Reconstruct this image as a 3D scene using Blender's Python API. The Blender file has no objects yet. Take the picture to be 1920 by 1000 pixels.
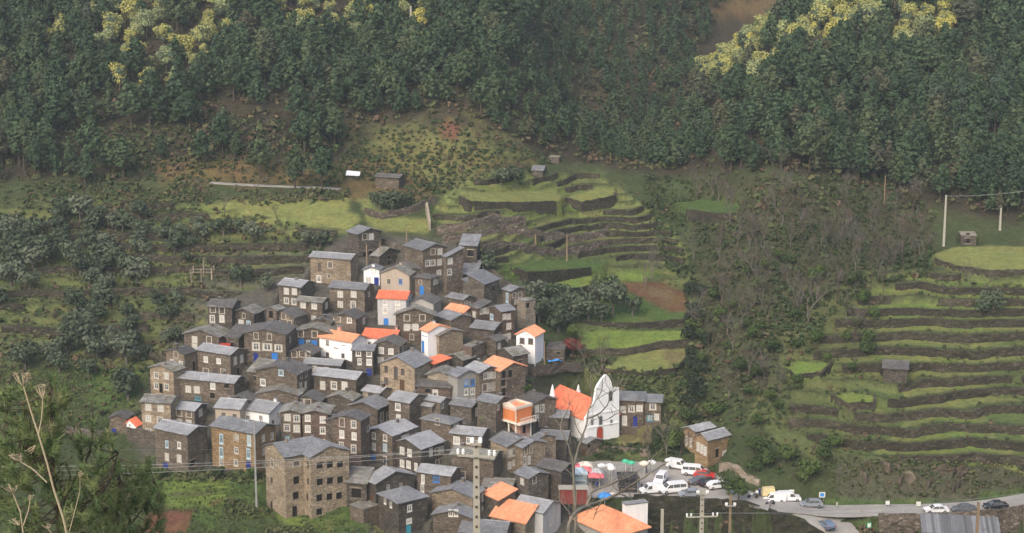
import bpy, bmesh, math, random, re
import numpy as np
from mathutils import Vector, Matrix

R = math.radians
rnd = random.Random(7)
S = bpy.context.scene
COL = S.collection

# ------------------------------------------------------------------ camera
FPX = 3300.0                      # focal length in pixels of a 1920 px wide picture
CAM = np.array([0.0, 0.0, 110.0])
PITCH = R(-12.0)
cd = bpy.data.cameras.new('camera')
cam = bpy.data.objects.new('camera', cd)
COL.objects.link(cam)
cam.location = CAM
cam.rotation_euler = (R(90) + PITCH, 0, 0)
cd.sensor_width = 36.0
cd.lens = 36.0 * FPX / 1920.0
cd.clip_start = 0.5
cd.clip_end = 3000
S.camera = cam

# ------------------------------------------------------------------ world, sun, exposure
SUN_EL, SUN_AZ = R(40), R(205)    # azimuth clockwise from +Y (behind the camera, to its left)
wd = bpy.data.worlds.new('World')
S.world = wd
wd.use_nodes = True
wn = wd.node_tree
bg = wn.nodes['Background']
sky = wn.nodes.new('ShaderNodeTexSky')
sky.sky_type = 'NISHITA'
sky.sun_disc = False
sky.sun_elevation = SUN_EL
sky.sun_rotation = SUN_AZ
sky.air_density = 0.9
sky.dust_density = 4.5
sky.ozone_density = 0.6
wn.links.new(sky.outputs[0], bg.inputs[0])
bg.inputs[1].default_value = 0.15
sd = bpy.data.lights.new('sun', 'SUN')
sd.energy = 0.58
sd.angle = R(40)
sd.color = (1.0, 0.965, 0.90)
so = bpy.data.objects.new('sun', sd)
COL.objects.link(so)
sdir = Vector((math.sin(SUN_AZ) * math.cos(SUN_EL), math.cos(SUN_AZ) * math.cos(SUN_EL), math.sin(SUN_EL)))
so.rotation_euler = sdir.to_track_quat('Z', 'Y').to_euler()
so.location = (-80, 100, 200)
S.view_settings.view_transform = 'Standard'
S.view_settings.look = 'None'
S.view_settings.gamma = 1.0
S.view_settings.use_curve_mapping = False
S.view_settings.exposure = 0.85
HAZE = 0.00017
S.cycles.volume_bounces = 1
S.cycles.max_bounces = 6
S.cycles.diffuse_bounces = 3

# ------------------------------------------------------------------ picture <-> place
CT, ST = math.cos(PITCH), math.sin(PITCH)
def ray(px, py):
    a, b = (px - 960.0) / FPX, (500.0 - py) / FPX
    return np.array([a, CT - b * ST, ST + b * CT])
def ratio(py):
    d = ray(960, py)
    return -d[2] / d[1]
def at_Y(px, py, Y):
    d = ray(px, py)
    return CAM + d * (Y / d[1])
def at_Z(px, py, z):
    d = ray(px, py)
    return CAM + d * ((z - CAM[2]) / d[2])
def project(x, y, z):
    x = np.asarray(x, float); y = np.asarray(y, float); z = np.asarray(z, float) - CAM[2]
    dep = y * CT + z * ST
    up = -y * ST + z * CT
    dep = np.where(dep < 0.1, 0.1, dep)
    return 960 + FPX * x / dep, 500 - FPX * up / dep, dep
def in_poly(px, py, poly):
    px = np.asarray(px, float); py = np.asarray(py, float)
    ins = np.zeros(px.shape, bool)
    n = len(poly)
    for i in range(n):
        x1, y1 = poly[i]; x2, y2 = poly[(i + 1) % n]
        if y1 == y2: continue
        c = ((y1 > py) != (y2 > py)) & (px < (x2 - x1) * (py - y1) / (y2 - y1) + x1)
        ins ^= c
    return ins
def seg_dist(px, py, a, b):
    ax, ay = a[0], a[1]; bx, by = b[0], b[1]
    dx, dy = bx - ax, by - ay
    t = np.clip(((px - ax) * dx + (py - ay) * dy) / max(dx * dx + dy * dy, 1e-9), 0, 1)
    return np.hypot(px - ax - t * dx, py - ay - t * dy), t
def poly_dist(px, py, poly):
    d = np.full(np.shape(px), 1e9)
    for i in range(len(poly)):
        d = np.minimum(d, seg_dist(px, py, poly[i], poly[(i + 1) % len(poly)])[0])
    return d

# cheap smooth noise for building
_nr = np.random.RandomState(3)
_lat = _nr.rand(64, 64)
def vnoise(x, y):
    x = np.asarray(x, float); y = np.asarray(y, float)
    xi = np.floor(x).astype(int); yi = np.floor(y).astype(int)
    fx = x - xi; fy = y - yi
    fx = fx * fx * (3 - 2 * fx); fy = fy * fy * (3 - 2 * fy)
    g = lambda a, b: _lat[a % 64, b % 64]
    return (g(xi, yi) * (1 - fx) + g(xi + 1, yi) * fx) * (1 - fy) + (g(xi, yi + 1) * (1 - fx) + g(xi + 1, yi + 1) * fx) * fy
def fbm(x, y):
    return 0.5 * vnoise(x, y) + 0.3 * vnoise(x * 2.1 + 9, y * 2.1 + 4) + 0.2 * vnoise(x * 4.3 + 3, y * 4.3 + 17)

# ------------------------------------------------------------------ terrain: control points
ctrl = []
def cp(px, py, Y):
    p = at_Y(px, py, Y); ctrl.append((p[0], p[1], p[2]))
def run(px, rows, Y, z, s):
    """control points up one column: from a known point (Y, z) rising with slope s through the given rows"""
    for py in rows:
        r = ratio(py)
        yy = (110 - z + s * Y) / (r + s)
        cp(px, py, yy)
    return yy, 110 - ratio(rows[-1]) * yy
for px in (-350, -100, 80, 230):
    Y, z = run(px, (1000, 920, 830, 740, 650, 560, 470, 400, 350), 305, 2, .40)
    Y, z = run(px, (260, 170, 80, 0, -80), Y, z, .5)
for px in (380, 520):
    Y, z = run(px, (1000, 930, 860, 780, 700, 620, 540, 460), 300, 2, .404)
    Y, z = run(px, (400, 350), Y, z, .30)
    Y, z = run(px, (260, 170, 80, 0, -80), Y, z, .5)
for px in (660, 800, 940):
    Y, z = run(px, (1000, 930, 860, 780, 700, 620, 540, 450), 300, 2, .404)
    Y, z = run(px, (400, 350, 300), Y, z, .25)
    Y, z = run(px, (230, 150, 70, 0, -80), Y, z, .5)
for px in (1080, 1190):
    cp(px, 960, 304); cp(px, 1000, 300)
    cp(px, 880, 322)
    Y, z = run(px, (830,), 327, 4.5, .40)
    Y, z = run(px, (770, 700), 328, 5, .45)
    Y, z = run(px, (640, 570, 500, 400), Y, z, .30)
    Y, z = run(px, (340, 300), Y, z, .30)
    Y, z = run(px, (255, 170, 80, 0, -80), 490, 41, .5)
for py, Y in ((960, 304), (880, 322), (820, 330), (760, 337), (700, 352), (600, 376), (500, 399), (400, 426), (330, 455), (250, 503), (150, 550)):
    cp(1300, py, Y)
run(1300, (70, 0, -80), 565, 62, .5)
for px in (1400, 1480):
    Y, z = run(px, (860,), 306, 0.5, .6)
    Y, z = run(px, (780, 700, 600, 500, 400), Y, z, .42)
    Y, z = run(px, (320, 240, 170), Y, z, .45)
for px in (1620, 1760, 1920, 2200):
    cp(px, 960, 303); cp(px, 938, 307)
    Y, z = run(px, (890, 868), 307, .6, 1.3)
    Y, z = run(px, (800, 700, 600, 512), Y, z, .38)
    cp(px, 466, 391)
    Y, z = run(px, (400, 300, 200, 100, 40), 391, 31, .5)
cp(1480, 95, 468); cp(1560, 40, 480); cp(1640, 0, 492); cp(1760, -60, 508)
for px, py, Y in ((1350, 150, 462), (1420, 110, 468), (1500, 60, 478), (1600, 10, 492)):
    p = at_Y(px, py, Y); ctrl.append((p[0], p[1] + 35, p[2] - 5))
run(1400, (60, 0, -80), 585, 66, .4)
run(1520, (0, -80), 600, 72, .4)
for x in (-200, -100, 0, 100, 200):
    e = abs(x) * .08
    ctrl += [(x, -10, 109 + e), (x, 20, 100.6 + e), (x, 60, 85.5 + e), (x, 95, 69.5 + e), (x, 150, 43 + e), (x, 210, 16 + e),
             (x, 255, -4), (x, 278, -5), (x * 1.2, 680, 150), (x * 1.2, 780, 175)]
ctrl = np.array(ctrl)

def tps_fit(P, lam):
    sc = 100.0
    A = P[:, :2] / sc
    n = len(A)
    d2 = ((A[:, None] - A[None]) ** 2).sum(-1)
    K = np.where(d2 > 0, 0.5 * d2 * np.log(d2 + 1e-12), 0) + lam * np.eye(n)
    Q = np.c_[np.ones(n), A]
    M = np.block([[K, Q], [Q.T, np.zeros((3, 3))]])
    w = np.linalg.solve(M, np.r_[P[:, 2], np.zeros(3)])
    def f(x, y):
        x = np.asarray(x, float) / sc; y = np.asarray(y, float) / sc
        out = w[n] + w[n + 1] * x + w[n + 2] * y
        for i in range(n):
            q = (x - A[i, 0]) ** 2 + (y - A[i, 1]) ** 2
            out = out + w[i] * 0.5 * q * np.log(q + 1e-12)
        return out
    return f
tps = tps_fit(ctrl, 0.004)

def spans(*a):
    out = []
    for lo, hi, st in a:
        out.append(np.arange(lo, hi, st))
    return np.concatenate(out)
XS = np.append(spans((-270, -140, 4), (-140, 140, .5), (140, 270, 4)), 270)
YS = np.append(spans((-20, 276, 4), (276, 430, .5), (430, 470, .8), (470, 560, 1.2), (560, 780, 4)), 780)
# evaluate the spline on a coarse grid, then interpolate (it is very smooth)
cx = np.arange(-280, 284, 4.0); cy = np.arange(-28, 792, 4.0)
GX, GY = np.meshgrid(cx, cy)
CZ = tps(GX, GY)
def bil(xs, ys, Z, x, y):
    i = np.clip(np.searchsorted(xs, x) - 1, 0, len(xs) - 2); j = np.clip(np.searchsorted(ys, y) - 1, 0, len(ys) - 2)
    u = np.clip((x - xs[i]) / (xs[i + 1] - xs[i]), 0, 1); v = np.clip((y - ys[j]) / (ys[j + 1] - ys[j]), 0, 1)
    return (Z[j, i] * (1 - u) + Z[j, i + 1] * u) * (1 - v) + (Z[j + 1, i] * (1 - u) + Z[j + 1, i + 1] * u) * v
TX, TY = np.meshgrid(XS, YS)
Z0 = bil(cx, cy, CZ, TX, TY)
ZB = Z0.copy()                                  # smooth base kept for reference
PX, PY, DEP = project(TX, TY, Z0)

def hit(px, py, Z=None, y0=240.0, y1=760.0):
    """where the line of sight of a pixel meets the ground"""
    Z = ZT if Z is None else Z
    d = ray(px, py)
    yy = np.arange(y0, y1, 0.25)
    xx = d[0] / d[1] * yy; zz = CAM[2] + d[2] / d[1] * yy
    h = bil(XS, YS, Z, xx, yy)
    k = np.nonzero(zz < h)[0]
    k = k[0] if len(k) else len(yy) - 1
    return np.array([xx[k], yy[k], h[k]])
def gz(x, y, Z=None):
    return float(bil(XS, YS, ZT if Z is None else Z, np.array(float(x)), np.array(float(y))))

# ------------------------------------------------------------------ terraces
def mask(poly, feather=0):
    return in_poly(PX, PY, poly)
ZONES = [   # name, polygon (where on the slope), step, landmark text
    ('east', [(1560, 600), (1660, 515), (1720, 508), (1990, 512), (1990, 868), (1800, 872), (1580, 850), (1470, 800), (1480, 690)], 1.75, 'the road on the slope east of the gorge'),
    ('north', [(800, 395), (900, 330), (1120, 325), (1230, 400), (1290, 470), (1280, 520), (1140, 560), (980, 540), (900, 520), (870, 470)], 1.35, 'the hamlet roofs on the slope behind it'),
    ('west', [(-60, 390), (330, 375), (640, 430), (560, 520), (420, 560), (330, 690), (60, 660), (-60, 600)], 1.7, 'the olive grove on its slope'),
]
LEV = np.full(Z0.shape, -1.0)
WOB = lambda x, y: (fbm(x * .04, y * .04) - .5) * 3.4
wn_ = WOB(TX, TY)
ZT = Z0.copy()
for name, poly, step, txt in ZONES:
    m = mask(poly)
    t = (Z0 + wn_) / step
    k = np.floor(t); f = t - k
    prof = np.where(f < .86, .16 * f / .86, .16 + .84 * (f - .86) / .14)
    zq = step * (k + prof) - wn_
    ZT = np.where(m, zq, ZT); LEV = np.where(m, f, LEV)
# ------------------------------------------------------------------ flat fields, plaza and roads cut into the slope
FIELDS = {   # name: (polygon in the picture, wall height at its foot, colour key)
    'meadow': ([(1748, 476), (1790, 463), (1850, 461), (1990, 464), (1990, 506), (1850, 508), (1790, 498), (1756, 487)], 1.8, 'meadow'),
    'gorge_field': ([(1262, 380), (1330, 374), (1395, 388), (1396, 402), (1340, 400), (1280, 392)], 1.4, 'grass'),
    'upper_field': ([(862, 368), (900, 361), (1040, 357), (1060, 366), (1052, 378), (960, 380), (880, 378)], 1.7, 'meadow'),
    'top_field': ([(1060, 371), (1080, 364), (1130, 352), (1156, 357), (1152, 367), (1090, 380)], 1.4, 'meadow'),
    'strip_field': ([(958, 503), (1000, 490), (1100, 486), (1142, 490), (1132, 500), (1060, 507), (990, 511)], 1.4, 'grass'),
    'bright_field': ([(1000, 531), (1080, 520), (1190, 507), (1237, 510), (1200, 523), (1120, 533), (1060, 545), (1010, 545)], 1.2, 'bright'),
    'tilled_field': ([(1160, 527), (1230, 528), (1286, 543), (1292, 580), (1282, 600), (1180, 607), (1092, 604), (1098, 572), (1165, 560)], 1.8, 'grass'),
    'low_field': ([(1084, 627), (1120, 620), (1297, 618), (1300, 636), (1240, 641), (1180, 655), (1094, 656)], 1.6, 'bright'),
    'dry_field': ([(1168, 668), (1240, 653), (1284, 655), (1296, 668), (1265, 690), (1200, 700), (1128, 690)], 1.5, 'meadow'),
    'road_meadow': ([(1470, 690), (1500, 676), (1560, 680), (1540, 700), (1490, 704)], .8, 'bright'),
    'slope_meadow': ([(1560, 742), (1600, 734), (1640, 742), (1640, 755), (1590, 757)], 1., 'bright'),
}
FZ = {}
def to_plan(poly, z):
    return [tuple(at_Z(px, py, z)[:2]) for px, py in poly]
FPLAN = {}
for name, (poly, wh, ck) in FIELDS.items():
    ymid = np.percentile([q[1] for q in poly], 55)
    low = [p for p in poly if p[1] >= ymid]
    H_ = np.array([hit(p[0], p[1], ZB) for p in low]); A_ = np.array([hit(p[0], p[1], ZB) for p in poly])
    sl = np.clip(np.polyfit(H_[:, 0], H_[:, 2], 1)[0], -.16, .16) if np.ptp(H_[:, 0]) > 3 else 0.0
    xm_, ym_ = H_[:, 0].mean(), H_[:, 1].mean(); z = float(H_[:, 2].mean()) + wh * .55
    sy = np.clip(.7 * np.polyfit(A_[:, 1], A_[:, 2] - sl * A_[:, 0], 1)[0], 0, .26)
    fz = lambda x, y, z=z, xm_=xm_, sl=sl, sy=sy, ym_=ym_: z + sl * (x - xm_) + sy * (y - ym_)
    pl = []
    for px, py in poly:
        zz = z
        for _ in range(14):
            q = at_Z(px, py, zz); zz = zz * .4 + .6 * float(fz(q[0], q[1]))
        pl.append((q[0], q[1]))
    FPLAN[name] = (pl, fz, wh)
    m = in_poly(TX, TY, pl)
    d = poly_dist(TX, TY, pl)
    bl = np.clip(1 - d / 2.5, 0, 1)
    zf = fz(TX, TY)
    ZT = np.where(m, zf + .10 * fbm(TX * .3, TY * .3), np.where((~m) & (d < 2.5) & (ZT > zf), zf + (ZT - zf) * (1 - bl) ** .8, ZT))
# the square of the village, flat, and the ground below its retaining wall
PLAZA_Z = 2.0
PLAZA = [(1040, 872), (1120, 864), (1240, 866), (1292, 870), (1345, 890), (1384, 912), (1446, 938), (1440, 958), (1395, 944), (1200, 932), (1110, 934), (1044, 925)]
plz = to_plan(PLAZA, PLAZA_Z)
LOWG = [tuple(at_Z(px, py, zz)[:2]) for px, py, zz in ((1105, 934, 2), (1200, 932.5, 2), (1395, 945, 2), (1440, 959, 1.2), (1496, 978, 0), (1546, 1004, -1.6))]
low_poly = LOWG + [(LOWG[-1][0], 262), (LOWG[0][0], 262)]
m = in_poly(TX, TY, low_poly)
ZT = np.where(m, np.minimum(ZT, -6.5 + .3 * fbm(TX * .2, TY * .2)), ZT)
# roads: centre lines with heights
def line_w(pts):
    return [tuple(at_Z(px, py, z)) for px, py, z in pts]
ROADS = {
    'road': (line_w([(1385, 927, 2.0), (1440, 946, 1.7), (1500, 952, 1.0), (1560, 958, .4), (1640, 957, .2), (1740, 956, .3), (1830, 951, .6), (1900, 942, 1.0), (2050, 915, 1.8)]), 3.0),
    'road_fork': (line_w([(1500, 952, .9), (1532, 963, .4), (1556, 981, -.6), (1572, 1002, -1.9), (1580, 1036, -3.8), (1580, 1075, -6.)]), 4.0),
    'hill_road': (line_w([(300, 338, 0), (420, 347, 0), (520, 350, 0), (600, 353, 0), (636, 355, 0)]), 1.6),
}
_hr = [hit(px, py, ZB) for px, py in ((395, 344), (450, 347), (520, 350), (600, 353), (640, 356))]
ROADS['hill_road'] = ([tuple(p) for p in _hr], 1.1)
LOW2 = [(p[0], p[1] - 3.3) for p in ROADS['road'][0][4:]]
low2 = [(LOW2[0][0] - 1, LOW2[0][1])] + LOW2 + [(LOW2[-1][0], 262), (LOW2[0][0] - 1, 262)]
m2 = in_poly(TX, TY, low2)
ZT = np.where(m2, np.minimum(ZT, -3.2 - .02 * (TX - LOW2[0][0])), ZT)
mp = in_poly(TX, TY, plz)
ZT = np.where(mp, PLAZA_Z, ZT)
ROADMASK = {}
for name, (pts, hw) in ROADS.items():
    best = np.full(TX.shape, 1e9); bz = np.zeros(TX.shape)
    for a, b in zip(pts[:-1], pts[1:]):
        d, t = seg_dist(TX, TY, a, b)
        zz = a[2] + (b[2] - a[2]) * t
        u = d < best
        best = np.where(u, d, best); bz = np.where(u, zz, bz)
    inside = best <= hw + .35
    sh = np.clip((best - hw - .35) / 3.0, 0, 1)
    side = (best < hw + 3.3) & ~inside & ~mp & ~m & ~m2
    ZT = np.where(inside & ~(mp & (name == 'road')), bz, np.where(side, bz + (ZT - bz) * sh, ZT))
    ROADMASK[name] = best

# ------------------------------------------------------------------ small builders
class MB:
    """collects faces, then links them as ONE mesh object"""
    def __init__(s):
        s.v = []; s.f = []; s.mi = []
    def face(s, pts, mi=0):
        n = len(s.v); s.v.extend([tuple(p) for p in pts]); s.f.append(tuple(range(n, n + len(pts)))); s.mi.append(mi)
    def box(s, x0, x1, y0, y1, z0, z1, mi=0, bottom=True):
        P = [(x0, y0, z0), (x1, y0, z0), (x1, y1, z0), (x0, y1, z0), (x0, y0, z1), (x1, y0, z1), (x1, y1, z1), (x0, y1, z1)]
        n = len(s.v); s.v.extend(P)
        F = [(4, 5, 6, 7), (0, 1, 5, 4), (1, 2, 6, 5), (2, 3, 7, 6), (3, 0, 4, 7)] + ([(3, 2, 1, 0)] if bottom else [])
        for q in F: s.f.append(tuple(n + i for i in q)); s.mi.append(mi)
    def hexa(s, P, mi=0):
        n = len(s.v); s.v.extend([tuple(p) for p in P])
        for q in [(4, 5, 6, 7), (0, 1, 5, 4), (1, 2, 6, 5), (2, 3, 7, 6), (3, 0, 4, 7), (3, 2, 1, 0)]:
            s.f.append(tuple(n + i for i in q)); s.mi.append(mi)
    def tube(s, pts, radii, n=6, mi=0, cap=True):
        pts = [Vector(p) for p in pts]
        base = len(s.v); prev = None
        for i, p in enumerate(pts):
            d = (pts[min(i + 1, len(pts) - 1)] - pts[max(i - 1, 0)])
            if d.length < 1e-9: d = Vector((0, 0, 1))
            d.normalize()
            if prev is None:
                a = d.orthogonal().normalized()
            else:
                a = (prev - d * prev.dot(d))
                a = a.normalized() if a.length > 1e-6 else d.orthogonal().normalized()
            prev = a; b = d.cross(a)
            r = radii[i] if hasattr(radii, '__len__') else radii
            for k in range(n):
                t = 2 * math.pi * k / n
                s.v.append(tuple(p + a * (r * math.cos(t)) + b * (r * math.sin(t))))
        for i in range(len(pts) - 1):
            for k in range(n):
                k2 = (k + 1) % n
                s.f.append((base + i * n + k, base + i * n + k2, base + (i + 1) * n + k2, base + (i + 1) * n + k)); s.mi.append(mi)
        if cap:
            e = base + (len(pts) - 1) * n
            s.f.append(tuple(e + k for k in range(n))); s.mi.append(mi)
            s.f.append(tuple(base + n - 1 - k for k in range(n))); s.mi.append(mi)
    def lathe(s, prof, n=12, c=(0, 0, 0), mi=0):
        base = len(s.v)
        for r, z in prof:
            for k in range(n):
                t = 2 * math.pi * k / n
                s.v.append((c[0] + r * math.cos(t), c[1] + r * math.sin(t), c[2] + z))
        for i in range(len(prof) - 1):
            for k in range(n):
                k2 = (k + 1) % n
                s.f.append((base + i * n + k, base + i * n + k2, base + (i + 1) * n + k2, base + (i + 1) * n + k)); s.mi.append(mi)
        s.f.append(tuple(base + (len(prof) - 1) * n + k for k in range(n))); s.mi.append(mi)
    def mesh(s, name, mats):
        me = bpy.data.meshes.new(name)
        me.from_pydata(s.v, [], s.f)
        for m_ in (mats if isinstance(mats, (list, tuple)) else [mats]): me.materials.append(m_)
        if any(s.mi): me.polygons.foreach_set('material_index', s.mi)
        me.update()
        return me
    def build(s, name, mats, parent=None, loc=None):
        o = bpy.data.objects.new(name, s.mesh(name, mats))
        COL.objects.link(o)
        if parent is not None: o.parent = parent
        if loc is not None: o.location = loc
        return o
def np_mesh(name, V, F, mats, attrs=None):
    """V (n,3), F (m,k) arrays -> mesh; attrs: {name: per-vertex float array}"""
    me = bpy.data.meshes.new(name)
    V = np.asarray(V, np.float32); F = np.asarray(F, np.int32)
    k = F.shape[1]
    me.vertices.add(len(V)); me.vertices.foreach_set('co', V.ravel())
    me.loops.add(F.size); me.loops.foreach_set('vertex_index', F.ravel())
    me.polygons.add(len(F)); me.polygons.foreach_set('loop_start', np.arange(len(F), dtype=np.int32) * k)
    try: me.polygons.foreach_set('loop_total', np.full(len(F), k, np.int32))
    except Exception: pass
    for m_ in (mats if isinstance(mats, (list, tuple)) else [mats]): me.materials.append(m_)
    for an, av in (attrs or {}).items():
        a = me.attributes.new(an, 'FLOAT', 'POINT'); a.data.foreach_set('value', np.asarray(av, np.float32).ravel())
    me.update(calc_edges=True)
    return me
def link(name, me, parent=None, loc=None):
    o = bpy.data.objects.new(name, me); COL.objects.link(o)
    if parent is not None: o.parent = parent
    if loc is not None: o.location = loc
    return o
def empty(name, loc, rz=0.0):
    o = bpy.data.objects.new(name, None); COL.objects.link(o)
    o.empty_display_size = .3
    o.location = loc; o.rotation_euler = (0, 0, rz)
    return o
def tag(o, label=None, cat=None, group=None, kind=None):
    if label: o['label'] = label
    if cat: o['category'] = cat
    if group: o['group'] = group
    if kind: o['kind'] = kind
    return o
def copy_tree(o, parent=None):
    c = o.copy(); COL.objects.link(c)
    if parent is not None: c.parent = parent
    for ch in list(o.children): copy_tree(ch, c)
    return c

# ------------------------------------------------------------------ materials
class N:
    """tiny helper to wire shader nodes"""
    def __init__(s, name, rough=.85, spec=.3):
        s.m = bpy.data.materials.new(name); s.m.use_nodes = True
        s.t = s.m.node_tree; s.b = s.t.nodes['Principled BSDF']
        s.b.inputs['Roughness'].default_value = rough
        s.b.inputs['Specular IOR Level'].default_value = spec
    def n(s, typ, **kw):
        x = s.t.nodes.new(typ)
        for k, v in kw.items():
            if k in x.inputs.keys(): s.set(x.inputs[k], v)
            else: setattr(x, k, v)
        return x
    def set(s, inp, v):
        if isinstance(v, bpy.types.NodeSocket): s.t.links.new(v, inp)
        else: inp.default_value = v
    def l(s, a, b): s.t.links.new(a, b)
    def math(s, op, a, b=None, c=None):
        x = s.t.nodes.new('ShaderNodeMath'); x.operation = op
        s.set(x.inputs[0], a)
        if b is not None: s.set(x.inputs[1], b)
        if c is not None: s.set(x.inputs[2], c)
        return x.outputs[0]
    def ramp(s, fac, stops):
        x = s.t.nodes.new('ShaderNodeValToRGB'); e = x.color_ramp.elements
        e[0].position, e[0].color = stops[0][0], (*stops[0][1], 1)
        e[1].position, e[1].color = stops[-1][0], (*stops[-1][1], 1)
        for p, c in stops[1:-1]:
            q = e.new(p); q.color = (*c, 1)
        s.l(fac, x.inputs[0]); return x.outputs[0]
    def mix(s, fac, a, b, mode='MIX'):
        x = s.t.nodes.new('ShaderNodeMix'); x.data_type = 'RGBA'; x.blend_type = mode
        s.set(x.inputs['Factor'], fac)
        for i, v in ((6, a), (7, b)):
            s.set(x.inputs[i], v if isinstance(v, bpy.types.NodeSocket) else (*v, 1))
        return x.outputs[2]
    def val(s, col, v):
        """scale a colour's value by v"""
        x = s.t.nodes.new('ShaderNodeHueSaturation'); s.set(x.inputs['Value'], v); s.set(x.inputs['Color'], col)
        return x.outputs[0]
    def noise(s, vec, scale, detail=3, rough=.55):
        x = s.t.nodes.new('ShaderNodeTexNoise'); x.inputs['Scale'].default_value = scale
        x.inputs['Detail'].default_value = detail; x.inputs['Roughness'].default_value = rough
        if vec is not None: s.l(vec, x.inputs['Vector'])
        return x.outputs[0]
    def bump(s, h, strength, dist):
        x = s.t.nodes.new('ShaderNodeBump'); x.inputs['Strength'].default_value = strength; x.inputs['Distance'].default_value = dist
        s.l(h, x.inputs['Height']); s.l(x.outputs[0], s.b.inputs['Normal'])
    def col(s, c):
        s.set(s.b.inputs['Base Color'], c if isinstance(c, bpy.types.NodeSocket) else (*c, 1)); return s.m
    def objvec(s, scale=(1, 1, 1)):
        tc = s.t.nodes.new('ShaderNodeTexCoord'); oi = s.t.nodes.new('ShaderNodeObjectInfo')
        mp_ = s.t.nodes.new('ShaderNodeMapping'); mp_.inputs['Scale'].default_value = scale
        ad = s.t.nodes.new('ShaderNodeVectorMath'); ad.operation = 'MULTIPLY_ADD'
        s.l(oi.outputs['Random'], ad.inputs[0]); ad.inputs[1].default_value = (61, 37, 23)
        s.l(tc.outputs['Object'], mp_.inputs[0]); s.l(mp_.outputs[0], ad.inputs[2])
        return ad.outputs[0], oi.outputs['Random']

def stone_mat(name, stops, vs=(2.1, 2.1, 4.4), joint=.66):
    k = N(name, .92, .2)
    v, rn = k.objvec(vs)
    vo = k.n('ShaderNodeTexVoronoi'); k.l(v, vo.inputs['Vector']); vo.inputs['Scale'].default_value = 1.0
    ve = k.n('ShaderNodeTexVoronoi'); ve.feature = 'DISTANCE_TO_EDGE'; k.l(v, ve.inputs['Vector']); ve.inputs['Scale'].default_value = 1.0
    sx = k.n('ShaderNodeSeparateColor'); k.l(vo.outputs['Color'], sx.inputs[0])
    c = k.mix(.3, k.ramp(sx.outputs[0], stops), stops[len(stops) // 2][1])
    big = k.noise(v, .16, 4)
    c = k.val(c, k.math('MULTIPLY_ADD', big, 1.3, .38))
    c = k.val(c, k.math('MULTIPLY_ADD', rn, .30, .56))
    jt = k.ramp(ve.outputs['Distance'], [(0.0, (joint, joint, joint)), (.16, (1, 1, 1))])
    c = k.mix(1.0, c, jt, 'MULTIPLY')
    k.col(c)
    h = k.math('ADD', k.math('MINIMUM', ve.outputs['Distance'], .22), k.math('MULTIPLY', sx.outputs[1], .12))
    k.bump(h, .9, .16)
    return k.m
def plaster_mat(name, c, dirt=.25, bump=.2):
    k = N(name, .9, .2)
    v, rn = k.objvec((1, 1, .35))
    nz = k.noise(v, .9, 5, .65)
    f = k.ramp(nz, [(.3, (1 - dirt,) * 3), (.62, (1, 1, 1))])
    k.col(k.mix(1.0, c, f, 'MULTIPLY'))
    k.bump(k.noise(v, 9, 3), bump, .03)
    return k.m
def slate_mat(name, a, b, rough=.55, moss=0.0):
    k = N(name, rough, .45)
    v, rn = k.objvec()
    g = k.n('ShaderNodeNewGeometry')
    c = k.mix(g.outputs['Random Per Island'], a, b)
    big = k.noise(v, .35, 5, .65)
    c = k.val(c, k.math('MULTIPLY_ADD', big, .9, .55))
    if moss: c = k.mix(k.math('MULTIPLY', k.ramp(k.noise(v, .6, 4), [(.48, (0, 0, 0)), (.62, (1, 1, 1))]), moss), c, (.13, .125, .06))
    else: c = k.mix(k.math('MULTIPLY', k.ramp(k.noise(v, .8, 5, .7), [(.58, (0, 0, 0)), (.7, (1, 1, 1))]), .5), c, (.19, .175, .14))
    c = k.val(c, k.math('MULTIPLY_ADD', rn, .3, .85))
    k.col(c); k.bump(k.noise(v, 3.5, 4), .4, .05)
    return k.m
def tile_mat(name, a, b, dark):
    k = N(name, .8, .25)
    v, rn = k.objvec()
    g = k.n('ShaderNodeNewGeometry')
    c = k.mix(g.outputs['Random Per Island'], a, b)
    c = k.mix(k.math('MULTIPLY', k.ramp(k.noise(v, .9, 5, .7), [(.5, (0, 0, 0)), (.72, (1, 1, 1))]), .55), c, dark)
    k.col(c)
    return k.m
def plain(name, c, rough=.6, spec=.4, var=.15, metal=0):
    k = N(name, rough, spec)
    v, rn = k.objvec()
    k.b.inputs['Metallic'].default_value = metal
    k.col(k.val(k.mix(0.0, c, c), k.math('MULTIPLY_ADD', k.noise(v, 2.5, 4), var * 2, 1 - var)))
    return k.m
M = {}
M['dk'] = stone_mat('dark_schist', [(0, (0.068, 0.057, 0.047)), (.4, (0.122, 0.104, 0.085)), (.75, (0.166, 0.140, 0.112)), (1, (0.284, 0.248, 0.206))])
M['br'] = stone_mat('brown_schist', [(0, (0.098, 0.077, 0.059)), (.4, (0.178, 0.141, 0.109)), (.75, (0.230, 0.186, 0.141)), (1, (0.359, 0.300, 0.238))])
M['rd'] = stone_mat('reddish_schist', [(0, (0.084, 0.061, 0.048)), (.4, (0.170, 0.121, 0.093)), (.75, (0.209, 0.150, 0.116)), (1, (0.310, 0.238, 0.193))])
M['tan'] = stone_mat('tan_stone', [(0, (0.208, 0.159, 0.111)), (.4, (0.367, 0.293, 0.204)), (.75, (0.446, 0.354, 0.247)), (1, (0.581, 0.486, 0.366))])
M['pale'] = stone_mat('pale_stone', [(0, (0.278, 0.231, 0.169)), (.4, (0.401, 0.335, 0.247)), (.75, (0.479, 0.401, 0.304)), (1, (0.618, 0.535, 0.424))], joint=.75)
M['honey'] = stone_mat('honey_stone', [(0, (0.244, 0.159, 0.085)), (.4, (0.390, 0.260, 0.138)), (.75, (0.448, 0.311, 0.173)), (1, (0.537, 0.402, 0.250))], joint=.7)
M['white'] = plaster_mat('white_plaster', (.84, .84, .82), .10)
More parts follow.
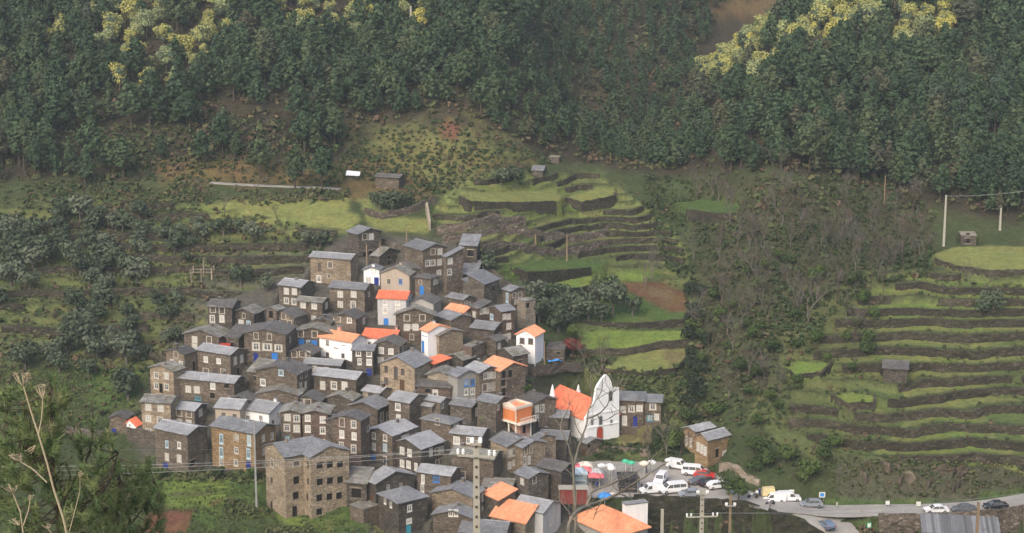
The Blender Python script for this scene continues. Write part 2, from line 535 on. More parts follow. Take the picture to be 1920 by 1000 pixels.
M['beige'] = plaster_mat('beige_plaster', (.43, .36, .285), .16)
M['lgrey'] = plaster_mat('light_grey_plaster', (.50, .50, .49), .25)
M['cem'] = plaster_mat('cement_render', (.40, .385, .35), .3)
M['gcem'] = plaster_mat('grey_cement', (.31, .30, .27), .2)
M['org'] = plaster_mat('orange_plaster', (.68, .23, .085), .15)
M['pink'] = plaster_mat('pink_plaster', (.60, .33, .24), .2)
M['sl'] = slate_mat('light_slate', (.165, .168, .172), (.255, .258, .262), .42)
M['sb'] = slate_mat('pale_slate', (.29, .292, .295), (.385, .387, .39), .45)
M['sd'] = slate_mat('dark_slate', (.085, .08, .074), (.15, .14, .13), .6)
M['sm'] = slate_mat('mossy_slabs', (.17, .16, .14), (.29, .28, .25), .75, .6)
M['or'] = tile_mat('orange_tiles', (.70, .28, .14), (.82, .38, .22), (.46, .21, .12))
M['rr'] = tile_mat('red_tiles', (.70, .17, .085), (.80, .24, .13), (.46, .13, .08))
M['zn'] = tile_mat('zinc_sheet', (.10, .10, .10), (.24, .245, .25), (.09, .08, .07))
M['frame'] = plain('white_frame', (.68, .66, .60), .5, .4, .06)
M['surround'] = plain('pale_surround', (.46, .42, .35), .85, .2, .2)
M['curtain'] = plain('curtained_glass', (.44, .44, .41), .25, .5, .25)
M['glass'] = plain('window_glass', (.10, .105, .11), .12, .6, .3)
M['void'] = plain('painted_dark_interior', (.018, .016, .014), .8, .2, .2)  # near-black colour stands in for the shade inside openings
M['blue'] = plain('blue_paint', (.035, .20, .56), .5, .4, .1)
M['navy'] = plain('dark_blue_paint', (.02, .035, .22), .5, .4, .1)
M['turq'] = plain('turquoise_paint', (.06, .33, .42), .5, .4, .1)
M['paleblue'] = plain('pale_blue_paint', (.42, .55, .62), .5, .4, .08)
M['wood'] = plain('brown_wood', (.10, .055, .032), .7, .3, .25)
M['oldwood'] = plain('weathered_wood', (.23, .17, .11), .8, .2, .25)
M['redpaint'] = plain('red_paint', (.42, .06, .04), .5, .4, .1)
M['maroon'] = plain('maroon_panel', (.19, .035, .03), .6, .3, .1)
M['concrete'] = plain('concrete', (.36, .34, .28), .9, .2, .15)
M['metal'] = plain('galvanised_metal', (.40, .41, .40), .45, .5, .12, .4)
M['rubber'] = plain('black_rubber', (.02, .02, .02), .8, .2, .1)
M['steel'] = plain('wheel_steel', (.35, .35, .36), .4, .5, .1, .6)
M['white_paint'] = plain('white_car_paint', (.78, .78, .77), .3, .5, .03)
M['silver_paint'] = plain('silver_car_paint', (.33, .36, .40), .3, .5, .05, .3)
M['grey_paint'] = plain('grey_car_paint', (.14, .15, .17), .3, .5, .05, .2)
M['black_paint'] = plain('black_car_paint', (.025, .028, .035), .25, .5, .05)
M['red_car'] = plain('red_car_paint', (.50, .035, .03), .3, .5, .05)
M['blue_car'] = plain('steel_blue_car_paint', (.16, .21, .29), .3, .5, .05, .2)
M['cream'] = plain('cream_tarpaulin', (.62, .52, .28), .7, .3, .15)
M['lamp'] = plain('lamp_lens', (.75, .75, .72), .15, .6, .05)
M['tail'] = plain('tail_lens', (.45, .02, .02), .2, .6, .05)
M['pinkcloth'] = plain('pink_canvas', (.78, .17, .19), .8, .2, .12)
M['creamcloth'] = plain('cream_canvas', (.68, .62, .52), .8, .2, .12)
M['whitecloth'] = plain('white_canvas', (.75, .75, .75), .8, .2, .1)
M['bluecloth'] = plain('blue_canvas', (.06, .27, .66), .7, .2, .1)
M['greencloth'] = plain('green_canvas', (.08, .46, .27), .8, .2, .12)
M['blackcloth'] = plain('black_canvas', (.035, .035, .04), .8, .2, .1)
M['skin'] = plain('skin', (.45, .27, .19), .6, .3, .05)
M['hair'] = plain('dark_hair', (.03, .022, .018), .7, .3, .1)
M['denim'] = plain('dark_denim', (.035, .045, .08), .9, .1, .1)
M['drystone'] = stone_mat('dry_stone', [(0, (.040, .036, .024)), (.4, (.075, .066, .045)), (.75, (.10, .086, .060)), (1, (.17, .15, .11))], (1.6, 1.6, 3.2), .4)
M['mosswall'] = stone_mat('mossy_wall_stone', [(0, (.035, .035, .022)), (.4, (.066, .064, .038)), (.75, (.085, .078, .050)), (1, (.15, .135, .095))], (1.5, 1.5, 2.8), .45)
M['rubble'] = stone_mat('rubble_stone', [(0, (0.091, 0.072, 0.055)), (.4, (0.169, 0.137, 0.105)), (.75, (0.229, 0.186, 0.144)), (1, (0.354, 0.307, 0.252))], (1.2, 1.2, 2.2), .45)

# ground: colour of the cover is stored per vertex, the material adds grain
k = N('ground_cover', .95, .1)
at_ = k.n('ShaderNodeAttribute'); at_.attribute_name = 'Col'
tc = k.n('ShaderNodeTexCoord')
g1 = k.noise(tc.outputs['Object'], .9, 6, .7); g2 = k.noise(tc.outputs['Object'], .16, 4); g3 = k.noise(tc.outputs['Object'], 3.2, 4, .7)
c = k.val(at_.outputs['Color'], k.math('MULTIPLY_ADD', g1, 1.5, .25))
c = k.val(c, k.math('MULTIPLY_ADD', g3, .9, .55))
hs = k.n('ShaderNodeHueSaturation'); k.l(c, hs.inputs['Color']); k.l(k.math('MULTIPLY_ADD', g2, .10, .45), hs.inputs['Hue'])
k.col(hs.outputs[0]); k.bump(k.math('ADD', g1, k.math('MULTIPLY', g3, .4)), 1.0, .7)
M['ground'] = k.m
k = N('worn_asphalt', .9, .25)
tc = k.n('ShaderNodeTexCoord')
a = k.noise(tc.outputs['Object'], .25, 5, .6); b_ = k.noise(tc.outputs['Object'], 6, 3)
c = k.ramp(a, [(.3, (.26, .245, .22)), (.55, (.33, .31, .28)), (.75, (.38, .355, .315))])
k.col(k.val(c, k.math('MULTIPLY_ADD', b_, .3, .85))); k.bump(b_, .3, .03)
M['asphalt'] = k.m

def foliage_mat(name, stops, rough=.8, trans=.0):
    k = N(name, rough, .15)
    oi = k.n('ShaderNodeObjectInfo'); at = k.n('ShaderNodeAttribute'); at.attribute_name = 'tone'
    g = k.n('ShaderNodeNewGeometry')
    t = k.math('FRACT', k.math('ADD', oi.outputs['Random'], at.outputs['Fac']))
    c = k.ramp(t, stops)
    c = k.val(c, k.math('MULTIPLY_ADD', g.outputs['Random Per Island'], .5, .75))
    k.col(c)
    return k.m
M['pine'] = foliage_mat('pine_needles', [(0, (.032, .056, .028)), (.35, (.042, .072, .034)), (.7, (.056, .086, .040)), (.88, (.072, .096, .044)), (.95, (.080, .076, .044)), (1, (.048, .074, .046))])
M['olive'] = foliage_mat('olive_leaves', [(0, (.050, .068, .038)), (.5, (.074, .096, .056)), (1, (.11, .13, .084))])
M['mimosa'] = foliage_mat('mimosa_blossom', [(0, (0.4000, 0.3700, 0.0900)), (.4, (0.3200, 0.3300, 0.1200)), (.75, (0.2300, 0.2700, 0.1300)), (1, (0.4500, 0.4000, 0.0900))])
M['mimosa_leaf'] = foliage_mat('mimosa_leaves', [(0, (.06, .09, .06)), (1, (.10, .135, .09))])
M['leaf'] = foliage_mat('broad_leaves', [(0, (0.0382, 0.0595, 0.0187)), (.5, (0.0553, 0.0850, 0.0238)), (1, (0.0808, 0.1148, 0.0298))])
M['darkleaf'] = foliage_mat('dark_leaves', [(0, (.022, .034, .018)), (1, (.04, .055, .026))])
M['fresh'] = foliage_mat('fresh_leaves', [(0, (.09, .17, .03)), (1, (.13, .21, .04))])
M['redleaf'] = foliage_mat('red_leaves', [(0, (.16, .035, .03)), (1, (.22, .06, .045))])
M['twig'] = foliage_mat('bare_twigs', [(0, (0.0855, 0.0675, 0.0540)), (.4, (0.1125, 0.0900, 0.0720)), (.75, (0.1080, 0.0972, 0.0828)), (1, (0.1485, 0.1305, 0.1125))])
M['scrub'] = foliage_mat('scrub_leaves', [(0, (.034, .052, .020)), (.25, (.052, .072, .026)), (.45, (.080, .098, .036)), (.6, (.10, .098, .044)), (.72, (.066, .090, .032)), (.85, (.125, .085, .054)), (1, (.046, .066, .028))])
M['grassblade'] = foliage_mat('grass_blades', [(0, (.075, .11, .03)), (.5, (.10, .14, .038)), (1, (.15, .15, .06))])
M['bark'] = plain('bark', (.085, .065, .05), .95, .1, .35)
M['palebark'] = plain('pale_bark', (.145, .125, .105), .95, .1, .3)
M['stalk'] = plain('dry_stalk', (.40, .33, .22), .8, .2, .15)
M['lichenbark'] = plain('lichen_bark', (.19, .175, .14), .95, .1, .4)


def smooth_line(pts, step=1.5):
    P = [np.array(p) for p in pts]; out = []
    for i in range(len(P) - 1):
        p0 = P[max(i - 1, 0)]; p1 = P[i]; p2 = P[i + 1]; p3 = P[min(i + 2, len(P) - 1)]
        n = max(2, int(np.linalg.norm(p2 - p1) / step))
        for k_ in range(n):
            t = k_ / n
            out.append(.5 * ((2 * p1) + (p2 - p0) * t + (2 * p0 - 5 * p1 + 4 * p2 - p3) * t * t + (3 * p1 - p0 - 3 * p2 + p3) * t ** 3))
    out.append(P[-1]); return out

# ------------------------------------------------------------------ windows and doors: unit meshes, shared
def bars(mb, w, y0, y1, mull=True, cross=True):
    mb.box(0 - .5, -.5 + w, y0, y1, 0, 1); mb.box(.5 - w, .5, y0, y1, 0, 1)
    mb.box(-.5 + w, .5 - w, y0, y1, 0, w * .8); mb.box(-.5 + w, .5 - w, y0, y1, 1 - w * .8, 1)
    if mull: mb.box(-.035, .035, y0 + .01, y1, w * .8, 1 - w * .8)
    if cross: mb.box(-.5 + w, .5 - w, y0 + .013, y1 - .004, .62, .665)
def frame_mesh(nm, fm, style):
    mb = MB()
    if style == 'surround':          # pale lime band round the opening, frame set back in it
        mb.box(-.66, -.5, -.03, .02, -.02, 1.1); mb.box(.5, .66, -.03, .02, -.02, 1.1)
        mb.box(-.5, .5, -.03, .02, 1.0, 1.1); mb.box(-.7, .7, -.07, .02, -.12, -.02)
        n0 = len(mb.f); bars(mb, .12, .05, .11)
        for i in range(n0, len(mb.f)): mb.mi[i] = 1
        return mb.mesh(nm, [M['surround'], fm])
    if style == 'plain':
        bars(mb, .11, .02, .09); mb.box(-.6, .6, -.06, .0, -.09, -.005)
        return mb.mesh(nm, [fm])
    if style == 'big':               # large white frame
        bars(mb, .17, -.025, .08); mb.box(-.58, .58, -.07, -.026, -.08, .0)
        return mb.mesh(nm, [fm])
    if style == 'open':              # bare opening with a lintel slab
        mb.box(-.64, .64, -.05, .03, 1.0, 1.14); mb.box(-.58, .58, -.04, .03, -.1, 0)
        return mb.mesh(nm, [fm])
def pane_mesh(nm, m_, y=.07):
    mb = MB(); mb.face([(-.46, y, .04), (.46, y, .04), (.46, y, .96), (-.46, y, .96)]); return mb.mesh(nm, m_)
FR = {'w': frame_mesh('window_frame', M['frame'], 'surround'), 'b': frame_mesh('window_frame', M['frame'], 'big'),
      't': frame_mesh('window_frame', M['oldwood'], 'surround'), 'd': frame_mesh('window_frame', M['pale'], 'open'),
      'u': frame_mesh('window_frame', M['blue'], 'plain'), 'p': frame_mesh('window_frame', M['wood'], 'plain'), 's': frame_mesh('window_frame', M['paleblue'], 'big'), 'q': frame_mesh('window_frame', M['turq'], 'plain')}
PANE = {'c': pane_mesh('pane', M['curtain']), 'g': pane_mesh('pane', M['glass']), 'v': pane_mesh('pane', M['void'], .16)}  # 'v' is no glass: a dark sheet painted as shade in bare openings
def door_mesh(nm, m_, fm):
    mb = MB()
    mb.box(-.5, -.42, -.03, .1, 0, 1); mb.box(.42, .5, -.03, .1, 0, 1); mb.box(-.42, .42, -.03, .1, .95, 1)
    for i in range(4): mb.box(-.42 + i * .21 + .008, -.21 + i * .21 - .008, .03 + (i % 2) * .008, .09, 0.01, .95, 1)
    mb.box(-.42, .42, .018, .03, .2, .25, 1); mb.box(-.42, .42, .018, .03, .7, .75, 1)
    mb.box(-.62, .62, -.12, .1, -.06, 0, 2)
    return mb.mesh(nm, [fm, m_, M['pale']])
DOOR = {'D': door_mesh('door', M['blue'], M['blue']), 'N': door_mesh('door', M['navy'], M['navy']), 'B': door_mesh('door', M['wood'], M['wood']),
        'T': door_mesh('door', M['turq'], M['turq']), 'V': door_mesh('door', M['void'], M['oldwood']), 'W': door_mesh('door', M['frame'], M['frame']), 'R': door_mesh('door', M['redpaint'], M['surround'])}

# ------------------------------------------------------------------ roofs
def slab_rows(mb, A, B, C, D, row=.42, wid=.62, lift=.03, r=None, mi=0, jag=.05):
    """A, B eave left/right; D, C ridge left/right: courses of overlapping slabs laid from the eave up"""
    A, B, C, D = map(Vector, (A, B, C, D)); r = r or rnd
    n = (B - A).cross(D - A)
    if n.length < 1e-6: return
    n.normalize()
    if n.z < 0: n = -n
    L = max((D - A).length, (C - B).length); rows = max(2, int(L / row))
    for i in range(rows):
        t0 = max(0, i / rows - .012); t1 = min(1, (i + 1.22) / rows)
        a0, b0 = A.lerp(D, t0), B.lerp(C, t0); a1, b1 = A.lerp(D, t1), B.lerp(C, t1)
        w0 = (b0 - a0).length
        if w0 < .12: continue
        u = -r.random() * .5 * wid / w0
        down = (a0 - a1).normalized() if (a0 - a1).length > 1e-6 else Vector((0, 0, 0))
        while u < 1:
            du = wid * r.uniform(.6, 1.45) / w0
            u0, u1 = max(0, u), min(1, u + du)
            u += du
            if u1 - u0 < .02: continue
            th = lift * r.uniform(.7, 1.9); j = r.uniform(-jag, jag) if i else r.uniform(-jag, jag * 1.6)
            p0, p1 = a0.lerp(b0, u0 + .004) + down * j, a0.lerp(b0, u1 - .004) + down * (j + r.uniform(-.02, .02))
            q0, q1 = a1.lerp(b1, u0 + .004), a1.lerp(b1, u1 - .004)
            z0 = n * (th + .035); z1 = n * .006
            k0 = len(mb.v)
            mb.v += [tuple(p0 + z0), tuple(p1 + z0), tuple(q1 + z1), tuple(q0 + z1), tuple(p0), tuple(p1)]
            mb.f += [(k0, k0 + 1, k0 + 2, k0 + 3), (k0 + 4, k0 + 5, k0 + 1, k0), (k0 + 5, k0 + 2, k0 + 1), (k0 + 4, k0, k0 + 3)]
            mb.mi += [mi] * 4
def tile_strips(mb, A, B, C, D, pitch=.26, h=.075, mi=0, tl=.9):
    """barrel tiles: half-round courses running from eave to ridge, in tile-long steps"""
    A, B, C, D = map(Vector, (A, B, C, D))
    n = (B - A).cross(D - A)
    if n.length < 1e-6: return
    n.normalize()
    if n.z < 0: n = -n
    W = (B - A).length; k = max(3, int(W / pitch)); L = max((D - A).length, .5); m_ = max(1, int(L / tl))
    for i in range(k):
        u0, u1 = i / k, (i + 1) / k
        for j in range(m_):
            t0, t1 = max(0, j / m_ - .01), (j + 1) / m_
            jt = rnd.uniform(-.015, .02)
            P = []
            for t, dz in ((t0, .03), (t1, .0)):
                a, b = A.lerp(D, t), B.lerp(C, t)
                for uu, hh in ((u0 + .02 / k, 0), (u0 + .3 / k, h), (u0 + .7 / k, h), (u1 - .02 / k, 0)):
                    P.append(tuple(a.lerp(b, uu) + n * (hh + dz + .01 + jt)))
            q = len(mb.v); mb.v += P
            for s_ in range(3): mb.f.append((q + s_, q + s_ + 1, q + 5 + s_, q + 4 + s_)); mb.mi.append(mi)
            mb.f.append((q, q + 1, q + 2, q + 3)); mb.mi.append(mi)
def plane_slab(mb, P, th=.11):
    """thick board under a roof plane given as 3 or 4 points (top face)"""
    P = [Vector(p) for p in P]
    dz = Vector((0, 0, -th)); n = len(P)
    mb.face([p for p in P]); mb.face([p + dz for p in P][::-1])
    for i in range(n):
        a, b = P[i], P[(i + 1) % n]
        mb.face([a, a + dz, b + dz, b])

# ------------------------------------------------------------------ houses
ZH = ZT.copy()
def carve(h, mg=1.9, full=False):
    """level ground in front of a house, cut into the slope"""
    lx = (TX - h.C[0]) * h.ex[0] + (TY - h.C[1]) * h.ex[1]; ly = (TX - h.C[0]) * h.ey[0] + (TY - h.C[1]) * h.ey[1]
    m_ = (lx > -h.W - (mg if full else .6)) & (lx < mg) & (ly > -mg) & (ly < h.D + (mg if full else -.8))
    ZT[m_] = np.minimum(ZT[m_], h.C[2] + .03)
HOUSES = []
class House: pass
def solve_t(C, v, px):
    """how far along v from C one has to go for the point to stand at picture column px"""
    dC = (C - CAM)[1] * CT + (C - CAM)[2] * ST; dv = v[1] * CT + v[2] * ST; k_ = px - 960
    return (k_ * dC - FPX * C[0]) / (FPX * v[0] - k_ * dv)
def solve_z(C, py):
    r = ratio(py)
    # row depends on y only for a fixed column of the picture
    return CAM[2] - r * C[1]
WIN = re.compile(r'([\d.]+),([\d.]+)(?:,([\d.]+),([\d.]+))?([a-zA-Z]*)')
def wall_face(mb, f, W, he, top, opens, depth, reveal=.22):
    """front of one wall: f(u, z, out) gives a point; top: list of (u, z) along the upper edge; opens: (u0, u1, z0, z1) cut right through"""
    us = sorted(set([p[0] for p in top] + [0, W] + [x for o in opens for x in o[:2]]))
    def h(u):
        for (a, za), (b, zb) in zip(top[:-1], top[1:]):
            if a - 1e-6 <= u <= b + 1e-6: return za + (zb - za) * (u - a) / max(b - a, 1e-6)
        return top[-1][1]
    for a, b in zip(us[:-1], us[1:]):
        if b - a < 1e-5: continue
        mid = (a + b) / 2
        here = sorted([o for o in opens if o[0] < mid < o[1]], key=lambda o: o[2])
        z = -depth
        for o in here:
            if o[2] > z + 1e-5: mb.face([f(a, z, 0), f(b, z, 0), f(b, o[2], 0), f(a, o[2], 0)])
            z = o[3]
        mb.face([f(a, z, 0), f(b, z, 0), f(b, h(b), 0), f(a, h(a), 0)])
    for u0, u1, z0, z1 in opens:
        mb.face([f(u0, z0, 0), f(u0, z1, 0), f(u0, z1, -reveal), f(u0, z0, -reveal)])
        mb.face([f(u1, z1, 0), f(u1, z0, 0), f(u1, z0, -reveal), f(u1, z1, -reveal)])
        mb.face([f(u0, z1, 0), f(u1, z1, 0), f(u1, z1, -reveal), f(u0, z1, -reveal)])
        mb.face([f(u0, z0, 0), f(u0, z0, -reveal), f(u1, z0, -reveal), f(u1, z0, 0)])
        mb.face([f(u0, z0, -reveal), f(u0, z1, -reveal), f(u1, z1, -reveal), f(u1, z0, -reveal)])
def put_openings(root, items, face, pane_rng):
    """face: (origin, udir, rot) in house space; items: (u, z, w, h, style)"""
    org, ud, rot = face
    for u, z, w, h, st in items:
        loc = (org[0] + ud[0] * u, org[1] + ud[1] * u, z)
        if st in DOOR:
            o = link('door', DOOR[st], root, loc)
        else:
            kind = st if st in FR else 'w'
            o = link('window', FR[kind], root, loc)
            pk = 'v' if kind == 'd' else ('c' if (kind in 'bw' and pane_rng.random() < .62) or pane_rng.random() < .25 else 'g')
            link('pane', PANE[pk], o)
        o.rotation_euler = (0, 0, rot); o.scale = (w, 1, h)
SPECS = []
def HQ(*a, **kw): SPECS.append((a, kw))
def HS(label, x0, xm, x1, ye, yb, th, roof, wall, rmat, wins='', name='stone_house', cat='house', D=None, W=None, pitch=20, oh=.32, ch=(), dep=4.0, slab=None, zoff=0, win='w', size=(1.0, 1.22), group=None, Y=None, tune=True, fix=False):
    h = House()
    if roof in ('gR', 'sF', 'h') and cat == 'house' and tune:
        q_ = .76
        if D: D *= q_
        if x1 - xm > 5: th = math.degrees(math.asin(min(.8, math.sin(R(th)) / q_)))
        pitch *= .88
    elif roof == 'gL' and D and tune: D *= .64
    elif roof == 'gL' and tune and x1 - xm > 5: th = math.degrees(math.asin(min(.8, math.sin(R(th)) / .78)))
    th_ = R(th); hr = random.Random(int(x0 * 13 + ye * 7))
    if Y is None:
        C = hit(xm, yb, ZH)
    else:
        C = at_Y(xm, yb, Y)
    C = np.array([C[0], C[1], C[2] + zoff])
    ex = np.array([math.cos(th_), -math.sin(th_), 0]); ey = np.array([math.sin(th_), math.cos(th_), 0])
    he = solve_z(C, ye) - C[2]
    top = np.array([C[0], C[1], C[2] + he * .6])
    W = W or max(1.2, -solve_t(top, ex, x0) if xm - x0 > 2 else 5)
    D = D or (max(2.2, solve_t(top, ey, x1)) if x1 - xm > 2 else 6)
    W = min(W, 26); D = min(D, 22)
    root = empty(name, tuple(C), -th_)
    tag(root, label, cat, group)
    h.root, h.W, h.D, h.he, h.C, h.ex, h.ey = root, W, D, he, C, ex, ey
    tp = math.tan(R(pitch))
    # ---- openings from picture positions
    left, right = [], []
    for mt in WIN.finditer(wins):
        px, py = float(mt[1]), float(mt[2])
        w, hh = (float(mt[3]), float(mt[4])) if mt[3] else size
        st = mt[5] or win
        if st in DOOR and not mt[3]: w, hh = 1.0, 2.0
        d = ray(px, py)
        n = ey if px <= xm else ex
        t = np.dot(C - CAM, n) / np.dot(d, n)
        p = CAM + d * t - C
        if px <= xm: left.append([np.dot(p, ex) + W, p[2] - hh / 2, w, hh, st])
        else: right.append([np.dot(p, ey), p[2] - hh / 2, w, hh, st])
    def tidy(L, span):
        ok = []
        for u, z, w, hh, st in L:
            w = min(w, span * .8)
            u = min(max(u, w / 2 + .2), span - w / 2 - .2)
            if all(abs(u - q[0]) > (w + q[2]) / 2 + .03 or z > q[1] + q[3] + .03 or q[1] > z + hh + .03 for q in ok): ok.append([u, z, w, hh, st])
        return ok
    left, right = tidy(left, W), tidy(right, D)
    # ---- roof planes and the wall tops that meet them
    topL = [(0, he), (W, he)]; topR = [(0, he), (D, he)]; topB = None
    o = oh; planes = []; gable = None
    if roof == 'gL':
        rise = W / 2 * tp; topL = [(0, he), (W / 2, he + rise), (W, he)]
        ze = he - o * tp
        planes = [((-W - o, D + o, ze), (-W - o, -o, ze), (-W / 2, -o, he + rise), (-W / 2, D + o, he + rise)), ((o, -o, ze), (o, D + o, ze), (-W / 2, D + o, he + rise), (-W / 2, -o, he + rise))]
    elif roof == 'gR':
        rise = D / 2 * tp; topR = [(0, he), (D / 2, he + rise), (D, he)]
        ze = he - o * tp
        planes = [((-W - o, -o, ze), (o, -o, ze), (o, D / 2, he + rise), (-W - o, D / 2, he + rise)), ((o, D + o, ze), (-W - o, D + o, ze), (-W - o, D / 2, he + rise), (o, D / 2, he + rise))]
    elif roof == 'h':
        m_ = min(W, D) / 2; rise = m_ * tp; ze = he - o * tp
        a, b, c, d = (-W - o, -o, ze), (o, -o, ze), (o, D + o, ze), (-W - o, D + o, ze)
        if W >= D: r0, r1 = (-W + m_, D / 2, he + rise), (-m_, D / 2, he + rise)
        else: r0, r1 = (-W / 2, m_, he + rise), (-W / 2, D - m_, he + rise)
        if W >= D: planes = [(a, b, r1, r0), (b, c, r1, r1), (c, d, r0, r1), (d, a, r0, r0)]
        else: planes = [(a, b, r0, r0), (b, c, r1, r0), (c, d, r1, r1), (d, a, r0, r1)]
    elif roof == 'sF':
        ze = he - o * tp; zt = he + (D + o) * tp; topR = [(0, he), (D, he + D * tp)]
        planes = [((-W - o, -o, ze), (o, -o, ze), (o, D + o, zt), (-W - o, D + o, zt))]
    elif roof == 'sR':
        ze = he - o * tp; zt = he + (W + o) * tp; topL = [(0, he + W * tp), (W, he)]
        planes = [((o, -o, ze), (o, D + o, ze), (-W - o, D + o, zt), (-W - o, -o, zt))]
    elif roof == 'f':
        planes = [((-W - .1, -.1, he), (.1, -.1, he), (.1, D + .1, he), (-W - .1, D + .1, he))]
    h.planes = planes
    def cut(L, span, top):
        res = []
        lim = min(t[1] for t in top) - .12
        for u, z, w, hh, st in L:
            if z + hh < lim and st not in 'XY': res.append((u - w / 2, u + w / 2, z, z + hh))
        return res
    fl = lambda u, z, q: (-W + u, -q, z)
    fr = lambda u, z, q: (q, u, z)
    mb = MB()
    cl, cr = cut(left, W, topL), cut(right, D, topR)
    wall_face(mb, fl, W, he, topL, cl, dep); wall_face(mb, fr, D, he, topR, cr, dep)
    # back and far side
    tb = [(0, topR[-1][1]), (W, topR[-1][1])] if roof != 'gL' and roof != 'sR' else [(W - u, z) for u, z in topL[::-1]]
    bk = [(0 - u, D, z) for u, z in (topL[::-1] if False else [])]
    zD = topR[-1][1]
    if roof in ('gL', 'sR'):
        pts = [(-W + u, D, z) for u, z in topL]
        mb.face([(0, D, -dep), (-W, D, -dep)] + pts)
    else:
        mb.face([(0, D, -dep), (-W, D, -dep), (-W, D, zD), (0, D, zD)])
    if roof in ('gR', 'sF'):
        pts = [(-W, u, z) for u, z in topR]
        mb.face([(-W, D, -dep), (-W, 0, -dep)] + pts)
    else:
        zl = topL[0][1]
        mb.face([(-W, D, -dep), (-W, 0, -dep), (-W, 0, zl), (-W, D, zl)])
    wo = mb.build('wall', M[wall], root)
    # ---- roof
    tiles = rmat in ('or', 'rr', 'zn')
    rb, sb = MB(), MB()
    for P in planes:
        Q = []
        for p in P:
            if not Q or (Vector(p) - Vector(Q[-1])).length > 1e-4: Q.append(p)
        up = [(p[0], p[1], p[2] + .13) for p in Q]
        plane_slab(rb, up)
        A, B, C_, D_ = [(p[0], p[1], p[2] + .13) for p in P]
        if rmat == 'zn': tile_strips(sb, A, B, C_, D_, .45, .05, tl=40)
        elif tiles: tile_strips(sb, A, B, C_, D_)
        elif rmat == 'sm': slab_rows(sb, A, B, C_, D_, .55, .95, .05, hr, jag=.13)
        else: slab_rows(sb, A, B, C_, D_, .40, .62, .03, hr, jag=.06)
    under = {'or': 'or', 'rr': 'rr', 'zn': 'zn'}.get(rmat, 'sd')
    ro = rb.build('roof', M[under], root)
    so_ = sb.build('tile' if tiles else 'slate', M[rmat], ro); so_['kind'] = 'stuff'
    # ridge
    if roof in ('gL', 'gR'):
        r0, r1 = planes[0][3], planes[0][2]
        q = MB(); r0v, r1v = Vector(r0), Vector(r1); n_ = max(3, int((r1v - r0v).length / .55))
        for i in range(n_):
            a, b = r0v.lerp(r1v, i / n_), r0v.lerp(r1v, (i + .96) / n_)
            dz = Vector((0, 0, .15 + hr.uniform(-.015, .03)))
            sdv = (b - a).normalized().cross(Vector((0, 0, 1))) * .2
            lo = Vector((0, 0, -.08))
            q.face([a + dz - sdv + lo, b + dz - sdv + lo, b + dz + Vector((0, 0, .07)), a + dz + Vector((0, 0, .07))])
            q.face([a + dz + Vector((0, 0, .07)), b + dz + Vector((0, 0, .07)), b + dz + sdv + lo, a + dz + sdv + lo])
        rg = q.build('ridge', M[rmat if tiles or rmat == 'sm' else ('sb' if rmat == 'sb' and hr.random() < .3 else rmat)], ro)
    put_openings(root, left, ((-W, 0), (1, 0), 0.0), hr)
    put_openings(root, right, ((0, 0), (0, 1), R(90)), hr)
    if not ch and cat == 'house' and roof in ('gL', 'gR') and hr.random() < .4:      # most houses show a small stone stack
        f_ = hr.choice((.15, .3, .7, .85)); q = MB(); s_ = hr.uniform(.2, .3); rise_ = (D if roof == 'gR' else W) / 2 * tp
        lx, ly = (-W * f_, D / 2 + .3) if roof == 'gR' else (-W / 2 + .3, D * f_)
        zt = he + rise_ + hr.uniform(.5, .8)
        q.box(-s_, s_, -s_ * .8, s_ * .8, he * .8, zt - .2, 0, False)
        for sx in (-1, 1): q.box(sx * s_ * .8 - .06, sx * s_ * .8 + .06, -s_ * .7, s_ * .7, zt - .2, zt - .06)
        q.box(-s_ - .08, s_ + .08, -s_ * .8 - .08, s_ * .8 + .08, zt - .06, zt, 1)
        q.build('chimney', [M[wall], M['sl']], root, (lx, ly, 0))
    # ---- chimneys, given by the picture position of their top
    for c_ in ch:
        px, py = c_[:2]; cm = c_[2] if len(c_) > 2 else wall; sz = c_[3] if len(c_) > 3 else .6
        d = ray(px, py); n, off = (ex, -W / 2) if roof in ('gL', 'sR') else (ey, D / 2)
        base_p = C + n * off
        t = np.dot(base_p - CAM, n) / np.dot(d, n); p = CAM + d * t - C
        lx, ly, lz = np.dot(p, ex), np.dot(p, ey), p[2]
        lx = min(max(lx, -W + .4), -.4); ly = min(max(ly, .4), D - .4)
        zt = max(lz, he + .9); q = MB(); s_ = sz / 2
        z0 = he * .8
        q.box(-s_, s_, -s_ * .8, s_ * .8, z0, zt - .25, 0, False)
        for sx in (-1, 1): q.box(sx * s_ * .8 - .08, sx * s_ * .8 + .08, -s_ * .7, s_ * .7, zt - .25, zt - .07)
        q.box(-s_ - .09, s_ + .09, -s_ * .8 - .09, s_ * .8 + .09, zt - .07, zt, 1)
        q.build('chimney', [M[cm], M['sl']], root, (lx, ly, 0))
    h.px = (x0, xm, x1, ye, yb)
    HOUSES.append(h)
    if Y is None and cat not in ('church',): carve(h)
    return h

def build_specs():
    """where the foot of a house is hidden by the roofs before it, the house stands lower on the slope: find how far"""
    for a, kw in SPECS:
        x0, x1, ye, yb = a[1], a[3], a[4], a[5]
        rr = 1e9
        for b, kb in SPECS:
            if b[4] <= ye + 14: continue
            ov = min(x1, b[3]) - max(x0, b[1])
            if ov < .3 * (x1 - x0): continue
            rr = min(rr, b[4] - 9 - .08 * (b[3] - b[1]))
        if yb + 34 > rr > yb - 4 and 'Y' not in kw and 'fix' not in kw:
            a = list(a); a[5] = min(yb + 30, rr + 9)
        HS(*a, **kw)

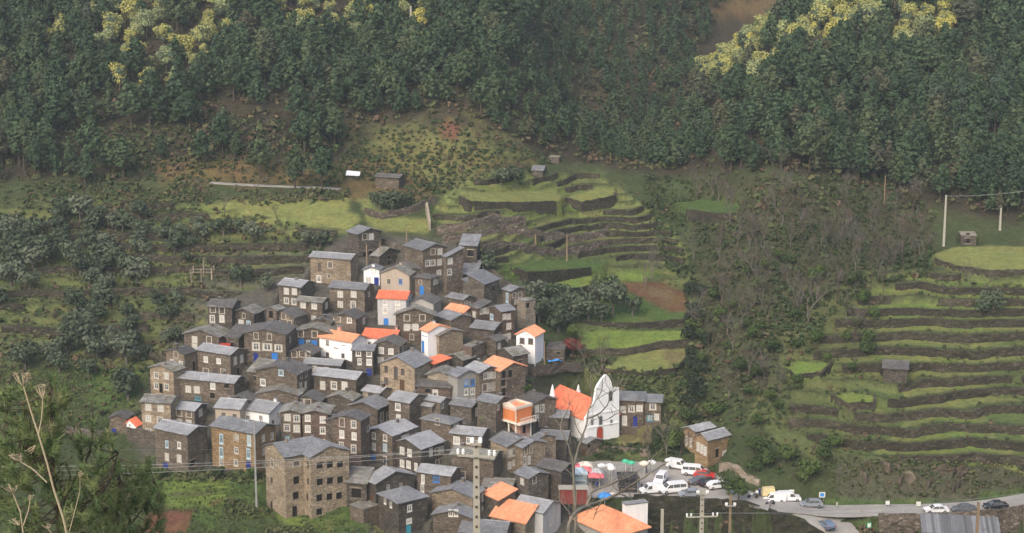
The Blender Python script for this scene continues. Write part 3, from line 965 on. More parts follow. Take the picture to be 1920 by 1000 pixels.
# ------------------------------------------------------------------ the village, roughly from the top row down
# HS(label, left edge, near corner, right edge, eave row, foot row, turn, roof, wall, roof cover, openings)
HQ('tall tan stone house with light slate roof, highest at the west edge of the village', 582, 658, 672, 487, 536, 14, 'gR', 'tan', 'sb', '599,500,.8,1.7p 619,497t 598,523,1.1,1.5b 617,518,.7,.8t', ch=((594, 474, 'dk', .5),))
HQ('dark gabled stone house alone at the very top below the grass bank', 652, 672, 716, 440, 486, 40, 'gR', 'dk', 'sl', '684,444 696,444 684,477d 695,475d')
HQ('small gabled stone hut with two black openings below the top house', 697, 711, 748, 481, 503, 35, 'gR', 'dk', 'sm', '730,483,.7,.9d 730,494,.8,1.3d', name='stone_hut', cat='hut')
HQ('big brown stone house with blue grey slate roof at the top of the village', 759, 793, 838, 470, 524, 40, 'gR', 'br', 'sl', '812,472 825,472 802,494 812,493 824,492 823,512')
HQ('low brown annex with slate roof on the uphill side of the top house', 834, 838, 864, 482, 525, 40, 'sF', 'br', 'sl', '844,490 840,511', D=5.5)
HQ('little white gabled house with a dark doorway near the top', 682, 712, 716, 507, 536, 8, 'gL', 'white', 'sl', '701,508,.7,.9g 691,526,.9,1.1g 706,529N', D=5)
HQ('low dark slate roofed barn behind the beige gabled house', 746, 796, 800, 504, 520, 12, 'h', 'dk', 'sd', '', name='barn', cat='barn', D=6)
HQ('beige plastered house with a plain gable and three small windows', 714, 768, 778, 516, 560, 14, 'gL', 'beige', 'sm', '741,513,.8,1.1t 729,528,.8,1.1t 751,528,.8,1.1u', pitch=24)
HQ('brown stone house with hipped dark roof and a blue door beside the beige house', 778, 808, 823, 523, 558, 22, 'h', 'br', 'sd', '791,545D 788,529,.7,.8t 815,528 820,528,.6,.9')
HQ('small terraced hut with slate roof standing on the field wall above the barns', 863, 894, 899, 461, 486, 10, 'sF', 'dk', 'sl', '882,475,1.2,1.4d', name='stone_hut', cat='hut', D=4)
HQ('two storey stone house with pale slate roof at the village edge under the olive terraces', 523, 565, 590, 539, 576, 20, 'gR', 'dk', 'sb', '537,546 552,547 537,564 551,566', ch=((556, 521, 'br', .7),))
HQ('stone house with a mossy slab roof next to the pale roofed corner house', 557, 605, 617, 568, 604, 14, 'gR', 'br', 'sm', '568,572 589,574 588,597,.9,1.0 612,573')
HQ('broad blue grey roofed stone house just west of the light grey tower house', 618, 684, 701, 544, 588, 14, 'gR', 'br', 'sl', '638,552 663,552 638,571 662,572,1,1.5 692,552,.7,1')
HQ('light grey plastered tower house with bright orange roof and a blue street door', 708, 762, 768, 561, 613, 8, 'gR', 'lgrey', 'rr', '722,567,1,1.3b 745,567,1,1.3b 722,582,1,1.3b 745,583,1,1.3b 724,606D', D=6.5, pitch=24, name='plastered_house')
HQ('pale cement gable without windows beside the grey tower house', 768, 813, 827, 570, 604, 14, 'gL', 'cem', 'sd', '', name='rendered_house', pitch=22)
HQ('dark stone house with a wide slab gable and cream windows in two rows', 742, 814, 820, 592, 647, 6, 'gL', 'br', 'sm', '763,596 792,596 763,614 779,614 771,613,.6,1.2p 763,632B 772,632,.8,1.1t', D=4)
HQ('low slate roofed barn, uppermost of the dark barns on the east edge', 866, 893, 898, 515, 534, 10, 'sF', 'dk', 'sl', '', name='barn', cat='barn', D=5)
HQ('dark stone barn with striped slate roof in the middle of the barn row', 878, 908, 936, 533, 554, 32, 'sR', 'dk', 'sl', '925,541,.9,1.2d', name='barn', cat='barn')
HQ('dark stone barn with a grey roof, lowest of the barn row on the east edge', 868, 896, 912, 541, 562, 32, 'sR', 'dk', 'sl', '', name='barn', cat='barn')
HQ('brown house with timber front and slate roof at the east edge above the olive trees', 943, 958, 986, 547, 580, 52, 'gR', 'br', 'sl', '951,558,.9,2s 964,554,.8,1t 975,553,.8,1t 968,566,.8,1t')
HQ('small open porch of white posts under the east edge house', 970, 985, 1004, 566, 588, 45, 'f', 'pale', 'sm', '990,573,1,1.2d 996,572,.9,1.1b', name='porch_house')
HQ('stone house half hidden behind the small orange roof with a slate gable', 838, 868, 889, 563, 590, 30, 'gR', 'br', 'sl', '873,569,.8,1t 880,571,.8,1')
HQ('stone house with small bright orange roof in the upper east rows', 836, 870, 892, 586, 616, 28, 'gR', 'br', 'or', '874,591,.8,1 883,591,.8,1', pitch=24)
HQ('narrow reddish house with three close white windows under a dark slate roof', 882, 897, 919, 579, 620, 48, 'sF', 'rd', 'sd', '889,590,.9,1.1 903,584,.7,1.1 909,583,.7,1.1 915,583,.7,1.1')
HQ('tall reddish stone house with pale slate roof at the east edge of the upper rows', 917, 940, 964, 585, 640, 42, 'gL', 'rd', 'sl', '922,594,1.1,1.2s 946,594,.8,1.1 954,594,.8,1.1 954,612 946,633 954,633,.8,1.6')
HQ('stone house with dark hipped roof at the west end of the upper row', 390, 436, 442, 577, 624, 8, 'gR', 'dk', 'sd', '399,580 416,582 398,598,.9,1.4 416,598,.9,1.4 416,619', D=7)
HQ('stone house with a pale trimmed gable and a round attic window', 438, 477, 498, 589, 626, 24, 'gL', 'dk', 'sm', '457,592,.6,1 452,606 466,607s', D=6)
HQ('stone house with a dark roof and one yellow framed window', 511, 552, 574, 596, 628, 24, 'gL', 'br', 'sd', '532,593 522,606,1,1.2b 543,607,1,1.2t')
HQ('dark low stone house with a slate gable in front of the broad blue roofed house', 625, 668, 694, 598, 634, 20, 'gL', 'br', 'sd', '632,599,1.3,1 655,601,1.1,1.1b 684,601', D=7)
HQ('low gabled stone house with white windows and a blue shop front', 552, 622, 632, 626, 655, 10, 'gL', 'br', 'sm', '564,626 590,627 565,641,1.2,1.2D 578,643,.8,1.1s 589,644,1.2,1.2D', D=8, pitch=16)
HQ('brown gabled stone house with two windows, far west in the second row', 345, 411, 440, 633, 662, 22, 'gL', 'br', 'sm', '365,637 392,637 365,651', D=8, pitch=16)
HQ('very large brown stone house with two blue doors and three window rows', 458, 537, 550, 628, 690, 10, 'gL', 'br', 'sd', '480,630,.8,1.2 505,632,.8,1.2 480,650,1.3,1.5 501,651,1.6,1.3 522,653,1.3,1.3 480,671,1,1.9N 515,672,1.2,2.2D 544,637,.7,1', D=11, pitch=12)
HQ('low brown gabled house below the blue shop front, beside the white house', 540, 585, 600, 665, 690, 18, 'gL', 'br', 'sd', '552,664 567,664,1.1,1.1t 578,663,.7,.9', D=7)
HQ('tan stone house with pale slate roof over a timber ground floor', 370, 433, 460, 666, 710, 22, 'gR', 'br', 'sb', '386,674,1.1,1.2b 410,677,1.1,1.1b 386,697,1.2,1.2t 404,697,1.2,1.3p 418,698,1,1.2t 441,677,.8,1.4 453,673,.8,1.4 447,698V', ch=((444, 652, 'white', .5),))
HQ('brown dark roofed house on the west edge, uphill of the symmetrical slab roofed one', 312, 347, 368, 665, 706, 26, 'gL', 'tan', 'sd', '330,665 323,680 339,683,1,1.3b 365,686V', ch=((329, 645, 'dk', .6), (343, 651, 'pale', .5)), pitch=15)
HQ('tan slab roofed house at the west corner, windows set symmetrically round its door', 282, 327, 347, 697, 746, 24, 'gL', 'tan', 'sm', '293,704 312,705 293,724 312,726 302,728V', pitch=15)
HQ('long stone row house with three joined pale slate roofs', 337, 440, 462, 719, 760, 14, 'gR', 'br', 'sb', '353,730 369,731 399,724,1.1,1.3b 398,742,1,1.2d 425,724,1,.9d 371,747,1.2,.8q', D=6)
HQ('wide brown stone house with a dark roof and one pale blue window', 480, 558, 584, 703, 757, 18, 'gL', 'br', 'sd', '493,717,1.2,1.4b 527,699,1.1,1.2s 565,703,.7,1.2 574,701,.7,1.2 564,724,.7,1.2 573,722,.7,1.2', pitch=15)
HQ('low stone gable with two square black openings under pale lintels', 483, 560, 569, 742, 776, 10, 'gL', 'br', 'sm', '500,744,.9,1d 528,746,.8,1d', D=7, pitch=14)
HQ('stone house with a dark slate gable and twin white windows above the joined pair', 551, 600, 612, 753, 780, 14, 'gL', 'dk', 'sd', '563,754,1.1,1.2 577,755,1.1,1.2', D=6)
HQ('low dark house with long pale slate roof below the white balcony house', 570, 638, 646, 686, 712, 10, 'gR', 'dk', 'sb', '590,692,.8,1.2 612,693,.8,.8', D=5)
HQ('brown house with pale slate roof and three tall windows in a timber band', 588, 668, 687, 712, 750, 16, 'gR', 'br', 'sb', '605,723,.9,1.5 626,723,1.1,1.5 646,724,1,1.5', D=6.5)
HQ('big white house with salmon tiled roof and a small iron balcony', 599, 660, 685, 641, 679, 24, 'gR', 'white', 'or', '614,643,.8,1p 630,644,.9,1.8p 644,643,.8,1p 614,665,.8,.9p 643,667,.8,.9p', name='plastered_house', ch=((637, 611, 'pink', .8),), pitch=25, oh=.4)
HQ('white house with bright red orange roof behind the dark twin house', 680, 740, 753, 636, 662, 12, 'gR', 'white', 'rr', '693,645,.6,.8g', D=6.5, name='plastered_house', ch=((721, 628, 'dk', .5), (745, 612, 'pink', .5)), pitch=27)
HQ('dark narrow stone house with grey roof and four white windows below the red orange roof', 661, 700, 704, 658, 706, 8, 'gR', 'dk', 'sl', '672,662,1.1,1.3b 692,663,1.1,1.3b 674,678,.8,1.3b 692,679,1.1,1.3b 692,702,1.1,2.2N', D=5)
HQ('dark gabled stone house with two white windows in the middle of the village', 701, 750, 763, 649, 694, 14, 'gL', 'dk', 'sd', '715,657,1.1,1.3b 733,659,1.1,1.2b 714,675,1,1 755,657,.8,1.5t 760,656,.8,1.5t', D=7)
HQ('large tan stone house with blue grey slate roof and iron balconies in the village centre', 713, 778, 801, 690, 733, 26, 'gL', 'tan', 'sl', '724,692,.8,1.3p 742,699,.9,2.4p 755,697,.8,1.2p 724,714,.9,1.3p 742,721,.9,2.3p 754,722,1,2.2B', D=10, pitch=24)
HQ('stone house with brown flat roof between the centre house and the pale gable', 796, 815, 838, 683, 715, 35, 'sF', 'rd', 'rr', '', D=5, pitch=8, name='rendered_house')
HQ('pale grey stone gable next to the blue window house', 801, 845, 858, 706, 745, 16, 'gL', 'pale', 'sm', '', D=7, pitch=18)
HQ('grey cement house with two blue framed windows over two white ones', 840, 858, 897, 707, 762, 50, 'gR', 'gcem', 'sl', '874,718,1,1.3u 886,717,1,1.3u 874,735,1,1.3b 886,734,1,1.3b 873,752,1,1.1g 886,751,1,1.1g', name='rendered_house')
HQ('low reddish stone house with worn dark slate roof below the pale gable', 782, 845, 853, 727, 757, 8, 'gR', 'rd', 'sd', '802,733,1,.9d 816,736,.9,1', D=6)
HQ('big blank tan stone gable with pale west face under a mossy roof', 803, 824, 868, 630, 676, 45, 'gR', 'tan', 'sm', '807,633,.9,1.2 819,634,.9,1.2 815,655N', pitch=17)
HQ('narrow white house with an orange roof and blue shutters between stone neighbours', 790, 803, 842, 622, 664, 45, 'gR', 'white', 'or', '793,624,.7,1.1u 799,626,.7,1.1u 793,650,.8,2.4D', name='plastered_house', pitch=22)
HQ('stone house with blue grey roof, broad blank gable and an orange chimney', 818, 846, 884, 601, 640, 38, 'gR', 'br', 'sl', '', ch=((838, 604, 'org', .8),))
HQ('grey stone house with a clean slate roof and two shuttered windows in the east rows', 883, 926, 946, 619, 655, 18, 'gR', 'dk', 'sl', '893,626,1,1.3p 910,627,1,1.3p 937,628,.7,1', D=7)
HQ('ruined reddish stone house with a gaping doorway under the slate house', 868, 885, 912, 652, 684, 30, 'f', 'rd', 'sm', '896,652,1,2d 893,668,.9,1.4d', D=5)
HQ('dark low stone barn with a mossy roof beside the ruined house', 836, 868, 890, 676, 697, 30, 'gL', 'dk', 'sm', '', name='barn', cat='barn')
HQ('brown house with pale slate roof, timber gallery and three white windows', 872, 899, 938, 700, 742, 46, 'gR', 'br', 'sb', '911,705,.9,1.2 920,704,.9,1.2 929,703,.9,1.2 909,727,1,1.4t 919,726,1,1.4t 930,724,1,1.4t', pitch=22)
HQ('brown house with bright orange roof and dark verandas joined to the gallery house', 934, 938, 977, 696, 740, 46, 'gR', 'br', 'or', '945,703,1,1.5d 957,701,1,1.5d 944,718,1,1.4d 955,720,1,1.4p 945,735,1,1.6d 967,716,1,1.4p', D=8, W=6, pitch=24)
HQ('tall white house with an orange roof standing apart at the east edge', 968, 1003, 1015, 631, 684, 24, 'gL', 'white', 'or', '979,639,1.1,1.2p 995,640,1.1,1.2p 988,624,.7,.8p', name='plastered_house', pitch=27, D=7)
HQ('roofless dark stone ruin beside the red leaved tree', 1024, 1058, 1065, 656, 682, 8, 'f', 'dk', 'sd', '1047,662,.7,.6d 1047,677,1.2,.9d', D=6, name='stone_ruin', cat='ruin')
HQ('stone house with worn slate roof between the orange house and the church', 975, 1002, 1042, 757, 800, 50, 'gR', 'br', 'sd', '1007,767,.8,1.4 1012,767,.8,1.4 1017,766,.8,1.4 1004,785,.8,1.3 1011,785,.8,1.3')
HQ('dark stone house with blue grey roof squeezed under the nave of the church', 1018, 1064, 1072, 784, 812, 6, 'gR', 'dk', 'sl', '1022,798,.8,1.2', D=6)
HQ('two storey stone house with a blue door attached to the church tower', 1162, 1207, 1212, 752, 800, 6, 'h', 'br', 'sl', '1166,768,.9,1.2 1184,767,1,1.2 1199,766,1,1.2 1171,789,.8,1.8 1191,791,.8,2N', D=8, pitch=18)
HQ('lower brown stone wing with a blue shutter at the end of the church row', 1208, 1239, 1243, 755, 798, 6, 'h', 'br', 'sl', '1224,763,1.1,1.2 1219,784,1.2,1.2q 1211,783,.7,1.2 1231,782,.8,1.2', D=7, pitch=16)
HQ('stone house with mossy slab roof at the lower west edge', 266, 322, 330, 757, 822, 10, 'gR', 'tan', 'sm', '278,764 301,766 278,785 300,788 278,810', D=6)
HQ('row house with pale slate roof and six white windows joined to the slab roofed one', 320, 366, 386, 771, 812, 16, 'gR', 'br', 'sb', '321,773,.9,1.1 336,774 354,776 321,791,.9,1.1 336,792 354,794 376,774', D=6)
HQ('small dark stone house with a navy door beside the little chapel', 206, 238, 246, 785, 814, 12, 'gL', 'br', 'sd', '210,813N', D=5, fix=True)
HQ('brown clean roofed house with a navy garage door at the foot of the west edge', 291, 354, 391, 816, 890, 24, 'gR', 'br', 'sb', '313,833,.8,1.4s 336,835,.9,1.3b 313,857,.8,1.3 336,860,.9,1.3 311,878,1.2,2.1N 371,835,.9,1.8p 362,868,1.4,1.2d', D=7)
HQ('honey coloured stone house with tall pale balcony doors and slate roof', 397, 481, 519, 814, 890, 22, 'gR', 'honey', 'sl', '415,823,.9,1.9s 443,821,.9,1.1t 467,826,.9,2s 415,848,.9,2s 443,845,.8,1.2 466,851,.9,2s 415,867,.8,1.2 442,868,.8,1.2 466,876,1,2.2N 494,822,.7,1.2 510,818,.7,1.2 495,847,.7,1.2 495,870,.7,1.2', D=8, pitch=20, ch=((419, 793, 'dk', .5), (478, 800, 'dk', .5)))
HQ('long house with one slate roof, the west half beige plaster', 404, 451, 453, 768, 805, 14, 'gR', 'beige', 'sb', '419,779,.9,1.1t 440,781,.9,1t', D=8, name='plastered_house')
HQ('white east half of the long slate roofed house, with a tall white gable', 451, 505, 535, 775, 806, 20, 'gR', 'white', 'sb', '465,785,.8,1.1p 489,785,.8,1.1p 522,777,.6,.8g 512,794,.7,1.2p', D=9, name='plastered_house')
HQ('three storey stone house with a turquoise shutter, west half of the joined pair', 526, 565, 568, 775, 836, 5, 'gL', 'br', 'sm', '539,783 556,785 538,802,1,1.3 556,804,1,1.3 539,823,.9,1.1q 559,826B', D=8, pitch=15)
HQ('three storey reddish stone house with a royal blue door, east half of the joined pair', 567, 616, 619, 777, 838, 5, 'gL', 'rd', 'sm', '577,784,1.1,1.3b 605,787,1.1,1.3b 577,804,1.1,1.4b 605,807,1.1,1.4b 571,827,1.3,1.6N 605,831,1,1.5b 586,827,.9,1p', D=8, pitch=15)
HQ('tall reddish brown stone house with a dark hipped roof below the joined pair', 626, 678, 702, 789, 868, 20, 'gL', 'rd', 'sd', '641,792,.9,1.5 663,796,.9,1.4 641,814,1,1.5b 664,818,1,1.4b 640,837,.8,1.5 663,842,.9,1.5 697,799,.8,1t', D=6, pitch=14)
HQ('gabled stone house behind the tall reddish one, with slab roof and two timber windows', 655, 708, 737, 768, 800, 26, 'gL', 'br', 'sl', '716,782,.9,1.5t 727,780,.9,1.4t', D=8, pitch=18)
HQ('stone house with wide pale slate roof, four white windows and a bright blue door', 688, 736, 791, 818, 872, 36, 'gL', 'br', 'sb', '701,817,1,1.3b 722,821,1,1.3b 701,837,1,1.4b 722,839,1,1.5s 700,863,1.1,2.3D 722,863,.9,1.7b 757,822,1.3,1.2b 764,820,.8,1', D=11, pitch=16)
HQ('dark stone house with pale stepped slate roof in the lower centre', 736, 790, 842, 843, 892, 38, 'gL', 'dk', 'sb', '754,845,1.1,1.4b 768,849,1.1,1.4b 754,869,1.1,1.4b 766,871,1.1,1.4b 780,875,.8,1.4b 808,848,.8,1.4 819,846,.9,1.2t 830,843,.9,1.2t 820,868,.9,1.1t 827,865,.9,1.1t', D=10, pitch=20)
HQ('stone house with wide pale blue slate roof and two blue white windows', 729, 768, 793, 756, 796, 22, 'gR', 'br', 'sb', '746,763,1.2,1.4b 747,783,1,1.2b', D=7.5)
HQ('little pale roofed lean-to on the corner of the wide pale blue roofed house', 773, 809, 820, 763, 790, 20, 'gR', 'br', 'sb', '776,768,1,1.1b 810,768,.7,1 818,774,1,1.3b', D=4.5)
HQ('small stone house with pale slate roof under the low reddish house', 797, 826, 836, 755, 784, 24, 'gR', 'br', 'sb', '830,761,.7,1', D=4)
HQ('grey stone house with pale slate roof and a dark window below the timber band house', 680, 712, 736, 738, 760, 22, 'gR', 'pale', 'sb', '695,744,1.2,1.6p 715,742,.8,.9d', D=5, ch=((722, 719, 'dk', .6),))
HQ('dark low gable with mossy roof behind the joined pair', 612, 660, 690, 752, 775, 22, 'gL', 'dk', 'sm', '', D=6)
HQ('stone house with grey hipped roof facing the tree garden', 790, 845, 866, 796, 830, 24, 'h', 'br', 'sl', '820,791,.9,1.1t 818,801,.9,1.8B 855,795,1.3,.8b', pitch=15)
HQ('dark stone house with slate roof and one white window above the tree garden', 844, 884, 900, 764, 790, 20, 'gR', 'dk', 'sl', '893,772,.9,1.6b', D=5.5)
HQ('low mossy roofed house beside the orange house', 895, 930, 950, 757, 785, 24, 'gR', 'dk', 'sl', '934,764,.7,1', D=6)
HQ('stone house with pale blue slate roof below the tree garden', 845, 903, 916, 818, 850, 14, 'gR', 'br', 'sb', '856,826,1.3,1.5b 878,826,.8,1.3b', D=6)
HQ('old stone house with mossy slab roof behind the big concrete pole', 846, 925, 941, 862, 905, 16, 'gR', 'br', 'sm', '866,890,1.2,1.2t', D=6, pitch=24)
HQ('narrow stone house with blue roof, first of the lane row below the orange house', 920, 951, 973, 838, 880, 40, 'gR', 'tan', 'sl', '956,850,.7,1.4 964,848,.7,1.4 955,873,.7,1.3 965,868,.9,1', D=8)
HQ('stone house with blue roof and four slim windows, second of the lane row', 962, 980, 1000, 840, 883, 48, 'gR', 'tan', 'sl', '986,845,.6,1.4 991,844,.6,1.4 996,842,.6,1.4 984,864,.6,1.6 992,863,.6,1.5', D=7)
HQ('pale stone house with blue roof, third of the lane row', 990, 1000, 1021, 829, 876, 50, 'gR', 'tan', 'sl', '1005,835,.6,1.3 1014,832,.9,1.4 1005,852,.7,1.6', D=7)
HQ('dark stone house with wide blue grey roof below the church nave', 1012, 1062, 1070, 825, 872, 8, 'gR', 'dk', 'sl', '1032,832,1.1,1.4b', D=7)
HQ('small stone house with slate roof in front of the church steps', 1085, 1100, 1114, 832, 862, 45, 'gR', 'br', 'sl', '1104,837,.8,.8d 1100,852,1.2,1.4B', D=5)
HQ('small square stone house with blue roof between the lanes', 966, 991, 1014, 898, 934, 38, 'gR', 'dk', 'sl', '979,903,.9,1.1 1002,900,.7,1.2', D=6)
HQ('stone house with pale slate roof and dark gable beside the big stone block', 685, 705, 765, 908, 962, 55, 'gR', 'dk', 'sb', '697,937,1,2B 728,914,.9,1.3p 752,911,.9,1.3p', D=11, pitch=22)
HQ('dark stone house with light slate hip and white windows at the bottom of the village', 710, 748, 792, 944, 1006, 45, 'h', 'dk', 'sl', '722,938,.7,1.4b 733,945,.7,1.4b 768,953,1,1.3b 767,977,1.2,1b 766,993,1,1.6T', pitch=24, D=8)
HQ('flat topped stone shed on the lawn beside the dark bottom house', 656, 682, 704, 957, 985, 45, 'f', 'br', 'sm', '', name='stone_shed', cat='shed', D=4)
HQ('rounded stone house with pale slate roof and a blue window below the stepped roof', 783, 845, 858, 893, 940, 16, 'gR', 'br', 'sb', '793,898,.7,1.6b 792,915,.7,1.6b 818,898,1.2,1.3u', D=6, ch=((840, 882, 'dk', .5),))
HQ('big blank tan stone gable with blue slate roof beside the concrete pole', 810, 886, 915, 934, 975, 22, 'gL', 'tan', 'sl', '906,932,.7,1.4b 906,956,.7,1.5b', D=8, pitch=16)
HQ('stone gable with a pair of white windows at the bottom edge of the village', 812, 884, 912, 972, 1008, 16, 'gL', 'br', 'sl', '845,962,.8,1.3b 855,962,.8,1.3b', D=6, pitch=16)
HQ('stone house with big grey slate roof cut by the bottom edge, under the pole', 862, 946, 960, 1004, 1040, 10, 'gR', 'br', 'sl', '', D=8, pitch=26)
HQ('small stone house under a tilted orange roof below the lanes', 906, 935, 958, 938, 968, 42, 'sF', 'dk', 'or', '', D=5, pitch=18)
HQ('stone house with old stained orange roof and a grey gable at the bottom', 921, 985, 1022, 981, 1015, 24, 'gR', 'pale', 'or', '1010,990,.8,1.2t', D=10, pitch=32)
HQ('white house with grey blue slate roof at the bottom beside the stained orange roof', 962, 1018, 1042, 962, 1012, 24, 'gR', 'lgrey', 'sb', '1032,985,.5,.6g', D=8, name='plastered_house', pitch=24)
HQ('mossy slab roofed shed above the tilted orange roof', 905, 958, 968, 917, 940, 14, 'gR', 'br', 'sm', '', name='stone_shed', cat='shed', D=5)
HQ('honey stone house with two grey roofs by the car park, lower front half', 1303, 1326, 1389, 826, 878, 52, 'gL', 'honey', 'sb', '1309,838,.7,1.6 1316,842,.7,1.6 1322,846,.7,1.6 1365,849,1.6,1.3b 1345,850,1,1.8d', D=9, pitch=27)
HQ('honey stone house by the car park, taller rear half with slate roof', 1282, 1303, 1367, 810, 852, 52, 'gL', 'honey', 'sb', '1287,827,.7,1.8 1295,830,.7,1.8', D=8, pitch=18)
HQ('small stone barn with pale slab roof alone among the eastern terraces', 1656, 1700, 1712, 693, 720, 14, 'gR', 'dk', 'sd', '', name='barn', cat='barn', D=5)
HQ('ruined stone hut at the upper end of the east meadow', 1802, 1830, 1838, 443, 461, 8, 'f', 'dk', 'sm', '1815,440,.9,.7d 1815,452,1,1.2d', name='stone_ruin', cat='ruin', D=5)
HQ('derelict stone house with a broken orange roof above the olive bush on the hill', 704, 748, 764, 334, 356, 14, 'gR', 'br', 'sd', '', name='stone_house', D=5, pitch=14)
HQ('old stone shed with slab roof among bushes at the top of the terraces', 998, 1018, 1024, 320, 334, 10, 'gR', 'dk', 'sl', '', name='stone_shed', cat='shed', D=4)
HQ('dim stone hut at the upper edge of the terraces under the pine wood', 1030, 1048, 1054, 296, 308, 10, 'f', 'dk', 'sm', '', name='stone_hut', cat='hut', D=3)
HQ('low stone shed with a dark doorway uphill of the yellow window house', 499, 519, 530, 583, 604, 30, 'gL', 'br', 'sm', '508,590,1.1,1.6d', name='stone_shed', cat='shed', D=4)
HQ('dark stone lean-to squeezed between the two far west gables', 424, 448, 459, 634, 664, 24, 'sF', 'dk', 'sd', '436,646,.8,1d', name='lean_to', cat='shed', D=4)
HQ('low dark lean-to with a mossy roof behind the long half white house', 430, 468, 480, 752, 778, 22, 'gL', 'dk', 'sd', '444,760,.8,1', name='lean_to', cat='shed', D=5)
HQ('dark slab roofed barn below the tall white east house', 932, 962, 990, 668, 700, 40, 'gL', 'dk', 'sm', '975,680,.8,1d', name='barn', cat='barn')
HQ('open fronted dark shed on the lane behind the lawn of the big stone block', 650, 688, 696, 907, 945, 12, 'sF', 'dk', 'sm', '668,925,1.8,1.8d', name='stone_shed', cat='shed', D=4)
HQ('dark stone house with a broad grey roof beside the lamp post', 1008, 1052, 1072, 884, 932, 26, 'gR', 'dk', 'sd', '1020,905,.8,1.2', D=6)
HQ('narrow dark stone house between the joined pair and the tall reddish house', 612, 630, 640, 790, 850, 20, 'gL', 'dk', 'sd', '', D=5)
HQ('small slab roofed shed beside the path under the big brown house', 466, 496, 506, 700, 724, 24, 'sF', 'br', 'sm', '480,710,.8,1d', name='stone_shed', cat='shed', D=4)
HQ('dim stone house with slate roof behind the white balcony house', 588, 622, 636, 604, 630, 20, 'gL', 'dk', 'sd', '', D=5)
HQ('small brown stone house with a slate roof above the ruined house', 905, 930, 944, 640, 668, 36, 'gL', 'br', 'sd', '936,648,.7,1', D=5)

build_specs()

# ------------------------------------------------------------------ dry stone walls
def wall_strip(name, pts, zb, zt, thick, mat, label, cat='stone wall', group=None, rows=3, jit=.10):
    """pts: plan points; zb / zt: foot and top heights; a rough two sided wall with a cap"""
    n = len(pts); mb = MB(); r = random.Random(int(abs(pts[0][0] * 31 + pts[0][1] * 17)))
    prev = None
    for i in range(n):
        a, b = pts[max(i - 1, 0)], pts[min(i + 1, n - 1)]
        d = Vector((b[0] - a[0], b[1] - a[1], 0)); d.normalize(); nn = Vector((d.y, -d.x, 0))
        if nn.y > 0: nn = -nn                       # outer face looks down the slope
        p = Vector((pts[i][0], pts[i][1], 0)); top = zt[i] + r.uniform(-.12, .16)
        col = []
        for k_ in range(rows + 1):
            t = k_ / rows
            col.append(p + nn * (thick * .5 + .10 * (1 - t) + r.uniform(-jit, jit)) + Vector((0, 0, zb[i] + (top - zb[i]) * t)))
        col.append(p - nn * thick * .5 + Vector((0, 0, top + r.uniform(-.05, .05))))
        col.append(p - nn * thick * .5 + Vector((0, 0, zb[i])))
        if prev:
            for k_ in range(len(col) - 1):
                mb.face([prev[k_], col[k_], col[k_ + 1], prev[k_ + 1]])
        else: mb.face(col)
        prev = col
    mb.face(prev[::-1])
    o = mb.build(name, mat)
    return tag(o, label, cat, group, 'thing')
ORD = 'lowest second third fourth fifth sixth seventh eighth ninth tenth eleventh twelfth thirteenth fourteenth fifteenth sixteenth seventeenth eighteenth nineteenth twentieth'.split()
GAP = {'east': .70, 'north': .74, 'west': .54}
for zname, zpoly, step, txt in ZONES:
    xs = np.arange(-128, 128, 1.0)
    runs = []
    fy = np.arange(285, 440, .25)
    for x in xs:
        pass
    XXw, YYw = np.meshgrid(xs, fy)
    zb0 = bil(XS, YS, ZB, XXw, YYw); wnv = WOB(XXw, YYw)
    T = (zb0 + wnv) / step - .93
    qx, qy, _ = project(XXw, YYw, zb0)
    msk = in_poly(qx, qy, zpoly)
    for nm2, (pl, fz_, wh) in FPLAN.items():
        msk &= ~(in_poly(XXw, YYw, pl) | (poly_dist(XXw, YYw, pl) < 2.0))
    for nm2 in ROADS: pass
    kf = np.floor(T).astype(int)
    levels = range(int(kf[msk].min()) + 1, int(kf[msk].max()) + 1)
    found = []
    for kk in levels:
        cur = []
        for xi in range(len(xs)):
            cr = np.nonzero((T[:-1, xi] < kk) & (T[1:, xi] >= kk) & msk[:-1, xi])[0]
            y = fy[cr[0]] if len(cr) else None
            if y is not None and cur and abs(y - cur[-1][1]) > 2.2:
                if len(cur) >= 7: found.append((kk, cur))
                cur = []
            if y is None:
                if len(cur) >= 7: found.append((kk, cur))
                cur = []
            elif fbm(xs[xi] * .045 + kk * 3.1, y * .03 + kk) > GAP[zname]:
                if len(cur) >= 7: found.append((kk, cur))
                cur = []
            else: cur.append((xs[xi], y))
        if len(cur) >= 7: found.append((kk, cur))
    ks = sorted(set(f[0] for f in found))
    for kk in ks:
        segs = [f[1] for f in found if f[0] == kk]
        for si, sg in enumerate(segs):
            # break a wall here and there where it has slumped
            zb_ = [gz(x, y - .8) - .25 for x, y in sg]
            zt_ = [max(gz(x, y + .9) + .12, zb_[i] + .5) for i, (x, y) in enumerate(sg)]
            oi = min(ks.index(kk), 19)
            pos = '' if len(segs) == 1 else ', stretch nearest the gorge' if (si == (0 if zname == 'east' else len(segs) - 1)) else ', stretch farthest from the gorge' if (si == (len(segs) - 1 if zname == 'east' else 0)) else ', middle stretch'
            where = {'east': 'up from the road, east of the gorge', 'north': 'above the village beside the gorge', 'west': 'among the western olive trees'}[zname]
            wall_strip('terrace_wall', [(x, y - .1) for x, y in sg], zb_, zt_, .5, M['drystone'], f'{ORD[oi]} terrace wall {where}{pos}', 'terrace wall', f'terrace walls on the {zname} slope')
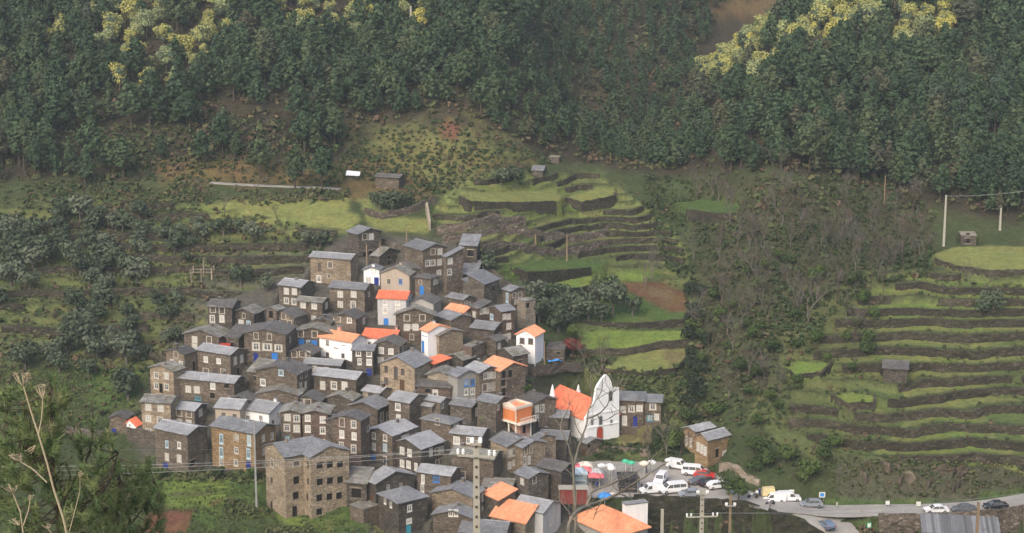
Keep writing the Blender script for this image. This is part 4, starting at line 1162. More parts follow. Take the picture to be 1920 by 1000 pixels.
# walls at the foot of the flat fields
FIELDTXT = {'meadow': 'round bright meadow under the eastern pines', 'gorge_field': 'small green field at the head of the gorge', 'upper_field': 'long pale green field above the terraces',
            'top_field': 'highest green field by the pine wood', 'strip_field': 'green strip in the middle terraces', 'bright_field': 'bright yellow green strip above the olive clump',
            'tilled_field': 'green field with tilled red soil', 'low_field': 'broad bright field beside the gorge', 'dry_field': 'yellowed field above the church gardens',
            'road_meadow': 'small green patch below the bare trees', 'slope_meadow': 'little bright lawn low on the east slope'}
for nm, (pl, fz_, wh) in FPLAN.items():
    L = []
    for i in range(len(pl)):
        a, b = np.array(pl[i]), np.array(pl[(i + 1) % len(pl)])
        n_ = max(1, int(np.linalg.norm(b - a) / .9))
        for j in range(n_): L.append(a + (b - a) * j / n_)
    cen = np.mean(np.array(pl), 0)
    low = []
    for p in L:
        dirv = np.array([0, -1.0]); q = p + dirv * 1.4
        inside = in_poly(np.array([q[0]]), np.array([q[1]]), pl)[0]
        z_ = float(fz_(p[0], p[1]))
        low.append((not inside) and p[1] < cen[1] + 2 and gz(q[0], q[1]) < z_ - .35)
    n = len(L); st = 0
    if not any(low): continue
    while low[st] and st < n - 1: st += 1
    run_ = []; best = []
    for i in range(n + 1):
        j = (st + i) % n
        if low[j] and i < n: run_.append(j)
        else:
            if len(run_) > len(best): best = run_
            run_ = []
    if len(best) > 4:
        pts = [tuple(L[j]) for j in best]
        zt_ = [float(fz_(p[0], p[1])) + .12 for p in pts]
        zb_ = [min(gz(p[0], p[1] - 1.3), zt_[i] - .6) - .4 for i, p in enumerate(pts)]
        wall_strip('field_wall', pts, zb_, zt_, .55, M['drystone'], f'dark stone wall holding up the {FIELDTXT[nm]}', 'field wall', None, 4)
# retaining wall of the square and of the road
def dense(pts, step=1.0):
    out = []
    for a, b in zip(pts[:-1], pts[1:]):
        a, b = np.array(a, float), np.array(b, float); n_ = max(1, int(np.linalg.norm((b - a)[:2]) / step))
        out += [a + (b - a) * j / n_ for j in range(n_)]
    return out + [np.array(pts[-1], float)]
RW = dense([tuple(at_Z(px, py, zz)) for px, py, zz in ((1188, 931.5, 2.0), (1300, 936, 2), (1395, 943, 2), (1440, 957, 1.4), (1496, 976, .2), (1545, 1003, -1.7))])
wall_strip('retaining_wall', [(p[0], p[1] - .35) for p in RW], [-7.2] * len(RW), [p[2] + .45 for p in RW], .6, M['mosswall'], 'tall mossy stone retaining wall holding up the square with the parked vans', 'retaining wall', None, 8, .16)
RW = dense([(p[0], p[1] - 3.35, p[2]) for p in smooth_line(ROADS['road'][0][4:], 4)])
wall_strip('retaining_wall', [(p[0], p[1]) for p in RW], [-4.6 - .02 * max(0, p[0] - RW[0][0]) for p in RW], [p[2] + .5 for p in RW], .5, M['rubble'], 'long brown stone wall under the upper road at the lower east corner', 'retaining wall', None, 5, .1)

def lane_wall(pxs, h, label, mat='dk', thick=.45, foot=.8, cat='stone wall'):
    P = dense([hit(px, py) for px, py in pxs], .9)
    return wall_strip('lane_wall', [(p[0], p[1]) for p in P], [gz(p[0], p[1]) - foot for p in P], [gz(p[0], p[1]) + h for p in P], thick, M[mat], label, cat)
lane_wall([(640, 868), (690, 878), (740, 893)], 1.0, 'low stone parapet along the lane in front of the blue door house')
lane_wall([(655, 905), (700, 912)], 1.6, 'short dark wall behind the lawn of the big stone block')
lane_wall([(240, 826), (300, 836)], 2.4, 'dark garden wall under the little white chapel')
lane_wall([(120, 812), (205, 822)], 1.2, 'long low wall running west from the chapel')
lane_wall([(500, 690), (540, 700), (560, 712)], 1.5, 'stone wall along the steps under the house with two blue doors')
lane_wall([(460, 660), (480, 700)], 1.0, 'short wall beside the path next to the big brown house')
lane_wall([(395, 752), (460, 765), (480, 772)], 2.2, 'rough stone wall behind the long half white house')
lane_wall([(760, 470), (720, 460), (690, 455)], 1.2, 'wall curving uphill from the top house')
lane_wall([(860, 470), (880, 500), (930, 520), (965, 545)], .9, 'field wall running down beside the dark barns')
lane_wall([(1000, 700), (1060, 690), (1090, 690)], 1.2, 'garden wall by the washing line under the white east house')
lane_wall([(1095, 850), (1150, 845), (1215, 850)], .7, 'brown retaining wall overgrown with bare hedge in front of the church', 'br')
lane_wall([(1350, 884), (1400, 902), (1425, 909)], 1.0, 'pale parapet wall stepping down beside the car park trees', 'pale')
lane_wall([(820, 440), (880, 432), (985, 424)], 1.8, 'pale brown ruined wall, upper row above the hut', 'rubble')
lane_wall([(830, 458), (900, 446), (1140, 440)], 1.7, 'long brown ruined terrace wall behind the slate hut', 'rubble')
lane_wall([(905, 478), (960, 470), (1140, 462)], 1.5, 'brown field wall above the green strips', 'rubble')
lane_wall([(684, 402), (716, 412), (770, 400), (815, 380)], 1.5, 'curved stone wall below the round bush on the hill', 'rubble')
lane_wall([(800, 395), (806, 432)], 2.0, 'short pale wall with a white post on the grass track', 'pale')

# ------------------------------------------------------------------ the church
CH = HS('white church with a tall curved gable front, red tiled nave and white pinnacles', 1018, 1099, 1161, 789, 832, 58, 'gR', 'white', 'rr', '1060,800,.7,1.4g', name='church', cat='church', pitch=36, oh=.25, dep=3, W=15)
def on_plane(h, px, py, face, off=0.0):
    """picture position -> house space on the plane of a face ('L': y = off, 'R': x = off)"""
    n = h.ey if face == 'L' else h.ex
    d = ray(px, py); t = np.dot(h.C + n * off - CAM, n) / np.dot(d, n); p = CAM + d * t - h.C
    return np.dot(p, h.ex), np.dot(p, h.ey), p[2]
out = []
for px, py in ((1098, 838), (1098, 786), (1104, 774), (1112, 758), (1116, 744), (1118, 730), (1123, 720), (1130, 710), (1136, 703), (1141, 708), (1145, 716), (1147, 727), (1161, 727), (1161, 838)):
    x, y, z = on_plane(CH, px, py, 'R', .45); out.append((y, z))
out = [(u, z) for u, z in out]
mb = MB()
A = [(.45, u, z) for u, z in out]; B = [(-.15, u, z) for u, z in out]
mb.face(A); mb.face(B[::-1])
for i in range(len(A)):
    j = (i + 1) % len(A); mb.face([A[i], B[i], B[j], A[j]])
fw = mb.build('front_wall', M['white'], CH.root)
tr = MB()
for i in range(2, 11):                                   # raised moulding along the curved gable
    a, b = Vector(A[i]), Vector(A[i + 1])
    tr.tube([a + Vector((.02, 0, 0)), b + Vector((.02, 0, 0))], .11, 5)
tr.build('moulding', M['white'], fw)
for py in (803, 779):
    x0, y0, z0 = on_plane(CH, 1101, py, 'R', .46); x1, y1, z1 = on_plane(CH, 1160, py, 'R', .46)
    q = MB(); q.box(.45, .58, y0, y1, z0 - .12, z0 + .12); q.build('string_course', M['white'], fw)
def arched(parent, h, px, py, w, hh, fm, pm, nm, off=.45):
    x, y, z = on_plane(h, px, py, 'R', off)
    def arch(r0, hgt, xx):
        P = [(xx, y - r0, z), (xx, y + r0, z)]; zc = z + hgt - r0
        return P + [(xx, y + r0 * math.cos(t), zc + r0 * math.sin(t)) for t in np.linspace(0, math.pi, 9)]
    q = MB(); o_, i_ = arch(w / 2 + .18, hh + .18, off + .06), arch(w / 2, hh, off + .06)
    o2 = arch(w / 2 + .18, hh + .18, off)
    for k_ in range(len(o_)):
        j = (k_ + 1) % len(o_); q.face([o_[k_], o_[j], i_[j], i_[k_]]); q.face([o2[k_], o2[j], o_[j], o_[k_]])
    f_ = q.build(nm, fm, parent)
    q = MB(); q.face(arch(w / 2, hh, off + .02)); q.build('leaf' if nm == 'door' else 'pane', pm, f_)
arched(fw, CH, 1124.5, 829, 1.15, 3.0, M['honey'], M['redpaint'], 'door')
arched(fw, CH, 1126, 799, .7, 2.0, M['lgrey'], M['glass'], 'window')
arched(fw, CH, 1144.5, 752, .75, 2.0, M['lgrey'], M['void'], 'bell_opening')  # flat dark face, the shade within the bell arch put into its colour
arched(fw, CH, 1110, 797, .4, 1.0, M['lgrey'], M['glass'], 'window')
arched(fw, CH, 1146, 797, .4, 1.0, M['lgrey'], M['glass'], 'window')
def pinnacle(px, py_top, face, off, hgt, r_=.55):
    x, y, z = on_plane(CH, px, py_top, 'L', off)
    q = MB(); q.lathe([(r_, 0), (r_, hgt - 2.4), (r_ * 1.12, hgt - 2.35), (r_ * 1.12, hgt - 2.15), (r_ * .92, hgt - 2.1), (r_ * .8, hgt - 1.5), (r_ * .5, hgt - .8), (.12, hgt - .15), (.02, hgt)], 12)
    q.build('pinnacle', M['white'], CH.root, (x, y, z - hgt))
pinnacle(1036, 721, 'L', -.5, 9); pinnacle(1009.5, 715, 'L', CH.D, 9); pinnacle(1049.5, 714, 'L', CH.D + .3, 9.5); pinnacle(1084.5, 721, 'L', CH.D + .4, 9.5)

carve(CH, 3.5, True)
# ------------------------------------------------------------------ the orange house on pillars
OR_ = HS('bright orange house with cream edged walled terrace, standing on open pillars', 940, 968, 997, 770, 794, 46, 'f', 'org', 'or', '', name='orange_house', pitch=20, dep=0.0, Y=hit(968, 816, ZH)[1] - 2.0)
W_, D_, he_ = OR_.W, OR_.D, OR_.he
q = MB()
for (x0, x1, y0, y1) in ((-W_ - .12, .12, -.12, .12), (-.12, .12, .12, D_ + .12), (-W_ - .12, -W_ + .12, .12, D_ + .12), (-W_ + .12, -.12, D_ - .12, D_ + .12)):
    q.box(x0, x1, y0, y1, he_ + .16, he_ + .62)
q.face([(-W_, -.13, he_ + .62), (0, -.13, he_ + .62), (-W_ / 2, -.13, he_ + 1.25)]); q.face([(0, .11, he_ + .62), (-W_, .11, he_ + .62), (-W_ / 2, .11, he_ + 1.25)])
q.face([(0, -.13, he_ + .62), (0, .11, he_ + .62), (-W_ / 2, .11, he_ + 1.25), (-W_ / 2, -.13, he_ + 1.25)]); q.face([(-W_, .11, he_ + .62), (-W_, -.13, he_ + .62), (-W_ / 2, -.13, he_ + 1.25), (-W_ / 2, .11, he_ + 1.25)])
q.build('parapet', M['creamcloth'], OR_.root)
q = MB(); q.box(-W_ - .3, 1.2, -.3, D_ + .2, -.22, -.004); fl_ = q.build('floor_slab', M['creamcloth'], OR_.root)
for i in range(9):
    q = MB(); q.box(1.08, 1.16, .1 + i * (D_ - .3) / 8, .2 + i * (D_ - .3) / 8, -.004, .95); q.build('baluster', M['creamcloth'], fl_)
q = MB(); q.box(1.04, 1.2, 0, D_ + .1, .95, 1.05); q.build('handrail', M['creamcloth'], fl_)
q = MB(); q.box(-W_ + .6, -.5, 1.6, D_, -4.5, -.22); q.build('ground_wall', M['pink'], OR_.root)
for i in range(3):
    q = MB(); q.box(-.5, -.44, 2.2 + i * 1.7, 2.9 + i * 1.7, -2.6, -.6); q.build('doorway', M['void'], OR_.root)  # raised dark panels, painted shade instead of openings cut in the wall
for x, y in ((-W_ + .1, 0), (-.1, 0), (-.1, D_ - .2), (-W_ / 2, 0)):
    q = MB(); q.lathe([(.2, -4.2), (.17, -1), (.17, -.5), (.26, -.4), (.26, -.22)], 8); q.build('pillar', M['creamcloth'], OR_.root, (x, y, 0))
for u, ud in ((-W_ * .5, 0),):
    q = MB()
    for x0 in (-W_ - .02, -.16): q.box(x0, x0 + .18, -.05, .01, 0, he_)
    q.box(-W_ + .16, -.16, -.05, .01, 0, .18); q.box(-W_ + .16, -.16, -.05, .01, he_ - .2, he_)
    q.build('trim', M['creamcloth'], OR_.root)

# ------------------------------------------------------------------ chapel
CP = HS('tiny white chapel with red tiled roof and a brown arched door', 232, 256, 266, 801, 817, 22, 'gL', 'white', 'rr', '243,810,.9,1.7B', name='chapel', cat='chapel', pitch=40, oh=.15, D=3.2)
q = MB(); q.lathe([(.18, 0), (.18, .03)], 10); o_ = q.build('round_window', M['glass'], CP.root, (-CP.W / 2, -.01, CP.he + .2)); o_.rotation_euler = (R(90), 0, 0)

# ------------------------------------------------------------------ the large foreground stone block with its wing
BG = HS('largest tan stone block at the village front, its wing full of square dark windows', 498, 537, 590, 858, 975, 57, 'gL', 'tan', 'sl', '510,868,.9,1.4t 509,901,.9,1.3d 509,950,1,2d 556,870,1.2,1t 556,901,1.2,1.5d 555,930,1.2,1.4d 553,960,1,2.2d', pitch=20, D=11.5, dep=3)
y0 = on_plane(BG, 570, 900, 'R', 0)[1]; y1 = on_plane(BG, 655, 900, 'R', 2.6)[1]; wp = 2.6
mb = MB(); rise = (y1 - y0) / 2 * math.tan(R(20)); he = BG.he
ops = []; items = []
for px, py, w, h_ in ((600, 873, 1.25, 1.2), (619, 872, 1.25, 1.2), (638, 871, 1.25, 1.2), (600, 904, 1.25, 1.3), (619, 902, 1.25, 1.3), (638, 900, 1.25, 1.3), (599, 934, 1.2, 1.3), (618, 932, 1.2, 1.3), (636, 930, 1.2, 1.3), (599, 960, 1.2, 1.3)):
    x, y, z = on_plane(BG, px, py, 'R', wp); items.append([y - y0, z - h_ / 2, w, h_, 'd'])
ops = [(u - w / 2, u + w / 2, z, z + h_) for u, z, w, h_, s_ in items]
topw = [(0, he), ((y1 - y0) / 2, he + rise), (y1 - y0, he)]
wall_face(mb, lambda u, z, k_: (wp + k_, y0 + u, z), y1 - y0, he, topw, ops, 3)
sitems = []
for px, py in ((577, 872), (577, 902), (576, 932)):
    x, y, z = on_plane(BG, px, py, 'L', y0); sitems.append([min(max(x, .6), wp - .6), z - .65, .8, 1.3, 'd'])
sops = [(u - w / 2, u + w / 2, z, z + h_) for u, z, w, h_, s_ in sitems]
wall_face(mb, lambda u, z, k_: (u, y0 - k_, z), wp, he, [(0, he), (wp, he)], sops, 3)
mb.face([(wp, y1, -3), (0, y1, -3), (0, y1, he), (wp, y1, he)])
mb.build('wing_wall', M['tan'], BG.root)
put_openings(BG.root, items, ((wp, y0), (0, 1), R(90)), rnd); put_openings(BG.root, sitems, ((0, y0), (1, 0), 0.0), rnd)
rb, sb = MB(), MB(); o = .3; ze = he - o * math.tan(R(20)) + .13; zr = he + rise + .13; ym = (y0 + y1) / 2; xr = -BG.W * .46
for P in ([(wp + o, y0 - o, ze), (.2, y0 - o, ze), (xr, ym, zr), (wp + o, ym, zr)], [(.2, y1 + o, ze), (wp + o, y1 + o, ze), (wp + o, ym, zr), (xr, ym, zr)]):
    P = [(a, b, c + .02) for a, b, c in P]
    plane_slab(rb, P); slab_rows(sb, P[0], P[1], P[2], P[3], .4, .62, .03)
ro = rb.build('wing_roof', M['sd'], BG.root); s_ = sb.build('slate', M['sl'], ro); s_['kind'] = 'stuff'

# ------------------------------------------------------------------ buildings cut by the lower edge
HS('house with a large bright orange pyramid roof at the bottom edge behind the bare tree', 1074, 1152, 1214, 1004, 1050, 45, 'h', 'cem', 'or', '', name='plastered_house', Y=293, pitch=37, oh=.5)
HS('white walled building with grey side below the square, at the foot of the mossy wall', 1166, 1173, 1208, 948, 990, 70, 'f', 'white', 'sb', '', name='rendered_house', Y=299, D=4.3, W=1.6)
HS('lean-to with a striped corrugated metal roof at the lower east corner', 1731, 1872, 1890, 1006, 1040, 9, 'sF', 'br', 'zn', '', name='lean_to', cat='shed', Y=284, D=5.5, pitch=12)
SQ = []
def kiosk(px0, px1, pyt, pyb, Y, label):
    a = at_Y(px0, pyb, Y); b = at_Y(px1, pyb, Y); t = at_Y(px0, pyt, Y); w = b[0] - a[0]; h_ = t[2] - a[2]
    rt = empty('market_stall', (a[0], Y, a[2])); tag(rt, label, 'stall')
    q = MB(); q.box(0, w, 0, .12, 0.05, h_ - .1); q.build('front_panel', M['maroon'], rt)
    q = MB(); q.box(0, .1, .12, 2, 0.05, h_ - .1); q.box(w - .1, w, .12, 2, .05, h_ - .1); q.build('side_panel', M['maroon'], rt)
    q = MB(); q.box(-.2, w + .2, -.2, 2.2, h_ - .1, h_); q.build('top_board', M['concrete'], rt)
    for x in (-.02, w - .1):
        q = MB(); q.box(x, x + .12, -.06, -.0, -2.5, h_ - .1); q.build('post', M['oldwood'], rt)
kiosk(1049, 1075, 917, 946, 301.6, 'maroon panelled stall by the lamp post, the wider of the pair')
kiosk(1080.5, 1101, 917, 947, 301.4, 'narrower maroon panelled stall next to the bare tree fork')
# ------------------------------------------------------------------ ground mesh and its cover
KEY = {'scrub': (.066, .084, .035), 'grass': (.092, .145, .042), 'bright': (.175, .24, .055), 'meadow': (.235, .25, .08), 'dry': (.19, .155, .075),
       'soil': (.17, .085, .05), 'brown': (.095, .078, .047), 'floor': (.058, .048, .032), 'lane': (.12, .108, .09), 'path': (.21, .18, .12),
       'moss': (.16, .18, .065), 'asphalt': (.2, .19, .17), 'rock': (.12, .105, .078), 'ochre': (.17, .115, .05)}
PX, PY, DEP = project(TX, TY, ZT)
Cc = np.zeros(TX.shape + (3,)); Cc[:] = KEY['scrub']
def paint(poly, key, soft=8.0, amt=1.0, noise=1.0, sc=.25):
    d = poly_dist(PX, PY, poly); ins = in_poly(PX, PY, poly)
    sd_ = np.where(ins, d, -d)
    w = np.clip(sd_ / soft + .5 + noise * (fbm(TX * sc, TY * sc) - .5) * 2, 0, 1) * amt
    Cc[:] = Cc * (1 - w[..., None]) + np.array(KEY[key]) * w[..., None]
paint([(-200, -300), (2100, -300), (2100, 420), (1900, 425), (1750, 392), (1600, 345), (1450, 315), (1260, 335), (1050, 300), (870, 275), (740, 255), (620, 315), (420, 295), (250, 335), (-200, 350)], 'floor', 20)
paint([(1000, 20), (1290, 60), (1300, 250), (1200, 260), (1050, 150)], 'brown', 40, .6)
paint([(1330, -10), (1500, -10), (1420, 40), (1340, 30)], 'ochre', 20, .8)
paint([(1310, 340), (1450, 320), (1640, 340), (1760, 400), (1740, 500), (1640, 640), (1500, 760), (1360, 760), (1310, 600)], 'brown', 30, .5)
paint([(300, 300), (620, 310), (640, 345), (300, 345)], 'ochre', 25, .8)
paint([(620, 320), (760, 255), (900, 285), (1000, 300), (840, 350), (780, 380), (660, 380)], 'ochre', 25, .75)
paint([(640, 250), (880, 230), (980, 290), (800, 350)], 'meadow', 40, .45)
paint([(820, 228), (862, 230), (858, 262), (826, 258)], 'soil', 10)
paint([(375, 385), (430, 372), (650, 372), (672, 405), (650, 440), (470, 445), (400, 420)], 'meadow', 14)
paint([(380, 410), (470, 400), (520, 440), (410, 440)], 'ochre', 16, .7)
paint([(668, 375), (690, 370), (740, 410), (800, 410), (850, 345), (930, 318), (935, 326), (860, 360), (815, 420), (800, 440), (700, 430)], 'meadow', 8, .9)
paint([(-60, 380), (320, 385), (640, 440), (560, 520), (430, 560), (330, 700), (-60, 690)], 'moss', 25, .6, 1.6)
paint([(160, 690), (290, 690), (280, 790), (170, 760)], 'grass', 18, .8)
paint([(800, 330), (1120, 320), (1290, 470), (1290, 600), (1100, 620), (960, 540)], 'moss', 20, .6, 1.6)
paint([(800, 420), (1000, 415), (1080, 440), (1150, 440), (1120, 470), (900, 470), (830, 450)], 'brown', 12, .8)
paint([(1490, 560), (1650, 500), (1990, 515), (1990, 880), (1520, 860), (1400, 800)], 'moss', 20, .6, 1.6)
paint([(1560, 860), (1820, 868), (1990, 880), (1990, 950), (1580, 950)], 'rock', 14, .6)
paint([(1840, 925), (1990, 905), (1990, 935), (1840, 945)], 'grass', 8, .8)
paint([(1540, 935), (1840, 940), (1840, 958), (1540, 958)], 'grass', 6, .8)
paint([(380, 480), (660, 440), (860, 450), (985, 560), (1010, 680), (1090, 840), (1100, 1010), (660, 1010), (500, 980), (500, 900), (280, 890), (240, 800), (300, 640)], 'lane', 16, .9, .5)
paint([(270, 885), (500, 885), (500, 945), (420, 950), (290, 930)], 'grass', 8, .8, 1.4, .3)
paint([(300, 905), (430, 900), (420, 950), (300, 950)], 'bright', 8, .8)
paint([(395, 940), (440, 930), (450, 955), (400, 962)], 'soil', 6, .7)
paint([(320, 925), (425, 920), (425, 926), (320, 932)], 'brown', 4, .7)
paint([(275, 962), (362, 958), (352, 1000), (270, 1000)], 'soil', 7)
paint([(440, 930), (700, 940), (690, 1010), (420, 1010), (360, 970)], 'grass', 9, .85)
paint([(420, 950), (500, 970), (560, 985), (540, 1010), (400, 1010)], 'scrub', 9, .9, 1.2, .3)
paint([(490, 960), (600, 975), (690, 950), (660, 985), (560, 1000)], 'bright', 7, .7, 1., .3)
paint([(560, 955), (660, 945), (655, 1005), (580, 1010)], 'grass', 8, .5)
paint([(1160, 790), (1245, 790), (1240, 850), (1160, 845)], 'meadow', 10, .8)
paint([(1060, 690), (1290, 650), (1290, 800), (1240, 790), (1160, 720), (1060, 720)], 'moss', 14, .6)
paint([(1610, 978), (1740, 985), (1760, 1010), (1600, 1010)], 'grass', 5)
# grass on the treads of the terraces, a darker scrub tone at the foot of each wall
n1, n2 = fbm(TX * .06 + 2, TY * .06), fbm(TX * .05 + 30, TY * .05)
tread = np.clip((LEV - .22) * 5, 0, 1) * (LEV < .9)
amt = np.where(PX > 1300, np.clip((PX - 1470) / 190, .25, 1), np.where(PX > 760, 1, .75)) * np.clip(n1 * 3.0 - .55 + np.where(PX > 1640, .4, 0) + np.where((PX < 1300) & (PX > 760), .35, 0), .15, 1)
tw_ = tread * amt
mixk = lambda a_, b_, t_: np.array(KEY[a_])[None, None] * (1 - t_) + np.array(KEY[b_])[None, None] * t_
gcol = np.where((n2 > .58)[..., None], mixk('bright', 'moss', .35), np.where((n2 > .44)[..., None], mixk('meadow', 'moss', .4), mixk('grass', 'moss', .5)))
Cc[:] = Cc * (1 - tw_[..., None] * .96) + gcol * tw_[..., None] * .96
foot = ((LEV >= 0) & (LEV <= .22))[..., None] * .6
Cc[:] = Cc * (1 - foot) + np.array(KEY['scrub']) * .8 * foot
for name, (pl, z, wh) in FPLAN.items():
    ins = in_poly(TX, TY, pl)
    kcol = np.array(KEY[FIELDS[name][2]])
    d = poly_dist(TX, TY, pl)
    w = np.where(ins, np.clip(.55 + d * .5, 0, 1), np.clip(1 - d / 1.2, 0, 1) * .5)[..., None]
    Cc[:] = Cc * (1 - w) + kcol * w
paint([(1165, 528), (1232, 531), (1286, 545), (1286, 582), (1255, 586), (1215, 566), (1168, 545)], 'soil', 6, .9)
paint([(1215, 540), (1262, 545), (1260, 562), (1222, 556)], 'dry', 8, .6)
paint([(1240, 655), (1284, 657), (1292, 668), (1260, 686)], 'dry', 8, .8)
paint([(1162, 800), (1246, 796), (1240, 834), (1165, 838)], 'dry', 6, .8)
Cc *= .95
Cc *= (.82 + .36 * fbm(TX * .35, TY * .35))[..., None]
nx, ny = len(XS), len(YS)
idx = np.arange(nx * ny).reshape(ny, nx)
F = np.stack([idx[:-1, :-1], idx[:-1, 1:], idx[1:, 1:], idx[1:, :-1]], -1).reshape(-1, 4)
rough = (fbm(TX * 1.3, TY * 1.3) - .5) * .35
hard = in_poly(TX, TY, plz)
for nm in ROADMASK: hard |= ROADMASK[nm] < ROADS[nm][1] + .6
ZG = ZT + np.where(hard, -.03, rough)
me = np_mesh('hillside', np.stack([TX, TY, ZG], -1).reshape(-1, 3), F, M['ground'])
ca = me.color_attributes.new('Col', 'FLOAT_COLOR', 'POINT')
ca.data.foreach_set('color', np.concatenate([Cc, np.ones(Cc.shape[:2] + (1,))], -1).astype(np.float32).ravel())
me.polygons.foreach_set('use_smooth', np.ones(len(F), bool))
tag(link('hillside', me), 'steep green valley side with fields, scrub and bare earth round the village', kind='structure')
# the paved square and the roads as thin sheets with an edge
mb = MB()
ccn = np.mean(np.array(plz), 0)
top = [(x, y, PLAZA_Z + .02) for x, y in plz]
mb.face(top[::-1])
mb.build('village_square', M['asphalt']); tag(bpy.data.objects['village_square'], 'grey paved square with parked vans below the church', kind='structure')
for nm, lab, dz in (('road', 'pale asphalt road running east from the square under the rock face', .03), ('road_fork', 'lower branch of the road bending down from the junction', .036), ('hill_road', 'narrow pale track crossing the hill under the pine wood', .06)):
    pts, hw = ROADS[nm]
    L = smooth_line(pts); mb = MB(); prev = None
    for i, p in enumerate(L):
        d = L[min(i + 1, len(L) - 1)] - L[max(i - 1, 0)]; d = d / (np.hypot(d[0], d[1]) + 1e-9)
        nrm = np.array([-d[1], d[0], 0])
        a, b = p + nrm * hw, p - nrm * hw
        za = dz if nm != 'hill_road' else .1
        cur = [(a[0], a[1], p[2] - .15), (a[0], a[1], p[2] + za), (b[0], b[1], p[2] + za), (b[0], b[1], p[2] - .15)]
        if prev:
            for j in range(3): mb.face([prev[j], prev[j + 1], cur[j + 1], cur[j]][::-1])
        prev = cur
    tag(mb.build(nm, M['asphalt']), lab, kind='structure')

# ------------------------------------------------------------------ plants: leaf-sized faces on real limbs
nr = np.random.RandomState(11)
def quads(cen, nor, size, asp=1.0, jit=.5, rs=nr):
    """small leaf faces at cen, facing roughly nor"""
    n = len(cen)
    nor = nor + rs.normal(0, jit, (n, 3)); nor /= np.linalg.norm(nor, axis=1)[:, None] + 1e-9
    a = np.cross(nor, rs.normal(0, 1, (n, 3))); a /= np.linalg.norm(a, axis=1)[:, None] + 1e-9
    b = np.cross(nor, a)
    s = (np.asarray(size) * rs.uniform(.65, 1.35, n))[:, None] * .5
    V = np.stack([cen - a * s - b * s * asp * .6, cen + a * s * .6 - b * s * asp, cen + a * s + b * s * asp * .7, cen - a * s * .7 + b * s * asp], 1).reshape(-1, 3)
    return V, np.arange(n * 4).reshape(-1, 4)
def blob_points(n, c, r, rs=nr, shell=.55, flat=1.0):
    d = rs.normal(0, 1, (n, 3)); d /= np.linalg.norm(d, axis=1)[:, None]
    rad = rs.uniform(shell, 1, n)[:, None]
    P = np.asarray(c) + d * rad * np.array([r, r, r * flat])
    return P, d
def join(parts):
    V, F, o = [], [], 0
    for v, f in parts:
        V.append(v); F.append(f + o); o += len(v)
    return np.concatenate(V), np.concatenate(F)
def pine_crown(seed, H, lv=10, br=6, tuft=4, size=.62, rmax=2.1, zb=.32, power=1.25):
    rs = np.random.RandomState(seed); C_, N_ = [], []
    lean = rs.normal(0, .05, 2)
    for i in range(lv):
        t = (i + .4) / lv; z = H * (zb + (1 - zb) * t)
        r0 = rmax * (1 - t ** power) * rs.uniform(.75, 1.15) + .25
        if i == 0: r0 *= .75
        a0 = rs.rand() * 6.28
        nb = max(3, int(br * (1.1 - .4 * t)))
        for b in range(nb):
            a = a0 + b * 6.283 / nb + rs.normal(0, .25); r = r0 * rs.uniform(.6, 1.15)
            for s_ in np.linspace(.4, 1, 3):
                c = np.array([math.cos(a) * r * s_ + lean[0] * z, math.sin(a) * r * s_ + lean[1] * z, z + .35 * r * s_ * (.4 + t) - .25 * s_ + rs.normal(0, .12)])
                k = tuft
                C_.append(c + rs.normal(0, .24, (k, 3))); N_.append(np.tile(np.array([math.cos(a) * .7, math.sin(a) * .7, .9]), (k, 1)))
    C_.append(np.array([lean[0] * H, lean[1] * H, H]) + rs.normal(0, .2, (8, 3)) * [1, 1, 1.8]); N_.append(np.tile([0, 0, 1.], (8, 1)))
    C_, N_ = np.concatenate(C_), np.concatenate(N_)
    return quads(C_, N_, size, 1.0, .55, rs)
def trunk_mesh(nm, H, r, lean=(0, 0), m='bark', limbs=0, seed=0):
    mb = MB(); rs = random.Random(seed)
    mb.tube([(0, 0, -1.2), (lean[0] * .3, lean[1] * .3, H * .35), (lean[0], lean[1], H)], [r * 1.25, r * .85, r * .2], 6)
    for i in range(limbs):
        a = rs.random() * 6.28; z = H * rs.uniform(.25, .6); l = H * rs.uniform(.25, .45)
        mb.tube([(lean[0] * z / H, lean[1] * z / H, z), (math.cos(a) * l * .6, math.sin(a) * l * .6, z + l * .45), (math.cos(a) * l, math.sin(a) * l, z + l * .9)], [r * .5, r * .32, r * .1], 5)
    return mb.mesh(nm, M[m])
def round_crown(seed, R_, H, blobs=8, per=55, size=.42, flat=.8):
    rs = np.random.RandomState(seed); parts = []
    for i in range(blobs):
        a = rs.rand() * 6.28; rr = R_ * rs.uniform(.15, .65); z = H * rs.uniform(.45, .85)
        P, d = blob_points(per, (math.cos(a) * rr, math.sin(a) * rr, z), R_ * rs.uniform(.38, .6), rs, .6, flat)
        parts.append(quads(P, d + [0, 0, .3], size, .8, .5, rs))
    return join(parts)
